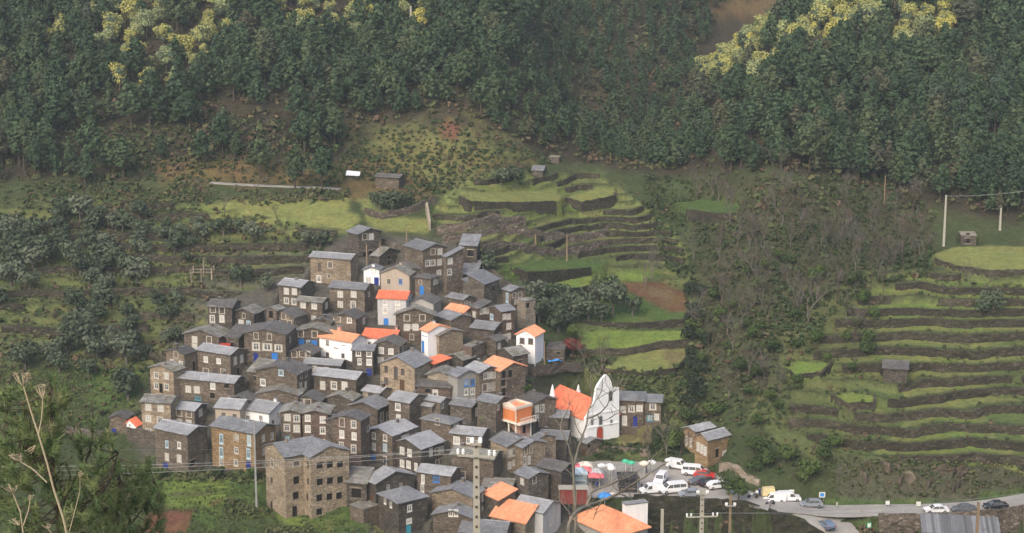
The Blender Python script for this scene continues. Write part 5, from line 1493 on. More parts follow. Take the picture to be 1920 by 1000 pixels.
def bare_parts(seed, H, spread=.45, lv=4, twigs=3, r=.13, up=.55):
    """trunk+limbs as tubes, twigs as thin blades"""
    rs = random.Random(seed); mb = MB(); tw = MB()
    def grow(p, d, l, r_, k):
        q = p + d * l + Vector((rs.uniform(-.08, .08) * l, rs.uniform(-.08, .08) * l, 0))
        if k >= 2: mb.tube([p, (p + q) / 2 + Vector((rs.uniform(-.05, .05), rs.uniform(-.05, .05), 0)) * l, q], [r_, r_ * .8, r_ * .6], 5 if k > 2 else 4, cap=False)
        else:
            s = d.cross(Vector((rs.uniform(-1, 1), rs.uniform(-1, 1), rs.uniform(-1, 1)))).normalized() * max(r_, .022)
            tw.face([p - s, p + s, q + s * .4, q - s * .4])
        if k == 0: return
        n_ = rs.choice((2, 3, 3)) if k > 1 else twigs
        for i in range(n_):
            nd = (d + Vector((rs.uniform(-1, 1), rs.uniform(-1, 1), rs.uniform(-.35, .75))) * spread * 1.5)
            nd.z += up * .25; nd.normalize()
            t = rs.uniform(.55, 1.0)
            grow(p.lerp(q, t), nd, l * rs.uniform(.6, .85), r_ * .58, k - 1)
    grow(Vector((0, 0, -.8)), Vector((rs.uniform(-.1, .1), rs.uniform(-.1, .1), 1)).normalized(), H * .36 + .8, r, lv)
    return mb, tw
PINES = []
for s_ in range(6):
    H = 9.0; V, F_ = pine_crown(100 + s_, H, 10, 7, 9, .44, 2.1 + .3 * (s_ % 3), .30 + .07 * (s_ % 3), 1.5 + .5 * (s_ % 3))
    PINES.append((np_mesh('crown', V, F_, M['pine']), trunk_mesh('trunk', H * .95, .17, (0, 0), 'bark', 2, s_)))
PLOW = [pine_crown(200 + s_, 9.0, 7, 6, 3, .7, 2.2 + .3 * (s_ % 3), .28, 1.5 + .5 * (s_ % 3)) for s_ in range(6)]
OLIVES = [(np_mesh('crown', *round_crown(300 + s_, 2.3, 4.2, 9, 60, .44), M['olive']), trunk_mesh('trunk', 2.6, .2, (.2, .1), 'palebark', 4, s_)) for s_ in range(5)]
LEAFY = [(np_mesh('crown', *round_crown(340 + s_, 2.2, 4.2, 9, 60, .44), M['leaf']), trunk_mesh('trunk', 2.6, .16, (.1, .1), 'bark', 4, s_)) for s_ in range(3)]
DARK = [(np_mesh('crown', *round_crown(360 + s_, 2.2, 4.2, 9, 60, .44), M['darkleaf']), LEAFY[s_][1]) for s_ in range(2)]
MIM = []
for s_ in range(5):
    V, F_ = round_crown(400 + s_, 2.5, 7.0, 11, 110, .34, 1.0); V2, F2 = round_crown(450 + s_, 2.3, 5.8, 8, 80, .36, 1.0)
    MIM.append((np_mesh('crown', V, F_, M['mimosa']), trunk_mesh('trunk', 4.8, .14, (.2, 0), 'palebark', 4, s_), np_mesh('foliage', V2, F2, M['mimosa_leaf'])))
BARE = []
for s_ in range(7):
    a, b = bare_parts(500 + s_, 6.5, .42 + .05 * (s_ % 3), 5, 4, .12)
    BARE.append((a.mesh('trunk', M['palebark' if s_ % 2 else 'bark']), b.mesh('twigs', M['twig'])))

HB = [(h.C, h.ex, h.ey, h.W, h.D) for h in HOUSES]
def on_house(x, y, m_=1.0):
    bad = np.zeros(np.shape(x), bool)
    for C, ex, ey, W, D in HB:
        lx = (x - C[0]) * ex[0] + (y - C[1]) * ex[1]; ly = (x - C[0]) * ey[0] + (y - C[1]) * ey[1]
        bad |= (lx > -W - m_) & (lx < m_) & (ly > -m_) & (ly < D + m_)
    return bad
def scatter(polys, spacing, seed, x0=-190, x1=190, y0=284, y1=640, keep=None, avoid=True, clear=1.2, edge=0.0):
    rs = np.random.RandomState(seed)
    gx = np.arange(x0, x1, spacing); gy = np.arange(y0, y1, spacing * .9)
    X, Y = np.meshgrid(gx, gy); X = X + (np.arange(len(gy)) % 2)[:, None] * spacing * .5
    X = (X + rs.uniform(-.45, .45, X.shape) * spacing).ravel(); Y = (Y + rs.uniform(-.45, .45, Y.shape) * spacing).ravel()
    Z = bil(XS, YS, ZG, X, Y)
    qx, qy, dp = project(X, Y, Z)
    ok = np.zeros(X.shape, bool)
    qj = (fbm(X * .09, Y * .09) - .5) * 60
    for p in polys: ok |= in_poly(qx + qj * edge, qy + qj * edge * .6, p)
    ok &= (qx > -90) & (qx < 2010) & (qy < 1060)
    if avoid:
        ok &= ~on_house(X, Y, clear)
        ok &= ~in_poly(X, Y, plz)
        for nm in ROADS:
            for a, b in zip(ROADS[nm][0][:-1], ROADS[nm][0][1:]): ok &= seg_dist(X, Y, a, b)[0] > ROADS[nm][1] + clear * .6
        for nm, (pl, fz_, wh) in FPLAN.items(): ok &= ~(in_poly(X, Y, pl) & (poly_dist(X, Y, pl) > .3))
    if keep is not None: ok &= keep(X, Y, qx, qy, rs)
    return X[ok], Y[ok], Z[ok], qx[ok], qy[ok]
def plant(name, kind, x, y, z, sc, rz, label, cat, group, parts):
    rt = empty(name, (x, y, z), rz); rt.scale = (sc * rnd.uniform(.9, 1.12), sc * rnd.uniform(.9, 1.12), sc)
    tag(rt, label, cat, group)
    for nm, me_ in parts: link(nm, me_, rt)
    return rt
def merged(name, mat, variants, X, Y, Z, S_, label, seed=5, cat=None, sq=None, tone=None):
    rs = np.random.RandomState(seed); VV, FF, TT, o = [], [], [], 0
    for i in range(len(X)):
        V, F_ = variants[rs.randint(len(variants))]
        a = rs.rand() * 6.283; c, s = math.cos(a), math.sin(a)
        s_ = S_[i]; w = s_ * rs.uniform(.85, 1.2)
        P = np.stack([X[i] + (V[:, 0] * c - V[:, 1] * s) * w, Y[i] + (V[:, 0] * s + V[:, 1] * c) * w, Z[i] + V[:, 2] * s_], 1)
        VV.append(P); FF.append(F_ + o); o += len(P)
        TT.append(np.full(len(P), rs.rand() if tone is None else tone[i]))
    o_ = link(name, np_mesh(name, np.concatenate(VV), np.concatenate(FF), mat, {'tone': np.concatenate(TT)}))
    return tag(o_, label, None, None, 'stuff')

# ---- pine wood
WOOD_W = [(-120, -140), (700, -140), (900, -140), (990, 60), (960, 180), (930, 235), (850, 215), (760, 235), (690, 240), (640, 262), (600, 305), (480, 318), (300, 322), (160, 345), (-120, 348)]
WOOD_C = [(880, -140), (1440, -140), (1330, 60), (1290, 200), (1290, 322), (1180, 318), (1060, 296), (960, 268), (900, 235)]
WOOD_E = [(1290, 332), (1285, 175), (1400, 100), (1640, -20), (1700, -140), (2040, -140), (2040, 425), (1880, 415), (1740, 378), (1640, 352), (1440, 320)]
MIM_W = [[(160, 0), (430, 0), (430, 100), (350, 190), (260, 220), (190, 140)], [(480, 0), (720, 0), (700, 90), (560, 105)], [(740, 30), (800, 30), (800, 120), (750, 120)], [(60, 20), (140, 25), (130, 105), (70, 105)]]
MIM_E = [[(p[0], p[1] + 8) for p in P_] for P_ in [[(1278, 180), (1360, 110), (1440, 60), (1450, 84), (1370, 150), (1300, 190)], [(1370, 175), (1440, 110), (1500, 55), (1570, 8), (1650, -10), (1650, 45), (1560, 85), (1480, 130), (1400, 185)], [(1670, 30), (1780, 25), (1785, 100), (1700, 120), (1665, 90)]]]
x1_, y1_, z1_, a1, b1 = scatter([WOOD_W, WOOD_E], 4.1, 21, edge=.5, keep=lambda X, Y, qx, qy, rs: (fbm(X * .05, Y * .05) > np.where(qy > 200, .38, .28)) & ~(sum(in_poly(qx, qy, p) for p in MIM_E) > 0) & ~((sum(in_poly(qx, qy, p) for p in MIM_W) > 0) & (rs.rand(len(X)) < .8)))
x2_, y2_, z2_, a2, b2 = scatter([WOOD_C], 3.9, 22, y0=420, y1=700, edge=.5, keep=lambda X, Y, qx, qy, rs: fbm(X * .045 + 5, Y * .045) > .42)
PXa, PYa, PZa = np.r_[x1_, x2_], np.r_[y1_, y2_], np.r_[z1_, z2_]
qxa, qya = np.r_[a1, a2], np.r_[b1, b2]
small = np.r_[np.zeros(len(x1_), bool), np.ones(len(x2_), bool)]
SC = nr.uniform(.62, 1.35, len(PXa)) * np.where(small, .62, 1.0)
shown = (SC / PYa) * ((qya > -20) & (qxa > -20) & (qxa < 1940))
order = np.argsort(-shown)
first = order[:300]; rest = order[300:]
for i in first:
    lab = ('dark pine in the wood above the western terraces and the hill track' if qxa[i] < 900 else 'dark pine on the wooded spur east of the gorge')
    v = PINES[nr.randint(6)]
    plant('pine_tree', 'pine', PXa[i], PYa[i], PZa[i], SC[i], nr.rand() * 6.28, lab, 'pine tree', 'pines above the western terraces' if qxa[i] < 900 else 'pines on the eastern spur', [('trunk', v[1]), ('crown', v[0])])
merged('pine_wood', M['pine'], PLOW, PXa[rest], PYa[rest], PZa[rest], SC[rest], 'pine wood covering the mountainside higher up and across the gorge')
# ---- mimosas in flower
mi = 0
for polys, lab, grp, sp in ((MIM_W, 'yellow flowering mimosa among the pines of the western wood', 'mimosas in the western wood', 5.6), (MIM_E, "yellow flowering mimosa in the bright band along the eastern ridge", "mimosas along the eastern ridge", 4.4)):
    x, y, z, qx, qy = scatter(polys, sp, 31 + mi, y1=560)
    for i in range(len(x)):
        v = MIM[nr.randint(5)]
        plant('mimosa_tree', 'mimosa', x[i], y[i], z[i], nr.uniform(.75, 1.25) * (.95 if mi == 0 else 1.0), nr.rand() * 6.28, lab, 'mimosa tree', grp, [('trunk', v[1]), ('crown', v[0]), ('foliage', v[2])])
    mi += 1
def one(name, variants, px, py, H, hv, label, cat, parts=('crown', 'trunk'), rz=None, group=None, wide=1.0):
    p = hit(px, py); v = variants[rnd.randrange(len(variants))]
    rt = plant(name, '', p[0], p[1], gz(p[0], p[1], ZG), H / hv, rz if rz is not None else rnd.random() * 6.28, label, cat, group, list(zip(parts, v)))
    if wide != 1.0: rt.scale = (rt.scale[0] * wide, rt.scale[1] * wide, rt.scale[2])
    return rt
one('mimosa_tree', MIM, 706, 172, 6, 7, 'lone slim yellow mimosa in the dark pines, lower of the two strays', 'mimosa tree', ('crown', 'trunk', 'foliage'))
one('mimosa_tree', MIM, 634, 158, 5, 7, 'faint yellow mimosa among pines west of the lone slim one', 'mimosa tree', ('crown', 'trunk', 'foliage'))
PC = ('crown', 'trunk')
for px, py, H, lab in ((553, 354, 10.5, 'tall dark pine standing beside the hill track, western of the pair'), (604, 358, 10, 'tall dark pine beside the hill track, eastern of the pair'), (488, 338, 9.5, 'pine just above the middle of the hill track'),
                       (232, 340, 10, 'pointed pine at the lower edge of the western wood'), (382, 312, 8.5, 'pine standing free on the ochre bank above the track'), (160, 352, 9, 'bushy pine at the edge of the western terraces'),
                       (300, 300, 6, 'small pine on the ochre slope beside the pointed pine'), (440, 300, 6.5, 'small pine at the wood edge above the track')):
    one('pine_tree', PINES, px, py, H, 9, lab, 'pine tree', PC)
# ---- olive trees
OL = [[(-40, 440), (130, 410), (330, 420), (560, 440), (640, 450), (560, 490), (470, 520), (400, 545), (330, 600), (340, 650), (290, 690), (260, 770), (170, 720), (-40, 700)]]
x, y, z, qx, qy = scatter(OL, 5.2, 41, y1=440, keep=lambda X, Y, qx, qy, rs: (fbm(X * .06 + 3, Y * .06) > .40) & ~in_poly(qx, qy, [(355, 485), (400, 485), (400, 545), (355, 545)]) & ~in_poly(qx, qy, [(170, 700), (300, 690), (280, 800), (180, 780)]))
for i in range(len(x)):
    v = OLIVES[nr.randint(5)]
    plant('olive_tree', 'olive', x[i], y[i], z[i], nr.uniform(.75, 1.2) * (1.2 if qx[i] < 270 else .9), nr.rand() * 6.28, 'grey green olive tree in the grove on the western terraces', 'olive tree', 'olive grove on the western terraces', list(zip(PC, v)))
OL2 = [[(985, 565), (1060, 555), (1110, 548), (1185, 565), (1180, 585), (1090, 600), (1080, 625), (1000, 640), (985, 600)]]
x, y, z, qx, qy = scatter(OL2, 3.2, 42, y1=420)
for i in range(len(x)):
    v = OLIVES[nr.randint(5)]
    plant('olive_tree', 'olive', x[i], y[i], z[i], nr.uniform(.9, 1.35), nr.rand() * 6.28, 'grey green olive tree in the clump beside the upper east houses', 'olive tree', 'olives beside the upper east houses', list(zip(PC, v)))
for px, py, H, lab in ((712, 396, 4.6, 'round silvery olive bush on the hill, western part'), (736, 398, 5, 'round silvery olive bush on the hill, biggest in the middle'), (760, 393, 4.2, 'round silvery olive bush on the hill, eastern part'),
                       (1150, 592, 7.5, 'biggest olive tree of the clump, standing on the field with tilled soil'), (1186, 594, 4.4, 'olive tree at the east end of the clump, on the green field'), (1104, 602, 5.6, 'olive tree at the lower corner of the tilled field'), (1128, 606, 4.2, 'low olive tree in front of the biggest one of the clump'),
                       (915, 512, 4.8, 'dark olive tree next to the slate roofed barns'), (575, 468, 4.2, 'olive tree just above the tall tan house'), (600, 470, 4.6, 'olive tree close to the dark top house'),
                       (452, 536, 4.4, 'round olive tree on the grass west of the pale roofed house'), (500, 545, 3.8, 'low olive tree beside the pale roofed corner house'), (1862, 590, 4.8, 'spreading olive tree on the east terraces below the meadow'),
                       (1840, 595, 3.6, 'smaller olive tree next to the spreading one on the east terraces'), (240, 752, 6.2, 'large olive tree on the bright grass below the west corner house'), (330, 650, 4.2, 'olive tree against the west edge of the village'),
                       (940, 350, 4.6, 'grey olive tree at the top end of the upper field'), (968, 348, 4.4, 'grey olive beside the old shed on the top terraces')):
    one('olive_tree', OLIVES, px, py, H, 4.2, lab, 'olive tree', PC)
# ---- bare winter trees
BR = [[(1310, 350), (1440, 330), (1640, 350), (1760, 410), (1750, 500), (1660, 540), (1620, 640), (1500, 700), (1430, 790), (1340, 760), (1320, 640), (1290, 560)]]
x, y, z, qx, qy = scatter(BR, 5.2, 51, y1=450, keep=lambda X, Y, qx, qy, rs: fbm(X * .07 + 8, Y * .07) > .36)
for i in range(len(x)):
    v = BARE[nr.randint(7)]
    plant('bare_tree', 'bare', x[i], y[i], z[i], nr.uniform(.6, 1.15), nr.rand() * 6.28, 'leafless brown tree in the thicket on the slope east of the gorge', 'bare tree', 'bare trees east of the gorge', list(zip(('trunk', 'twigs'), v)))
TW = ('trunk', 'twigs')
for px, py, H, lab in ((1206, 546, 9, 'tall bare tree with a straight trunk on the bright strip above the tilled soil'), (1222, 526, 6, 'crooked bare tree leaning beside the tall one above the tilled soil'), (1418, 545, 9.5, 'bare tree with a leaning dark trunk east of the gorge'),
                       (1370, 425, 9, 'broad bare tree at the green field by the gorge head'), (1512, 610, 10, 'pale trunked bare tree high in the eastern thicket'), (1785, 612, 4.5, 'small bare tree on the dry terrace below the meadow'),
                       (1600, 820, 6, 'grey bare bush tree above the road cutting'), (421, 404, 4.5, 'forked bare tree on the yellow field under the hill track'), (520, 420, 4, 'thin bare tree on the yellow field, the eastern one'),
                       (370, 390, 6.5, 'bare tree among bushes left of the yellow field'), (1130, 700, 7, 'slim bare tree above the church gardens'), (1095, 690, 5.5, 'bare sapling by the red leaved tree'),
                       (1690, 478, 8, 'pale bare tree at the west end of the meadow'), (1660, 520, 7, 'grey bare tree below the west end of the meadow'), (1250, 862, 8, 'bare tree at the corner of the square by the church row'),
                       (1215, 868, 6.5, 'bare tree over the hedge in front of the church'), (1275, 868, 6, 'bare tree beside the honey stone house by the car park'), (480, 365, 5.5, 'bare tree beside the upper edge of the yellow field'),
                       (1820, 545, 5, 'thin bare tree under the meadow wall, near its middle'), (1850, 548, 4.6, 'thin pale tree under the meadow wall, further east'), (930, 905, 4.5, 'leafless shrub tree between the lanes behind the pole')):
    one('bare_tree', BARE, px, py, H, 6.5, lab, 'bare tree', TW)
# ---- single leafy bushes and trees
FRESH = [(np_mesh('crown', *round_crown(600 + s_, 2.0, 3.4, 9, 70, .36), M['fresh']), LEAFY[0][1]) for s_ in range(2)]
REDL = [(np_mesh('crown', *round_crown(620, 1.9, 4.0, 10, 70, .34), M['redleaf']), LEAFY[0][1])]
one('leafy_tree', FRESH, 912, 800, 4.2, 3.4, 'fresh light green tree in the garden beside the orange house', 'tree', PC)
one('red_tree', REDL, 1074, 672, 4.4, 4.0, 'red leaved round tree beside the roofless ruin', 'tree', PC)
for px, py, H, lab in ((1385, 940, 4.6, 'dense dark green bush by the car park exit'), (1366, 930, 3.6, 'dark green bush next to the parked white car'), (1262, 852, 5, 'dark evergreen beside the church row end'), (1290, 800, 4.2, 'green bush behind the honey stone house'),
                       (1130, 560, 6, 'dark pointed evergreen standing in the olive clump'), (1075, 640, 3.6, 'dark green bush behind the red leaved tree'), (1330, 790, 4, 'green bush above the honey stone house roof'),
                       (1440, 880, 4, 'green bush on the bank behind the car park'), (1520, 900, 4.4, 'leafy bush above the parked silver car'), (1480, 870, 4, 'yellowish green bush on the bank east of the car park'),
                       (770, 985, 2.4, 'overgrown bush on the mossy roof side of the dark bottom house'), (905, 700, 2.6, 'green creeper bush below the gallery house'), (985, 745, 2.8, 'pale green bush under the white east house garden'),
                       (470, 905, 3, 'bush under the honey coloured house'), (410, 900, 2.6, 'leafy bush at the corner of the honey coloured house'), (300, 900, 2.8, 'bush below the navy garage door')):
    one('leafy_bush', LEAFY, px, py, H, 4.2, lab, 'bush', PC)
# ---- scrub, brambles and broom: uncounted ground cover
def shrub(seed, n=14, size=.5, flat=.75):
    rs = np.random.RandomState(seed)
    P, d = blob_points(n, (0, 0, .42), .7, rs, .5, flat)
    P[:, 2] = np.maximum(P[:, 2], .05)
    return quads(P, d + [0, 0, .5], size, .8, .45, rs)
SHR = [shrub(700 + i) for i in range(8)]
def cover(name, polys, sp, seed, smin, smax, label, tonef, keep=None, mat='scrub', y1=640, edge=.4, variants=SHR):
    x, y, z, qx, qy = scatter(polys, sp, seed, y1=y1, keep=keep, clear=.5, edge=edge)
    rs = np.random.RandomState(seed); S_ = rs.uniform(smin, smax, len(x)) * (.5 + fbm(x * .12, y * .12))
    return merged(name, M[mat], variants, x, y, z, S_, label, seed, tone=tonef(x, y, rs))
nz = lambda x, y, s=.06, o=0: fbm(x * s + o, y * s + o)
cover('undergrowth', [WOOD_W, WOOD_E, WOOD_C], 2.6, 61, .8, 1.9, 'bracken and low scrub on the floor of the pine wood', lambda x, y, rs: np.where(nz(x, y) > .58, .86, .05) + rs.uniform(0, .16, len(x)), y1=690)
cover('hillside_scrub', [[(600, 330), (640, 255), (760, 235), (860, 225), (960, 270), (1060, 300), (1000, 318), (860, 350), (790, 385), (740, 335), (660, 340)], [(280, 322), (620, 308), (640, 350), (300, 340)], [(150, 250), (420, 215), (660, 235), (640, 320), (280, 340), (130, 340)]], 1.6, 62, .5, 1.3, 'heather and broom on the dry bank under the wood', lambda x, y, rs: .30 + rs.uniform(0, .42, len(x)))
cover('terrace_brambles', [[(-60, 350), (300, 345), (640, 360), (660, 372), (380, 385), (640, 440), (560, 500), (420, 560), (330, 640), (280, 790), (200, 830), (-60, 830)]], 1.75, 63, .4, 1.25, 'brambles, broom and tall weeds over the western terraces', lambda x, y, rs: np.clip(nz(x, y, .05) * 1.1 + rs.uniform(-.15, .15, len(x)), 0.0, .99), keep=lambda X, Y, qx, qy, rs: (fbm(X * .07, Y * .07) > .34))
cover('gorge_thicket', [[(1200, 330), (1640, 335), (1760, 400), (1740, 520), (1640, 540), (1540, 620), (1500, 700), (1470, 800), (1240, 800), (1300, 690), (1300, 560), (1240, 480)]], 1.6, 64, .5, 1.6, 'brown brambles and bushes filling the gorge and the slope east of it', lambda x, y, rs: np.where(nz(x, y, .05, 11) + rs.uniform(-.12, .12, len(x)) > .48, .78 + rs.uniform(0, .13, len(x)), .02 + rs.uniform(0, .55, len(x))))
cover('terrace_weeds', [[(800, 330), (1240, 330), (1300, 560), (1300, 720), (1240, 800), (1160, 720), (1060, 700), (980, 560), (900, 480)]], 1.7, 65, .25, .7, 'weeds and low bushes along the terraces above the church', lambda x, y, rs: np.clip(nz(x, y, .07, 4) + rs.uniform(-.2, .2, len(x)), 0, .75), keep=lambda X, Y, qx, qy, rs: ((bil(XS, YS, LEV, X, Y) < .2) & (rs.rand(len(X)) < .6)) | (fbm(X * .1, Y * .1) > .63))
cover('east_brambles', [[(1400, 800), (1500, 560), (1650, 505), (2000, 515), (2000, 945), (1540, 935), (1400, 880), (1240, 800)]], 1.7, 66, .3, .9, 'brambles and broom along the eastern terraces and the bank over the road', lambda x, y, rs: np.clip(nz(x, y, .07, 7) * 1.15 + rs.uniform(-.2, .2, len(x)), 0, .99), keep=lambda X, Y, qx, qy, rs: (((bil(XS, YS, LEV, X, Y) < .22) & (rs.rand(len(X)) < .7)) | (fbm(X * .09, Y * .09) > np.where(qx < 1640, .42, .63))) | (qy > 855))
cover('bank_weeds', [[(-60, 820), (220, 820), (300, 900), (500, 890), (500, 1040), (-60, 1040)], [(480, 975), (700, 960), (720, 1040), (480, 1040)]], 1.4, 67, .2, .6, 'weeds and low bushes round the garden plots at the lower west edge', lambda x, y, rs: np.clip(nz(x, y, .09, 2) * .9 + rs.uniform(-.15, .15, len(x)), 0, .7), keep=lambda X, Y, qx, qy, rs: (fbm(X * .15, Y * .15) > .44) & ~in_poly(qx, qy, [(300, 905), (430, 900), (420, 950), (300, 950)]) & ~in_poly(qx, qy, [(275, 962), (362, 958), (352, 1000), (270, 1000)]))
cover('bare_hedge', [[(1098, 834), (1232, 838), (1240, 868), (1106, 866)], [(1225, 800), (1300, 830), (1280, 870), (1230, 860)]], .62, 68, .7, 1.4, 'brown leafless hedge under the church wall', lambda x, y, rs: .76 + rs.uniform(0, .12, len(x)))
cover('wall_creeper', [[(1188, 934), (1550, 1000), (1500, 1060), (1180, 1060)], [(1610, 990), (1960, 985), (1960, 1050), (1600, 1050)]], 1.0, 69, .5, 1.5, 'dark creepers and bushes at the foot of the retaining walls', lambda x, y, rs: rs.uniform(0, .45, len(x)), keep=lambda X, Y, qx, qy, rs: fbm(X * .2, Y * .2) > .42)
cover('cabbage_row', [[(1640, 672), (1790, 680), (1790, 698), (1650, 694)], [(1130, 395), (1040, 390), (920, 400), (1000, 408)], [(940, 500), (985, 495), (990, 520), (950, 525)]], .9, 70, .25, .5, 'pale green vegetables planted on the terraces', lambda x, y, rs: rs.rand(len(x)), mat='fresh')
GR = [quads(*(lambda P: (P, np.tile([0, -1., .35], (len(P), 1))))(np.random.RandomState(i).uniform(-.5, .5, (9, 3)) * [1, 1, .1] + [0, 0, .1]), .24, .9, .5, np.random.RandomState(i)) for i in range(6)]
x, y, z, qx, qy = scatter([[(280, 880), (720, 930), (720, 1040), (240, 1040)], [(-60, 690), (300, 690), (280, 800), (-60, 800)]], .8, 71, y1=345, edge=.1, keep=lambda X, Y, qx, qy, rs: ~in_poly(qx, qy, [(275, 962), (362, 958), (352, 1000), (270, 1000)]))
merged('grass', M['grassblade'], GR, x, y, z, np.random.RandomState(4).uniform(.5, 1.4, len(x)), 'rough grass of the lawns below the village', 9, tone=np.clip(nz(x, y, .1), 0, .99))

x, y, z, qx, qy = scatter([[(1300, 560), (1440, 480), (1640, 540), (1640, 700), (1440, 800), (1320, 780)], [(1400, 780), (1600, 850), (1560, 930), (1400, 900)], [(1230, 790), (1290, 790), (1280, 860), (1240, 850)], [(1285, 560), (1320, 560), (1318, 770), (1290, 770)]], 6.0, 81, y1=420, keep=lambda X, Y, qx, qy, rs: rs.rand(len(X)) < .8)
for i in range(len(x)):
    plant('leafy_bush', '', x[i], y[i], z[i], nr.uniform(.5, .95), nr.rand() * 6.28, 'dark evergreen bush among the brown thicket east of the gorge', 'bush', 'evergreen bushes in the eastern thicket', list(zip(PC, LEAFY[nr.randint(3)])))
cover('cutting_scrub', [[(1560, 862), (1820, 868), (1990, 880), (1990, 935), (1560, 930)]], 1.0, 72, .4, 1.1, 'brambles hanging over the rock of the road cutting', lambda x, y, rs: np.clip(nz(x, y, .12, 7) + rs.uniform(-.2, .3, len(x)), 0, .95))

x, y, z, qx, qy = scatter([[(1286, 545), (1318, 545), (1322, 650), (1312, 770), (1280, 770), (1292, 650)]], 3.0, 83, y1=420)
for i in range(len(x)):
    plant('leafy_bush', '', x[i], y[i], z[i] - .5, nr.uniform(.6, 1.0), nr.rand() * 6.28, 'dark bush in the line that fills the bottom of the gorge', 'bush', 'dark bushes down in the gorge', list(zip(PC, DARK[nr.randint(2)])))

cover('garden_scrub', [[(1000, 690), (1090, 660), (1160, 690), (1290, 660), (1300, 790), (1245, 800), (1165, 790), (1160, 720), (1050, 730), (985, 760)]], 1.2, 85, .5, 1.35, 'tangled bushes and weeds in the gardens behind the church', lambda x, y, rs: np.clip(nz(x, y, .1, 3) * 1.2 + rs.uniform(-.25, .25, len(x)), 0, .97))

cover('bank_scrub', [[(-60, 340), (420, 346), (660, 358), (640, 376), (400, 384), (330, 405), (-60, 410)]], 1.35, 86, .4, 1.2, 'brown bracken and low bushes under the hill track', lambda x, y, rs: np.where(rs.rand(len(x)) < .4, .74 + rs.uniform(0, .18, len(x)), rs.uniform(0, .6, len(x))), keep=lambda X, Y, qx, qy, rs: fbm(X * .12, Y * .12) > .36)

cover('garden_hedge', [[(285, 884), (500, 884), (505, 906), (290, 902)], [(425, 940), (505, 955), (520, 975), (430, 966)], [(500, 985), (600, 992), (590, 1020), (480, 1020)]], .85, 87, .5, 1.3, 'dark hedges between the garden plots under the honey coloured house', lambda x, y, rs: rs.uniform(0, .3, len(x)))

# ------------------------------------------------------------------ vehicles
PROF = {
    'hatch': (4.0, .84, [(-2.0, .32), (2.0, .32), (2.03, .58), (1.92, .76), (1.05, .93), (.35, 1.38), (-.2, 1.45), (-1.2, 1.42), (-1.8, 1.02), (-2.0, .86)], [((1.0, .95), (.38, 1.36))], [((.9, .96), (.38, 1.33), (-.38, 1.37), (-.38, .97)), ((-.46, .97), (-.46, 1.37), (-1.15, 1.34), (-1.55, 1.0))], (1.28, -1.3, .31)),
    'saloon': (4.4, .86, [(-2.2, .32), (2.2, .32), (2.22, .58), (2.1, .74), (1.15, .9), (.45, 1.36), (-.2, 1.42), (-.95, 1.38), (-1.55, .98), (-2.15, .9), (-2.2, .6)], [((1.1, .92), (.48, 1.34))], [((1.0, .94), (.46, 1.31), (-.3, 1.35), (-.3, .95)), ((-.38, .95), (-.38, 1.35), (-.95, 1.32), (-1.35, .98))], (1.38, -1.38, .31)),
    'van': (4.3, .88, [(-2.12, .34), (2.12, .34), (2.16, .7), (1.98, .92), (1.32, 1.06), (.72, 1.7), (.4, 1.84), (-1.95, 1.82), (-2.1, 1.6), (-2.14, .8)], [((1.27, 1.1), (.74, 1.67))], [((1.1, 1.08), (.68, 1.58), (.1, 1.6), (.1, 1.06))], (1.4, -1.35, .32)),
    'minibus': (5.0, .96, [(-2.45, .36), (2.45, .36), (2.5, .75), (2.3, 1.0), (1.7, 1.18), (1.05, 1.86), (.6, 2.02), (-2.25, 2.0), (-2.42, 1.7), (-2.48, .9)], [((1.65, 1.22), (1.08, 1.83))], [((1.45, 1.2), (.98, 1.74), (.3, 1.78), (.3, 1.2)), ((.2, 1.2), (.2, 1.78), (-1.0, 1.78), (-1.0, 1.2)), ((-1.1, 1.2), (-1.1, 1.78), (-2.2, 1.74), (-2.25, 1.2))], (1.62, -1.55, .35)),
}
def car_parts(kind):
    L, hw, prof, ws, sw, (ax, bx, wr) = PROF[kind]
    hmax = max(z for x, z in prof)
    wid = lambda z: hw * (1 - .20 * max(0, (z - .85) / (hmax - .85)) ** 1.1) * (.97 if z < .4 else 1)
    mb = MB(); n = len(prof)
    Lp = [(x, wid(z), z) for x, z in prof]; Rp = [(x, -wid(z), z) for x, z in prof]
    # side split low / high so that the flanks bend
    mb.face(Lp[::-1]); mb.face(Rp)
    for i in range(n):
        j = (i + 1) % n; mb.face([Lp[i], Lp[j], Rp[j], Rp[i]])
    wins = []
    for sgn in (1, -1):
        for q in sw:
            m_ = MB(); P = [(x, sgn * (wid(z) + .012), z) for x, z in q]
            Q = [(x, sgn * (wid(z) - .03), z) for x, z in q]
            m_.face(P if sgn > 0 else P[::-1]); 
            for i in range(4): m_.face([P[i], P[(i + 1) % 4], Q[(i + 1) % 4], Q[i]])
            wins.append(m_)
    for (a, b) in ws:
        m_ = MB(); dx, dz = b[1] - a[1], a[0] - b[0]; l = math.hypot(dx, dz); ox, oz = dx / l * .015, dz / l * .015
        m_.face([(a[0] + ox, -wid(a[1]) * .88, a[1] + oz), (a[0] + ox, wid(a[1]) * .88, a[1] + oz), (b[0] + ox, wid(b[1]) * .88, b[1] + oz), (b[0] + ox, -wid(b[1]) * .88, b[1] + oz)])
        wins.append(m_)
    return mb, wins, (L, hw, ax, bx, wr, hmax)
WHEEL = MB(); WHEEL.lathe([(.2, -.1), (.31, -.09), (.325, -.05), (.325, .05), (.31, .09), (.2, .1)], 16); WHEEL = WHEEL.mesh('wheel', M['rubber'])
RIM = MB(); RIM.lathe([(.2, .085), (.19, .105), (.06, .112), (.02, .112)], 12); RIM = RIM.mesh('rim', M['steel'])
CARS = {}
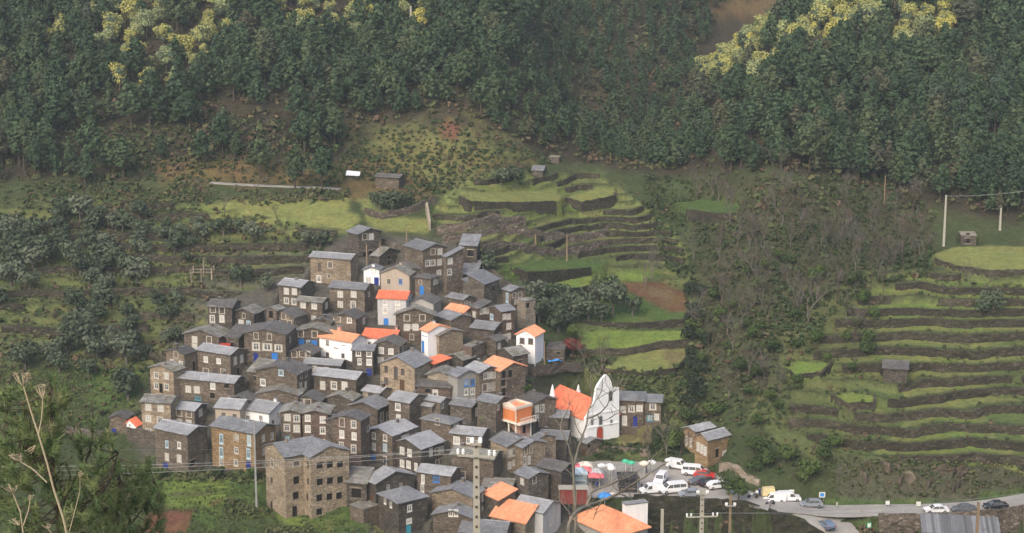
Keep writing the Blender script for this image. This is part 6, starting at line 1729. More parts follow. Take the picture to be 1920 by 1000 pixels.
def car(kind, paint, px, py, yaw, label, z=None, group='parked vehicles', name='parked_car', cat='car'):
    if kind not in CARS:
        mb, wins, d = car_parts(kind); CARS[kind] = (mb, [w.mesh('window', M['glass']) for w in wins], d)
    mb, wins, (L, hw, ax, bx, wr, hm) = CARS[kind]
    p = hit(px, py) if z is None else at_Z(px, py, z)
    rt = empty(name, (p[0], p[1], (gz(p[0], p[1]) if z is None else z) + .04), R(yaw)); tag(rt, label, cat, group)
    body = mb.build('body', M[paint], rt)
    bv = body.modifiers.new('edge', 'BEVEL'); bv.width = .05; bv.segments = 2; bv.limit_method = 'ANGLE'; bv.angle_limit = R(25)
    for w in wins: link('window', w, rt)
    for x in (ax, bx):
        for sgn in (1, -1):
            w = link('wheel', WHEEL, rt, (x, sgn * (hw - .06), wr)); w.rotation_euler = (R(90) * -sgn, 0, 0); s = wr / .32; w.scale = (s, s, s)
            link('rim', RIM, w)
    for sgn in (1, -1):
        q = MB(); q.box(L / 2 - .06, L / 2 + .035, sgn * hw * .72 - .17, sgn * hw * .72 + .17, .58, .72); q.build('headlight', M['lamp'], rt)
        q = MB(); q.box(-L / 2 - .03, -L / 2 + .06, sgn * hw * .8 - .1, sgn * hw * .8 + .1, .7, .92); q.build('tail_light', M['tail'], rt)
        q = MB(); q.box(PROF[kind][3][0][0][0] - .22, PROF[kind][3][0][0][0] - .1, sgn * (hw + .01), sgn * (hw + .17), 1.0, 1.13); q.build('mirror', M[paint], rt)
    q = MB(); q.box(L / 2 - .02, L / 2 + .045, -hw * .8, hw * .8, .36, .5); q.build('bumper', M['rubber'], rt)
    q = MB(); q.box(-L / 2 - .045, -L / 2 + .03, -hw * .8, hw * .8, .36, .5); q.build('bumper', M['rubber'], rt)
    return rt
PZ = 2.03
car('van', 'white_paint', 1221, 925, 196, 'small white van at the front edge of the square, left of the white minibus', PZ, name='parked_van', cat='van')
car('minibus', 'white_paint', 1262, 924, 196, 'white minibus with dark side windows at the front edge of the square', PZ, name='parked_van', cat='van')
car('hatch', 'silver_paint', 1293, 932, 188, 'pale silver car low behind the wall next to the white minibus', PZ)
car('van', 'white_paint', 1239, 905, 250, 'white van standing across the square behind the small white van', PZ, name='parked_van', cat='van')
car('van', 'white_paint', 1271, 879, 330, 'white van deepest in the square near the honey stone house', PZ, name='parked_van', cat='van')
car('minibus', 'white_paint', 1303, 891, 345, 'large white van beside the red car', PZ, name='parked_van', cat='van')
car('hatch', 'red_car', 1321, 896, 345, 'red car parked tight against the large white van', PZ)
car('saloon', 'grey_paint', 1312, 907, 200, 'grey car in front of the red one', PZ)
car('hatch', 'black_paint', 1330, 911, 20, 'dark blue black car between the grey and the white car', PZ)
car('hatch', 'white_paint', 1345, 916, 20, 'white car beside the dark green bush in the square', PZ)
car('van', 'white_paint', 1450, 942, 182, 'white van on the road beside the cream covered trailer', name='parked_van', cat='van')
car('van', 'white_paint', 1479, 940, 2, 'white van with a dark rear window, nose to the east', name='parked_van', cat='van')
car('hatch', 'silver_paint', 1521, 951, 182, 'silver car alone on the road below the parking sign')
car('hatch', 'blue_car', 1549, 991, 110, 'steel blue car driving down the lower road branch')
car('saloon', 'white_paint', 1755, 962, 183, 'white car parked on the upper road, first of the row of three')
car('saloon', 'grey_paint', 1807, 960, 183, 'dark grey car in the middle of the row of three on the upper road')
car('saloon', 'black_paint', 1866, 954, 187, 'dark car with roof rack last in the row on the upper road')
# trailer with a cream tarpaulin
p = hit(1440, 936); rt = empty('covered_trailer', (p[0], p[1], gz(p[0], p[1]) + .04), R(185)); tag(rt, 'trailer under a cream tarpaulin standing beside the white van', 'trailer')
q = MB(); q.hexa([(-1.2, -.8, .8), (1.2, -.8, .8), (1.2, .8, .8), (-1.2, .8, .8), (-1.05, -.6, 2.2), (1.0, -.65, 2.05), (1.0, .6, 2.1), (-1.05, .6, 2.25)]); q.build('tarpaulin', M['cream'], rt)
q = MB(); q.box(-1.25, 1.25, -.8, .8, .55, .8); q.box(1.25, 2.1, -.05, .05, .55, .65); q.build('bed', M['oldwood'], rt)
for sgn in (1, -1):
    w = link('wheel', WHEEL, rt, (-.1, sgn * .85, .32)); w.rotation_euler = (R(90) * -sgn, 0, 0); link('rim', RIM, w)
def motorbike(px, py, yaw, label, z=None):
    p = at_Z(px, py, z) if z else hit(px, py); rt = empty('motorbike', (p[0], p[1], p[2] + .03), R(yaw)); tag(rt, label, 'motorbike', 'motorbikes')
    for x in (-.68, .68):
        w = link('wheel', WHEEL, rt, (x, 0, .31)); w.rotation_euler = (R(90), 0, 0); w.scale = (.95, .95, .55); link('rim', RIM, w)
    q = MB(); q.tube([(-.68, 0, .31), (-.2, 0, .5), (.3, 0, .6), (.5, 0, .85), (.68, 0, .31)], .05, 6); q.build('frame', M['grey_paint'], rt)
    q = MB(); q.lathe([(.04, -.3), (.14, -.2), (.17, .05), (.1, .25), (.03, .3)], 8); o = q.build('tank', M['white_paint'], rt, (.2, 0, .78)); o.rotation_euler = (0, R(90), 0)
    q = MB(); q.box(-.7, .0, -.12, .12, .7, .8); q.build('seat', M['rubber'], rt)
    q = MB(); q.tube([(.45, -.35, 1.0), (.5, 0, .95), (.45, .35, 1.0)], .025, 5); q.build('handlebar', M['metal'], rt)
motorbike(1411, 935, 170, 'white tanked motorbike by the road edge, nearer the bush')
motorbike(1444, 949, 200, 'motorbike on the outer edge of the road in front of the white vans')

# ------------------------------------------------------------------ people
def body_mesh(pose):
    me = bpy.data.meshes.new('person_skin'); st = pose
    J = {'pelvis': (0, 0, .95, .145), 'waist': (0, 0, 1.1, .13), 'chest': (0, .0, 1.32, .155), 'neck': (0, 0, 1.47, .06), 'jaw': (0, -.015, 1.56, .075), 'head': (0, -.01, 1.64, .095), 'crown': (0, 0, 1.72, .06)}
    E = [('pelvis', 'waist'), ('waist', 'chest'), ('chest', 'neck'), ('neck', 'jaw'), ('jaw', 'head'), ('head', 'crown')]
    for s, n in ((1, 'l'), (-1, 'r')):
        sw = st * s
        J.update({'hip' + n: (s * .10, 0, .9, .10), 'knee' + n: (s * .11, -.10 * sw - .02, .5, .062), 'ankle' + n: (s * .11, -.16 * sw, .09, .042), 'toe' + n: (s * .125, -.16 * sw - .15, .035, .035),
                  'sh' + n: (s * .19, 0, 1.40, .062), 'elbow' + n: (s * .25, .08 * sw + .02, 1.12, .045), 'wrist' + n: (s * .255, -.02 + .02 * sw, .87, .032), 'hand' + n: (s * .25, -.05 + .02 * sw, .78, .034)})
        E += [('pelvis', 'hip' + n), ('hip' + n, 'knee' + n), ('knee' + n, 'ankle' + n), ('ankle' + n, 'toe' + n), ('chest', 'sh' + n), ('sh' + n, 'elbow' + n), ('elbow' + n, 'wrist' + n), ('wrist' + n, 'hand' + n)]
    names = list(J); me.from_pydata([J[k_][:3] for k_ in names], [(names.index(a), names.index(b)) for a, b in E], [])
    o = bpy.data.objects.new('tmp_body', me); COL.objects.link(o)
    md = o.modifiers.new('s', 'SKIN'); md.use_smooth_shade = True
    for i, k_ in enumerate(names):
        sv = me.skin_vertices[0].data[i]; r = J[k_][3]
        sv.radius = (r * (1.35 if k_ in ('chest', 'waist', 'pelvis') else 1), r * (.85 if k_ in ('chest', 'waist', 'pelvis') else 1)); sv.use_root = (k_ == 'pelvis')
    sb_ = o.modifiers.new('d', 'SUBSURF'); sb_.levels = sb_.render_levels = 1
    dg = bpy.context.evaluated_depsgraph_get(); dg.update()
    out_ = bpy.data.meshes.new_from_object(o.evaluated_get(dg)); bpy.data.objects.remove(o)
    return out_
BODY = [body_mesh(0.0), body_mesh(1.0)]
def person(px, py, yaw, shirt, legs, label, z=None, pose=0):
    p = at_Z(px, py, z) if z is not None else hit(px, py)
    me = BODY[pose].copy(); me.name = 'person'; me.materials.clear()
    for m_ in (shirt, legs, 'skin', 'rubber', 'hair'): me.materials.append(M[m_])
    for f in me.polygons:
        c = f.center
        f.material_index = 3 if c.z < .09 else 1 if c.z < .96 and abs(c.x) < .21 else 2 if (c.z > 1.46 or (abs(c.x) > .2 and c.z < .9)) else 0
        if c.z > 1.66 or (c.z > 1.55 and c.y > .03): f.material_index = 4
        f.use_smooth = True
    o = link('person', me, None, (p[0], p[1], (gz(p[0], p[1]) if z is None else z) + .03)); o.rotation_euler = (0, 0, R(yaw))
    return tag(o, label, 'person', 'people about the square and lanes')
person(655, 869, 20, 'blackcloth', 'blackcloth', 'person in black standing at the foot of the tall reddish house, the western of two')
person(667, 870, -30, 'blackcloth', 'denim', 'person in dark clothes at the corner of the tall reddish house', None, 1)
person(721, 873, 0, 'blackcloth', 'denim', 'person in black at the white doorway beside the bright blue door')
for px, py, yw, sh, lg, lab, ps in ((1203, 922, 60, 'blackcloth', 'denim', 'person in black beside the small white van', 0), (1112, 916, 10, 'blackcloth', 'blackcloth', 'person in black near the glazed kiosk', 0), (1119, 918, 200, 'navy', 'denim', 'person in navy top in front of the glazed kiosk', 1),
                                  (1197, 908, 140, 'blackcloth', 'denim', 'person in dark coat by the black awning', 0), (1212, 888, 90, 'wood', 'denim', 'person in brown walking behind the parked vans', 1), (1322, 905, 0, 'redpaint', 'denim', 'person in a red top between the parked cars', 0),
                                  (1292, 918, 40, 'wood', 'blackcloth', 'person in brown near the minibus tail', 1), (1424, 932, 30, 'navy', 'denim', 'person in navy jacket beside the cream trailer', 0), (1419, 935, -20, 'whitecloth', 'blackcloth', 'person in a white top by the motorbike', 0)):
    person(px, py, yw, sh, lg, lab, PZ if px < 1400 else None, ps)

# ------------------------------------------------------------------ parasols and stalls on the square
def parasol(px, py, wpx, cloth, label, z=PZ, square=False, hgt=2.5):
    d = ray(px, py); t = (z + hgt - CAM[2]) / d[2]; p = CAM + d * t
    w = wpx / (FPX / p[1]) / 2
    rt = empty('parasol', (p[0], p[1], z)); tag(rt, label, 'parasol', 'parasols on the square')
    q = MB(); n = 4 if square else 8; off = R(45) if square else 0; rr = w * (1.25 if square else 1)
    rim = [(rr * math.cos(off + 2 * math.pi * k_ / n), rr * math.sin(off + 2 * math.pi * k_ / n), hgt) for k_ in range(n)]
    mid = [(x * .5, y * .5, hgt + .38 * w * .75) for x, y, _ in rim]; tp = (0, 0, hgt + .62 * w * .75)
    for k_ in range(n):
        j = (k_ + 1) % n
        q.face([rim[k_], rim[j], mid[j], mid[k_]]); q.face([mid[k_], mid[j], tp])
        a, b = rim[k_], rim[j]; q.face([(a[0], a[1], hgt - .25), (b[0], b[1], hgt - .25), b, a])
    q.build('canopy', M[cloth], rt)
    q = MB(); q.tube([(0, 0, 0), (0, 0, hgt + .6 * w * .75)], .04, 6); q.build('pole', M['frame'], rt)
    q = MB(); q.lathe([(.3, 0), (.3, .08), (.06, .1), (.06, .3)], 10); q.build('base', M['concrete'], rt)
    q = MB()
    for k_ in range(n): q.tube([(0, 0, hgt - .1), (rim[k_][0] * .95, rim[k_][1] * .95, hgt - .02)], .015, 4)
    q.build('rib', M['frame'], rt)
parasol(1098, 871, 30, 'creamcloth', 'wide cream parasol between the pink ones', square=True)
parasol(1080, 873, 20, 'pinkcloth', 'pink parasol behind the bare tree, west of the cream one', square=True)
parasol(1098, 880, 26, 'pinkcloth', 'pink parasol in front of the cream one', square=True)
parasol(1112, 891, 22, 'pinkcloth', 'pink parasol nearest the glazed kiosk', square=True)
parasol(1124, 892, 20, 'pinkcloth', 'easternmost pink parasol beside the kiosk', square=True)
parasol(1128, 872, 16, 'whitecloth', 'small white parasol east of the cream one')
parasol(1143, 872, 16, 'whitecloth', 'white parasol in the middle of the square under the hedge')
parasol(1147, 877, 18, 'whitecloth', 'white parasol in front of the middle one under the hedge')
parasol(1173, 864, 15, 'greencloth', 'green parasol under the hedge, western of two')
parasol(1184, 867, 16, 'greencloth', 'green parasol under the hedge, eastern of two')
parasol(1134, 929, 30, 'bluecloth', 'bright blue parasol at the edge of the square near the bare tree', .8)
for px, py, w, cl, lab in ((1208, 868, 20, 'creamcloth', 'cream sunshade near the bare trees at the back of the square'), (1222, 866, 18, 'whitecloth', 'pale sunshade by the bare tree at the corner of the square'), (1253, 862, 14, 'whitecloth', 'white sunshade close to the honey stone house')):
    parasol(px, py, w, cl, lab)
def gazebo(px0, px1, py, cloth, label, hgt=2.6, dep=3.2, wallm=None):
    a = at_Z(px0, py, PZ); b = at_Z(px1, py, PZ); w = b[0] - a[0]
    rt = empty('market_tent', (a[0], a[1], PZ)); tag(rt, label, 'tent', 'market tents on the square')
    q = MB(); P = [(-.2, -.2, hgt), (w + .2, -.2, hgt), (w + .2, dep + .2, hgt), (-.2, dep + .2, hgt)]
    r0, r1 = (w * .3, dep / 2, hgt + .7), (w * .7, dep / 2, hgt + .7)
    q.face([P[0], P[1], r1, r0]); q.face([P[1], P[2], r1]); q.face([P[2], P[3], r0, r1]); q.face([P[3], P[0], r0])
    for i in range(4): a_, b_ = P[i], P[(i + 1) % 4]; q.face([(a_[0], a_[1], hgt - .3), (b_[0], b_[1], hgt - .3), b_, a_])
    q.build('canopy', M[cloth], rt)
    for x in (0, w):
        for y in (0, dep):
            q = MB(); q.box(x - .04, x + .04, y - .04, y + .04, 0, hgt); q.build('post', M['metal'], rt)
    if wallm:
        q = MB(); q.box(.05, w - .05, .3, dep - .1, 0, hgt - .5); q.build('side_panel', M[wallm], rt)
    q = MB(); q.box(.3, w - .3, -.1, .25, .75, .82); q.build('counter', M['oldwood'], rt)
gazebo(1160, 1195, 925, 'blackcloth', 'black market awning with dark side panels east of the parasols', 2.9, 3.4, 'blackcloth')
gazebo(1072, 1100, 912, 'paleblue', 'pale glazed kiosk tent with a grey blue roof west of the black awning', 2.5, 3, 'paleblue')
gazebo(1108, 1128, 910, 'lgrey', 'low grey market tent beside the glazed kiosk', 2.2, 2.6)
p0 = at_Y(420, 650, hit(420, 662)[1] - 1.0); rt = empty('red_canopy', tuple(p0)); tag(rt, 'faded red canopy over the yard behind the pale roofed tan house', 'canopy')
q = MB(); q.hexa([(-1.2, 0, -.1), (1.2, 0, -.1), (1.1, 1.6, .2), (-1.1, 1.6, .2), (-1.2, 0, .0), (1.2, 0, .0), (1.1, 1.6, .32), (-1.1, 1.6, .32)]); q.build('cover', M['redpaint'], rt)
for x in (-1.05, 1.05):
    q = MB(); q.box(x - .05, x + .05, .05, .15, -2.6, -.1); q.build('post', M['metal'], rt)
# benches
for px, py, lab in ((1148, 945, 'cream plastic chairs stack table by the blue parasol'),):
    p = hit(px, py); rt = empty('garden_table', (p[0], p[1], gz(p[0], p[1]))); tag(rt, 'round cream table beside the blue parasol', 'table')
    q = MB(); q.lathe([(.6, .7), (.62, .72), (.6, .75)], 14); q.build('table_top', M['creamcloth'], rt)
    for k_ in range(3):
        q = MB(); q.tube([(0, 0, .7), (.4 * math.cos(k_ * 2.1), .4 * math.sin(k_ * 2.1), 0)], .03, 5); q.build('leg', M['frame'], rt)

# ------------------------------------------------------------------ poles, wires, lamps and signs
def concrete_pole(px, py_top, Y, wpx, label, arms=(), zfoot=None, mat='concrete', group=None):
    t = at_Y(px, py_top, Y); x, y, zt = t
    zb = gz(x, y) - .3 if zfoot is None else zfoot
    rt = empty('utility_pole', (x, y, zb)); tag(rt, label, 'utility pole', group)
    w = wpx * Y / FPX / 2; h_ = zt - zb
    q = MB(); w0, w1 = w * 1.15, w * .72
    q.hexa([(-w0, -w0 * .7, 0), (w0, -w0 * .7, 0), (w0, w0 * .7, 0), (-w0, w0 * .7, 0), (-w1, -w1 * .7, h_), (w1, -w1 * .7, h_), (w1, w1 * .7, h_), (-w1, w1 * .7, h_)])
    sh = q.build('shaft', M[mat], rt)
    if wpx > 8:
        q = MB()
        for i in range(int(h_ / .55)):
            z = .3 + i * .55; q.box(-w * .3, w * .3, -w0 * .72, -w0 * .55, z, z + .13)
        o = q.build('slot', M['bark'], sh); o['kind'] = 'stuff'  # raised dark bars, the shade of the slots put into their colour
    ends = []
    for dz, half, tilt in arms:
        q = MB(); z = h_ - dz
        q.hexa([(-half, -.06 - w, z - tilt), (half, -.06 - w, z + tilt), (half, .06 - w, z + tilt), (-half, .06 - w, z - tilt), (-half, -.06 - w, z + .11 - tilt), (half, -.06 - w, z + .11 + tilt), (half, .06 - w, z + .11 + tilt), (-half, .06 - w, z + .11 - tilt)])
        ar = q.build('crossarm', M['metal' if mat != 'concrete' else 'concrete'], rt)
        for s in (-1, -.72, .72, 1):
            q = MB(); q.lathe([(.05, 0), (.09, .06), (.05, .1), (.10, .17), (.05, .22), (.08, .28), (.02, .32)], 8)
            q.build('insulator', M['white'], ar, (s * half * .97, -w, z + .11 + tilt * s))
            ends.append((x + s * half * .97, y - w, zb + z + .4 + tilt * s))
    return rt, ends
P1, E1 = concrete_pole(893, 826, 88, 15, 'big pale concrete utility pole with a crossarm in front of the lower village', [(.85, .98, -.05), (.2, .25, 0)])
P2, E2 = concrete_pole(1317, 919, 150, 10, 'concrete utility pole in front of the mossy retaining wall, thickest there', [(.35, .5, 0), (2.5, 1.4, .05)])
P3, E3 = concrete_pole(1370, 928, 170, 6, 'slim wooden utility pole east of the thick concrete one', [(1.2, .5, 0)], mat='oldwood')
P4, E4 = concrete_pole(1242, 955, 160, 8, 'short concrete pole top by the white walled building at the bottom edge', [])
P5, E5 = concrete_pole(476, 789, 300, 3.6, 'tall thin pole with a small crossarm in front of the honey coloured house', [(.2, 1.5, 0)], mat='metal')
P6, E6 = concrete_pole(1835, 942, 170, 7, 'wooden pole at the lower east corner above the corrugated roof', [], mat='oldwood')
for px, pyt, pyb, w, lab in ((1774, 366, 462, 4, 'tall pale pole on the edge of the round east meadow'), (1877, 390, 432, 3.6, 'pale pole among the pines behind the east meadow'), (687, 458, 505, 2.6, 'lamp pole between the dark top house and the little white house'), (762, 428, 468, 2.4, 'thin pole on the grass track above the top house'),
                             (712, 455, 500, 2.4, 'thin pole beside the small gabled hut'), (1004, 440, 470, 2.5, 'thin pole on the brown terraces, western one'), (1063, 440, 490, 2.5, 'thin pole on the brown terraces, eastern one'), (770, 12, 62, 4, 'pale mast standing in the western pine wood'), (869, 462, 515, 3, 'post beside the slate hut above the barns'),
                             (1021, 640, 684, 2.6, 'grey post between the white east house and the ruin'), (1660, 330, 385, 1.8, 'thin pole under the eastern pines')):
    p = hit(px, pyb); concrete_pole(px, pyt, p[1], w, lab, [], gz(p[0], p[1]) - .3, 'concrete' if w > 3.5 else 'oldwood')
def street_lamp(px, pyt, pyb, label):
    p = hit(px, pyb); t = at_Y(px, pyt, p[1]); h_ = t[2] - p[2]
    rt = empty('street_lamp', (p[0], p[1], p[2])); tag(rt, label, 'street lamp')
    q = MB(); q.tube([(0, 0, -.3), (0, 0, h_ * .5), (0, 0, h_ - .35)], [.16, .13, .12], 8); q.build('post', M['lgrey'], rt)
    q = MB(); q.lathe([(.12, h_ - .35), (.3, h_ - .3), (.34, h_ - .22), (.1, h_), (.02, h_ + .12)], 10); q.build('lamp_head', M['white'], rt)
street_lamp(1035, 876, 925, 'white capped lamp post at the edge of the square beside the maroon stalls')
def wire(name, a, b, sag, label, r=.012, seg=22):
    a, b = Vector(a), Vector(b); q = MB(); P = []
    for i in range(seg + 1):
        t = i / seg; p = a.lerp(b, t); p.z -= sag * 4 * t * (1 - t); P.append(p)
    q.tube(P, r, 4); tag(q.build(name, M['metal']), label, 'wire', 'overhead wires')
L1 = [tuple(at_Y(-120, y, 88)) for y in (822, 878, 884, 888)]
wire('overhead_wire', E1[0], at_Y(-160, 874, 92), .35, 'thin overhead wire from the pole arm to the west, highest of the set')
wire('overhead_wire', E1[1], at_Y(-160, 884, 92), .35, 'thin overhead wire from the pole arm to the west, middle of the set')
wire('overhead_wire', E1[2], at_Y(-160, 893, 92), .4, 'thin overhead wire from the pole arm to the west, lowest of the set')
wire('overhead_wire', at_Y(-160, 818, 120), tuple(np.array(E5[3]) - [0, 0, 5.0]), .8, 'thin grey wire crossing in front of the chapel and the navy garage house', .018)
wire('overhead_wire', E2[4] if len(E2) > 4 else E2[0], at_Y(2050, 905, 190), .9, 'long wire from the thick concrete pole over the road to the east', .016)
wire('overhead_wire', E2[7] if len(E2) > 7 else E2[-1], at_Y(2050, 926, 190), .9, 'lower long wire from the concrete pole across the rock face', .016)
wire('overhead_wire', E1[3], E2[0], .8, 'wire sagging between the two concrete poles', .012)
wire('overhead_wire', at_Y(1774, 368, hit(1774, 462)[1]), at_Y(2060, 330, 380), 1.2, 'faint wire from the meadow pole to the east', .03)
def sign(px, py, wpx, hpx, pyb, face, label, trim=None, mark=None):
    p = hit(px, pyb); k_ = p[1] / FPX; w, h_ = wpx * k_, hpx * k_; z = at_Y(px, py, p[1])[2]
    rt = empty('road_sign', (p[0], p[1], gz(p[0], p[1]))); tag(rt, label, 'sign'); z -= gz(p[0], p[1])
    for s in (-.3, .3):
        q = MB(); q.box(s * w - .03, s * w + .03, .03, .09, -.3, z); q.build('post', M['metal'], rt)
    q = MB(); q.box(-w / 2, w / 2, -.02, .03, z - h_ / 2, z + h_ / 2); b_ = q.build('board', M[face], rt)
    if trim:
        q = MB(); e = .16 * w; q.box(-w / 2 + e, w / 2 - e, -.026, -.021, z - h_ / 2 + e, z + h_ / 2 - e); q.build('panel', M[trim], b_)
    if mark:
        cu = bpy.data.curves.new('letter', 'FONT'); cu.body = mark; cu.size = h_ * .75; cu.align_x = 'CENTER'; cu.align_y = 'CENTER'; cu.extrude = .004
        o = bpy.data.objects.new('letter', cu); COL.objects.link(o); o.parent = b_; o.location = (0, -.034, z); o.rotation_euler = (R(90), 0, 0); cu.materials.append(M['frame'])
sign(1541, 928, 12, 11, 942, 'frame', 'square blue and white sign standing behind the silver car', 'bluecloth')
sign(1664, 943, 8, 8, 951, 'frame', 'small white board on the verge under the rock face, western one')
sign(1722, 945, 9, 9, 952, 'frame', 'small white board on the verge under the rock face, eastern one')
sign(1629, 985, 9, 10, 1000, 'greencloth', 'green and white sign on the grass below the upper road', 'frame')
sign(1484, 922, 10, 8, 938, 'frame', 'white board behind the white vans')
sign(1569, 945, 4, 8, 955, 'concrete', 'little pale marker post sign on the verge beside the junction')
# bollards along the outer edge of the road bend
for i, (px, py) in enumerate(((1612, 962), (1652, 964), (1695, 964))):
    p = hit(px, py); q = MB(); q.lathe([(.16, -.2), (.15, .75), (.1, .9), (.02, .93)], 10)
    o = q.build('bollard', M['concrete']); o.location = p; tag(o, ('stone bollard at the road junction', 'stone bollard on the wall midway along the upper road', 'stone bollard on the wall east of the middle one')[i], 'bollard', 'bollards on the road wall')
# rail fence on the sloping wall beside the honey house
P = dense([hit(px, py) for px, py in ((1340, 876), (1380, 894), (1420, 906))], 1.6)
rt = empty('rail_fence', tuple(P[0])); tag(rt, 'pale rail fence stepping down the bank beside the car park', 'fence')
for i, p in enumerate(P):
    q = MB(); q.box(-.05, .05, -.05, .05, -.3, 1.2); q.build('post', M['oldwood'], rt, tuple(p - P[0]))
    if i:
        for dz in (.65, 1.1):
            q = MB(); a, b = Vector(P[i - 1] - P[0]) + Vector((0, 0, dz)), Vector(P[i] - P[0]) + Vector((0, 0, dz)); q.tube([a, b], .04, 4); q.build('rail', M['oldwood'], rt)
# pergola of white posts among the western olives
p0 = hit(378, 535); rt = empty('pergola', tuple(p0)); tag(rt, 'open frame of pale posts standing in the western olive grove', 'pergola')
for x in (-2.2, 0, 2.2):
    for y in (0, 3):
        q = MB(); q.box(x - .11, x + .11, y - .11, y + .11, -.8, 3.4 if (x, y) != (-.0, 3) else 4.6); q.build('post', M['pale'], rt)
for y in (0, 3):
    q = MB(); q.box(-2.5, 2.5, y - .09, y + .09, 2.5, 2.66); q.build('beam', M['pale'], rt)
# washing and blue cover in the garden below the white east house
p0 = hit(1028, 700); q = MB(); rs = random.Random(4)
G_ = [[(i * .35, j * .3, .9 + rs.uniform(-.18, .18) - abs(i - 4) * .06) for i in range(9)] for j in range(4)]
for j in range(3):
    for i in range(8): q.face([G_[j][i], G_[j][i + 1], G_[j + 1][i + 1], G_[j + 1][i]])
o = q.build('blue_tarpaulin', M['bluecloth']); o.location = p0; tag(o, 'crumpled blue tarpaulin in the garden below the white east house', 'tarpaulin')
for px, py, c_, lab in ((662, 330, 'white', 'white sheeted shed roof on the dry hill above the olive bush'),):
    p0 = hit(px, py + 8); rt = empty('sheet_shed', tuple(p0)); tag(rt, lab, 'shed')
    q = MB(); q.box(-1.3, 1.3, 0, 2, -.5, 1.2); q.build('wall', M['br'], rt)
    q = MB(); q.hexa([(-1.7, -.5, 1.2), (1.6, -.5, 1.05), (1.6, 2.3, 1.6), (-1.7, 2.3, 1.9), (-1.7, -.5, 1.28), (1.6, -.5, 1.13), (1.6, 2.3, 1.68), (-1.7, 2.3, 1.98)]); q.build('roof', M['whitecloth'], rt)

# ------------------------------------------------------------------ rocks of the road cutting
def rock(r_, seed):
    rs = np.random.RandomState(seed); bm = bmesh.new(); bmesh.ops.create_icosphere(bm, subdivisions=2, radius=r_)
    ph = rs.uniform(0, 6, 6)
    for v in bm.verts:
        n = v.co.normalized(); k_ = 1 + .28 * math.sin(n.x * 3 + ph[0]) * math.cos(n.y * 4 + ph[1]) + .2 * math.sin(n.z * 6 + ph[2]) + rs.uniform(-.12, .12)
        v.co = Vector((v.co.x * k_ * 1.2, v.co.y * k_ * .7, v.co.z * k_ * 1.1))
    me_ = bpy.data.meshes.new('rock'); bm.to_mesh(me_); bm.free(); me_.materials.append(M['cliff']); return me_
k = N('cliff_rock', .95, .15)
v, rn = k.objvec((1, 1, 1)); nzz = k.noise(v, .8, 6, .7); st = k.n('ShaderNodeTexWave'); st.bands_direction = 'X'; k.l(v, st.inputs['Vector']); st.inputs['Scale'].default_value = .6; st.inputs['Distortion'].default_value = 6
c = k.ramp(nzz, [(.3, (.055, .046, .034)), (.5, (.10, .082, .060)), (.68, (.18, .15, .11))])
k.col(k.val(c, k.math('MULTIPLY_ADD', rn, .5, .75))); k.bump(k.math('ADD', nzz, k.math('MULTIPLY', st.outputs[1], .3)), 1.0, .4); M['cliff'] = k.m
ROCKS = [rock(1.0, i) for i in range(5)]
for i in range(12):
    px, py = rnd.uniform(1590, 1820), rnd.uniform(872, 936)
    p = hit(px, py, ZG); o = link('rock_outcrop', ROCKS[i % 5], None, (p[0], p[1] + .45, p[2] - .2)); s = rnd.uniform(.9, 1.7); o.scale = (s * 1.3, s * .45, s * 1.0); o.rotation_euler = (rnd.uniform(-.4, .4), rnd.uniform(-.4, .4), rnd.random() * 6)
    tag(o, 'rugged brown rock in the cutting above the road', 'rock', 'rocks in the road cutting')

# ------------------------------------------------------------------ near plants on the viewer's own hillside
def gl(px, py, Y): return Vector(at_Y(px, py, Y))
def stalk(name, stems, umbels, Y, label):
    base = gl(*stems[0][0], Y); zb = gz(base.x, base.y) - .1
    rt = empty(name, (base.x, base.y, zb)); tag(rt, label, 'dried plant'); off = Vector((base.x, base.y, zb))
    for i, (pts, r0, r1) in enumerate([(s[0:-2] if not isinstance(s[-1], tuple) else s, s[-2] if not isinstance(s[-1], tuple) else .012, s[-1] if not isinstance(s[-1], tuple) else .006) for s in stems]):
        P = [gl(px, py, Y) - off for px, py in pts]
        if i == 0: P = [Vector((P[0].x + .05, P[0].y, 0))] + P
        q = MB(); q.tube(P, list(np.linspace(r0, r1, len(P))), 6); q.build('stem', M['stalk'], rt)
    for (px, py), (tx, ty), rpx, n_ in umbels:
        q = MB(); o0 = gl(px, py, Y) - off; rs = random.Random(px)
        ax = (gl(tx, ty, Y) - gl(px, py, Y)); R_ = rpx * Y / FPX * .72; n_ = int(n_ * .6)
        for k_ in range(n_):
            a = rs.random() * 6.28; s_ = rs.uniform(.3, 1)
            e = o0 + ax + Vector((math.cos(a) * R_ * s_, math.sin(a) * R_ * s_, -R_ * .3 * s_ + rs.uniform(-.1, .1) * R_))
            m_ = o0.lerp(e, .55) + Vector((math.cos(a), math.sin(a), 0)) * R_ * .12
            q.tube([o0, m_, e], [.004, .0035, .002], 4, cap=False)
            for u_ in range(5):
                b = rs.random() * 6.28; q.tube([e, e + Vector((math.cos(b), math.sin(b), rs.uniform(.2, .8))) * R_ * .22], [.003, .0015], 3, cap=False)
        q.build('umbel', M['stalk'], rt)
stalk('dried_hogweed', [((126, 1004), (118, 970), (100, 915), (88, 868), (72, 815), (56, 765), (44, 725), .016, .008), ((72, 815), (78, 785), (80, 748), .009, .006), ((88, 905), (62, 880), (38, 866), .008, .005)],
      [((44, 725), (40, 700), 28, 30), ((80, 748), (78, 722), 20, 20), ((38, 866), (28, 852), 24, 20), ((66, 835), (50, 845), 16, 10)], 19, 'tall dried flower stalk with forked umbels at the lower west corner')
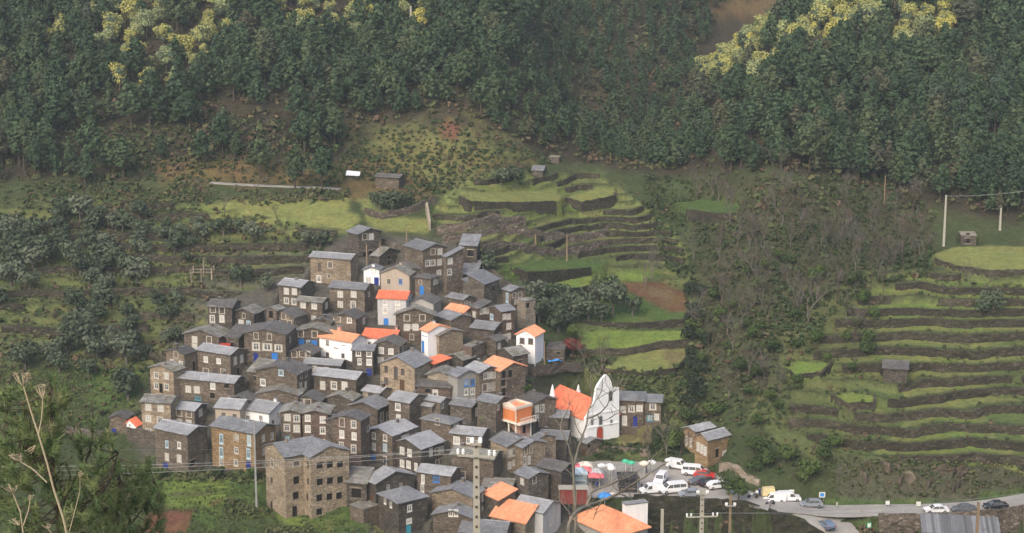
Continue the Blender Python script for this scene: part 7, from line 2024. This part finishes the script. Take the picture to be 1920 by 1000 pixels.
stalk('dried_hogweed', [((44, 1004), (38, 960), (24, 925), .009, .006), ((44, 985), (54, 955), (56, 940), .007, .005)], [((24, 925), (18, 910), 20, 18), ((56, 940), (58, 928), 10, 10), ((36, 985), (26, 975), 14, 10)], 17, 'smaller dried flower stalk at the very bottom west corner')
stalk('dried_hogweed', [((128, 1004), (140, 960), (150, 920), (150, 895), .007, .004), ((100, 1004), (90, 992), .006, .004)], [((150, 895), (150, 885), 12, 14), ((90, 992), (88, 984), 14, 14)], 21, 'thin dried stalk leaning east in front of the young pine')
def near_pine(name, stems, region, n, Y, seed, label):
    rs = np.random.RandomState(seed); b = gl(*stems[0][0][0], Y); zb = gz(b.x, b.y) - .2
    off = Vector((b.x, b.y, zb)); rt = empty(name, tuple(off)); tag(rt, label, 'pine tree')
    skel = []
    for i, (pts, r0, r1) in enumerate(stems):
        P = [gl(px, py, Y + .5 * math.sin(px * .05)) - off for px, py in pts]
        if i == 0: P = [Vector((P[0].x, P[0].y, 0))] + P
        q = MB(); q.tube(P, list(np.linspace(r0, r1, len(P))), 6); q.build('trunk' if i == 0 else 'branch', M['bark'], rt)
        skel += [p for a, c2 in zip(P[:-1], P[1:]) for p in [a.lerp(c2, t) for t in np.linspace(0, 1, 8)]]
    xs_ = [p[0] for p in region]; ys_ = [p[1] for p in region]
    V, F_, T_ = [], [], []; tw = MB(); cnt = 0
    while cnt < n:
        px, py = rs.uniform(min(xs_), max(xs_)), rs.uniform(min(ys_), max(ys_))
        if not in_poly(np.array([px]), np.array([py]), region)[0]: continue
        if fbm(px * .03 + seed, py * .03) < .47: continue
        c_ = gl(px, py, Y + rs.normal(0, 1.3)) - off
        near = min(skel, key=lambda s: (s - c_).length)
        dirv = (c_ - near); dirv.z += .35; dirv = dirv.normalized() if dirv.length > .01 else Vector((0, 0, 1))
        if (c_ - near).length < 2.6 and rs.rand() < .5: tw.tube([near, near.lerp(c_, .5) - Vector((0, 0, .1)), c_], [.022, .014, .008], 4, cap=False)
        dv = np.array(dirv) * .6 + np.array([0, 0, .5]); dv /= np.linalg.norm(dv)
        k_ = 34; t_ = rs.uniform(-.5, .5, k_); basep = np.array(c_) + dv * (t_ * .45)[:, None]
        nd = rs.normal(0, 1, (k_, 3)); nd -= (nd @ dv)[:, None] * dv; nd /= np.linalg.norm(nd, axis=1)[:, None]
        tip = basep + (nd * .75 + dv * .7) * rs.uniform(.17, .31, k_)[:, None]
        sd_ = np.cross(nd, dv) * .013
        q = np.stack([basep - sd_, basep + sd_, tip], 1).reshape(-1, 3)
        F_.append(np.arange(k_ * 3).reshape(-1, 3) + sum(len(v_) for v_ in V) if False else np.arange(k_ * 3).reshape(-1, 3) + cnt * k_ * 3); V.append(q); T_.append(np.full(k_ * 3, rs.uniform(0, .99))); cnt += 1
    tw.build('twigs', M['bark'], rt)
    link('needles', np_mesh('needles', np.concatenate(V), np.concatenate(F_), M['nearpine'], {'tone': np.concatenate(T_)}), rt)
M['nearpine'] = foliage_mat('young_pine_needles', [(0, (.085, .125, .048)), (.5, (.115, .16, .06)), (.85, (.155, .185, .07)), (1, (.18, .17, .09))])
near_pine('young_pine', [(((110, 1004), (106, 950), (100, 880), (97, 800), (95, 740), (94, 712)), .075, .02), (((110, 960), (140, 900), (168, 850), (176, 800), (172, 760)), .05, .015), (((104, 900), (70, 850), (40, 830), (10, 822)), .04, .012),
          (((112, 985), (160, 945), (205, 905), (222, 850)), .05, .012)], [(-10, 760), (20, 740), (60, 725), (95, 700), (130, 740), (172, 752), (190, 800), (222, 835), (215, 900), (160, 1000), (-10, 1010)], 430, 46, 5, 'young open pine with several leaders at the lower west corner')
near_pine('young_pine', [(((250, 1004), (240, 960), (225, 910), (222, 860)), .06, .015), (((245, 985), (270, 950), (296, 915)), .035, .01), (((248, 990), (205, 950), (180, 935)), .035, .01)], [(150, 930), (200, 860), (225, 825), (250, 880), (285, 860), (312, 920), (305, 1010), (130, 1010)], 260, 52, 8, 'smaller bushy young pine beside the open one')
def near_tree(name, branches, Y, label, seed, twn=9):
    rs = random.Random(seed); b = gl(*branches[0][0][0], Y); zb = gz(b.x, b.y) - .2
    off = Vector((b.x, b.y, zb)); rt = empty(name, tuple(off)); tag(rt, label, 'bare tree')
    tw = MB()
    def twig(p, d, l, r_, k_):
        q = p + d * l; m_ = p.lerp(q, .5) + Vector((rs.uniform(-.1, .1), rs.uniform(-.1, .1), rs.uniform(-.03, .1))) * l
        tw.tube([p, m_, q], [r_, r_ * .75, r_ * .45], 4, cap=False)
        if k_:
            for _ in range(rs.choice((2, 2, 3))):
                t = rs.uniform(.35, 1); nd = (d + Vector((rs.uniform(-.9, .9), rs.uniform(-.9, .9), rs.uniform(-.2, .8)))).normalized()
                twig(p.lerp(q, t), nd, l * rs.uniform(.5, .75), r_ * .55, k_ - 1)
    for i, (pts, r0, r1) in enumerate(branches):
        P = [gl(px, py, Y + .9 * math.sin(px * .04 + i)) - off for px, py in pts]
        if i == 0: P = [Vector((P[0].x, P[0].y, 0))] + P
        P2 = smooth_line([np.array(p) for p in P], .18) if len(P) > 2 else P
        P2 = [Vector(p) + Vector((rs.uniform(-1, 1), 0, rs.uniform(-1, 1))) * .012 for p in P2]
        q = MB(); q.tube(P2, list(np.linspace(r0 * .72, r1 * .8, len(P2))), 7); q.build('trunk' if i == 0 else 'branch', M['lichenbark'], rt)
        L = len(P2)
        for k_ in range(int(twn * L / 20) + 2):
            t = rs.randrange(max(1, L // 5), L); d = (P2[min(t + 1, L - 1)] - P2[max(t - 1, 0)]).normalized()
            nd = (d * .5 + Vector((rs.uniform(-.9, .9), rs.uniform(-.7, .7), rs.uniform(-.1, 1)))).normalized()
            twig(P2[t], nd, rs.uniform(.25, .7), .012, 2)
    tw.build('twigs', M['lichenbark'], rt)
near_tree('bare_near_tree', [(((1079, 1006), (1079, 960), (1076, 905), (1074, 868), (1066, 838), (1056, 815), (1051, 800), (1055, 786), (1062, 776)), .10, .025), (((1074, 880), (1082, 848), (1092, 818), (1100, 792), (1103, 770), (1110, 752), (1108, 730), (1106, 712)), .07, .015),
          (((1100, 785), (1120, 778), (1138, 760), (1150, 735), (1164, 716)), .045, .012), (((1062, 776), (1068, 760), (1066, 742)), .022, .01), (((1051, 800), (1040, 785), (1030, 776)), .022, .01), (((1092, 818), (1080, 800), (1076, 778), (1085, 755)), .03, .01), (((1120, 778), (1130, 790), (1150, 780), (1175, 768)), .025, .008), (((1103, 770), (1118, 750), (1130, 728), (1128, 705)), .03, .01)],
          58, 'tall dark bare tree forking in front of the church', 3)
near_tree('bare_near_tree', [(((1066, 1006), (1068, 982), (1078, 962), (1100, 950), (1130, 938), (1158, 926), (1190, 906), (1222, 886), (1252, 866)), .11, .02), (((1100, 950), (1108, 930), (1112, 922), (1145, 908), (1180, 892), (1215, 872)), .06, .012), (((1112, 922), (1106, 908), (1098, 898)), .03, .012), (((1130, 938), (1120, 955), (1112, 975)), .03, .012), (((1158, 926), (1172, 930), (1190, 938)), .025, .01)],
          50, 'low bare tree with a long branch slanting up to the east over the square', 9, 7)

# ------------------------------------------------------------------ air
k = bpy.data.materials.new('valley_haze'); k.use_nodes = True
nt = k.node_tree; nt.nodes.remove(nt.nodes['Principled BSDF'])
pv = nt.nodes.new('ShaderNodeVolumePrincipled'); pv.inputs['Color'].default_value = (.86, .96, .97, 1); pv.inputs['Density'].default_value = HAZE
pv.inputs['Anisotropy'].default_value = 0.2
nt.links.new(pv.outputs[0], nt.nodes['Material Output'].inputs['Volume'])
zlo = float(ZG.min()) - 1.5; zhi = float(ZG.max()) + 22
q = MB(); q.box(-300, 300, -40, 800, zlo, zhi)
hz = q.build('haze', k); tag(hz, 'thin pale haze filling the valley air', kind='stuff')
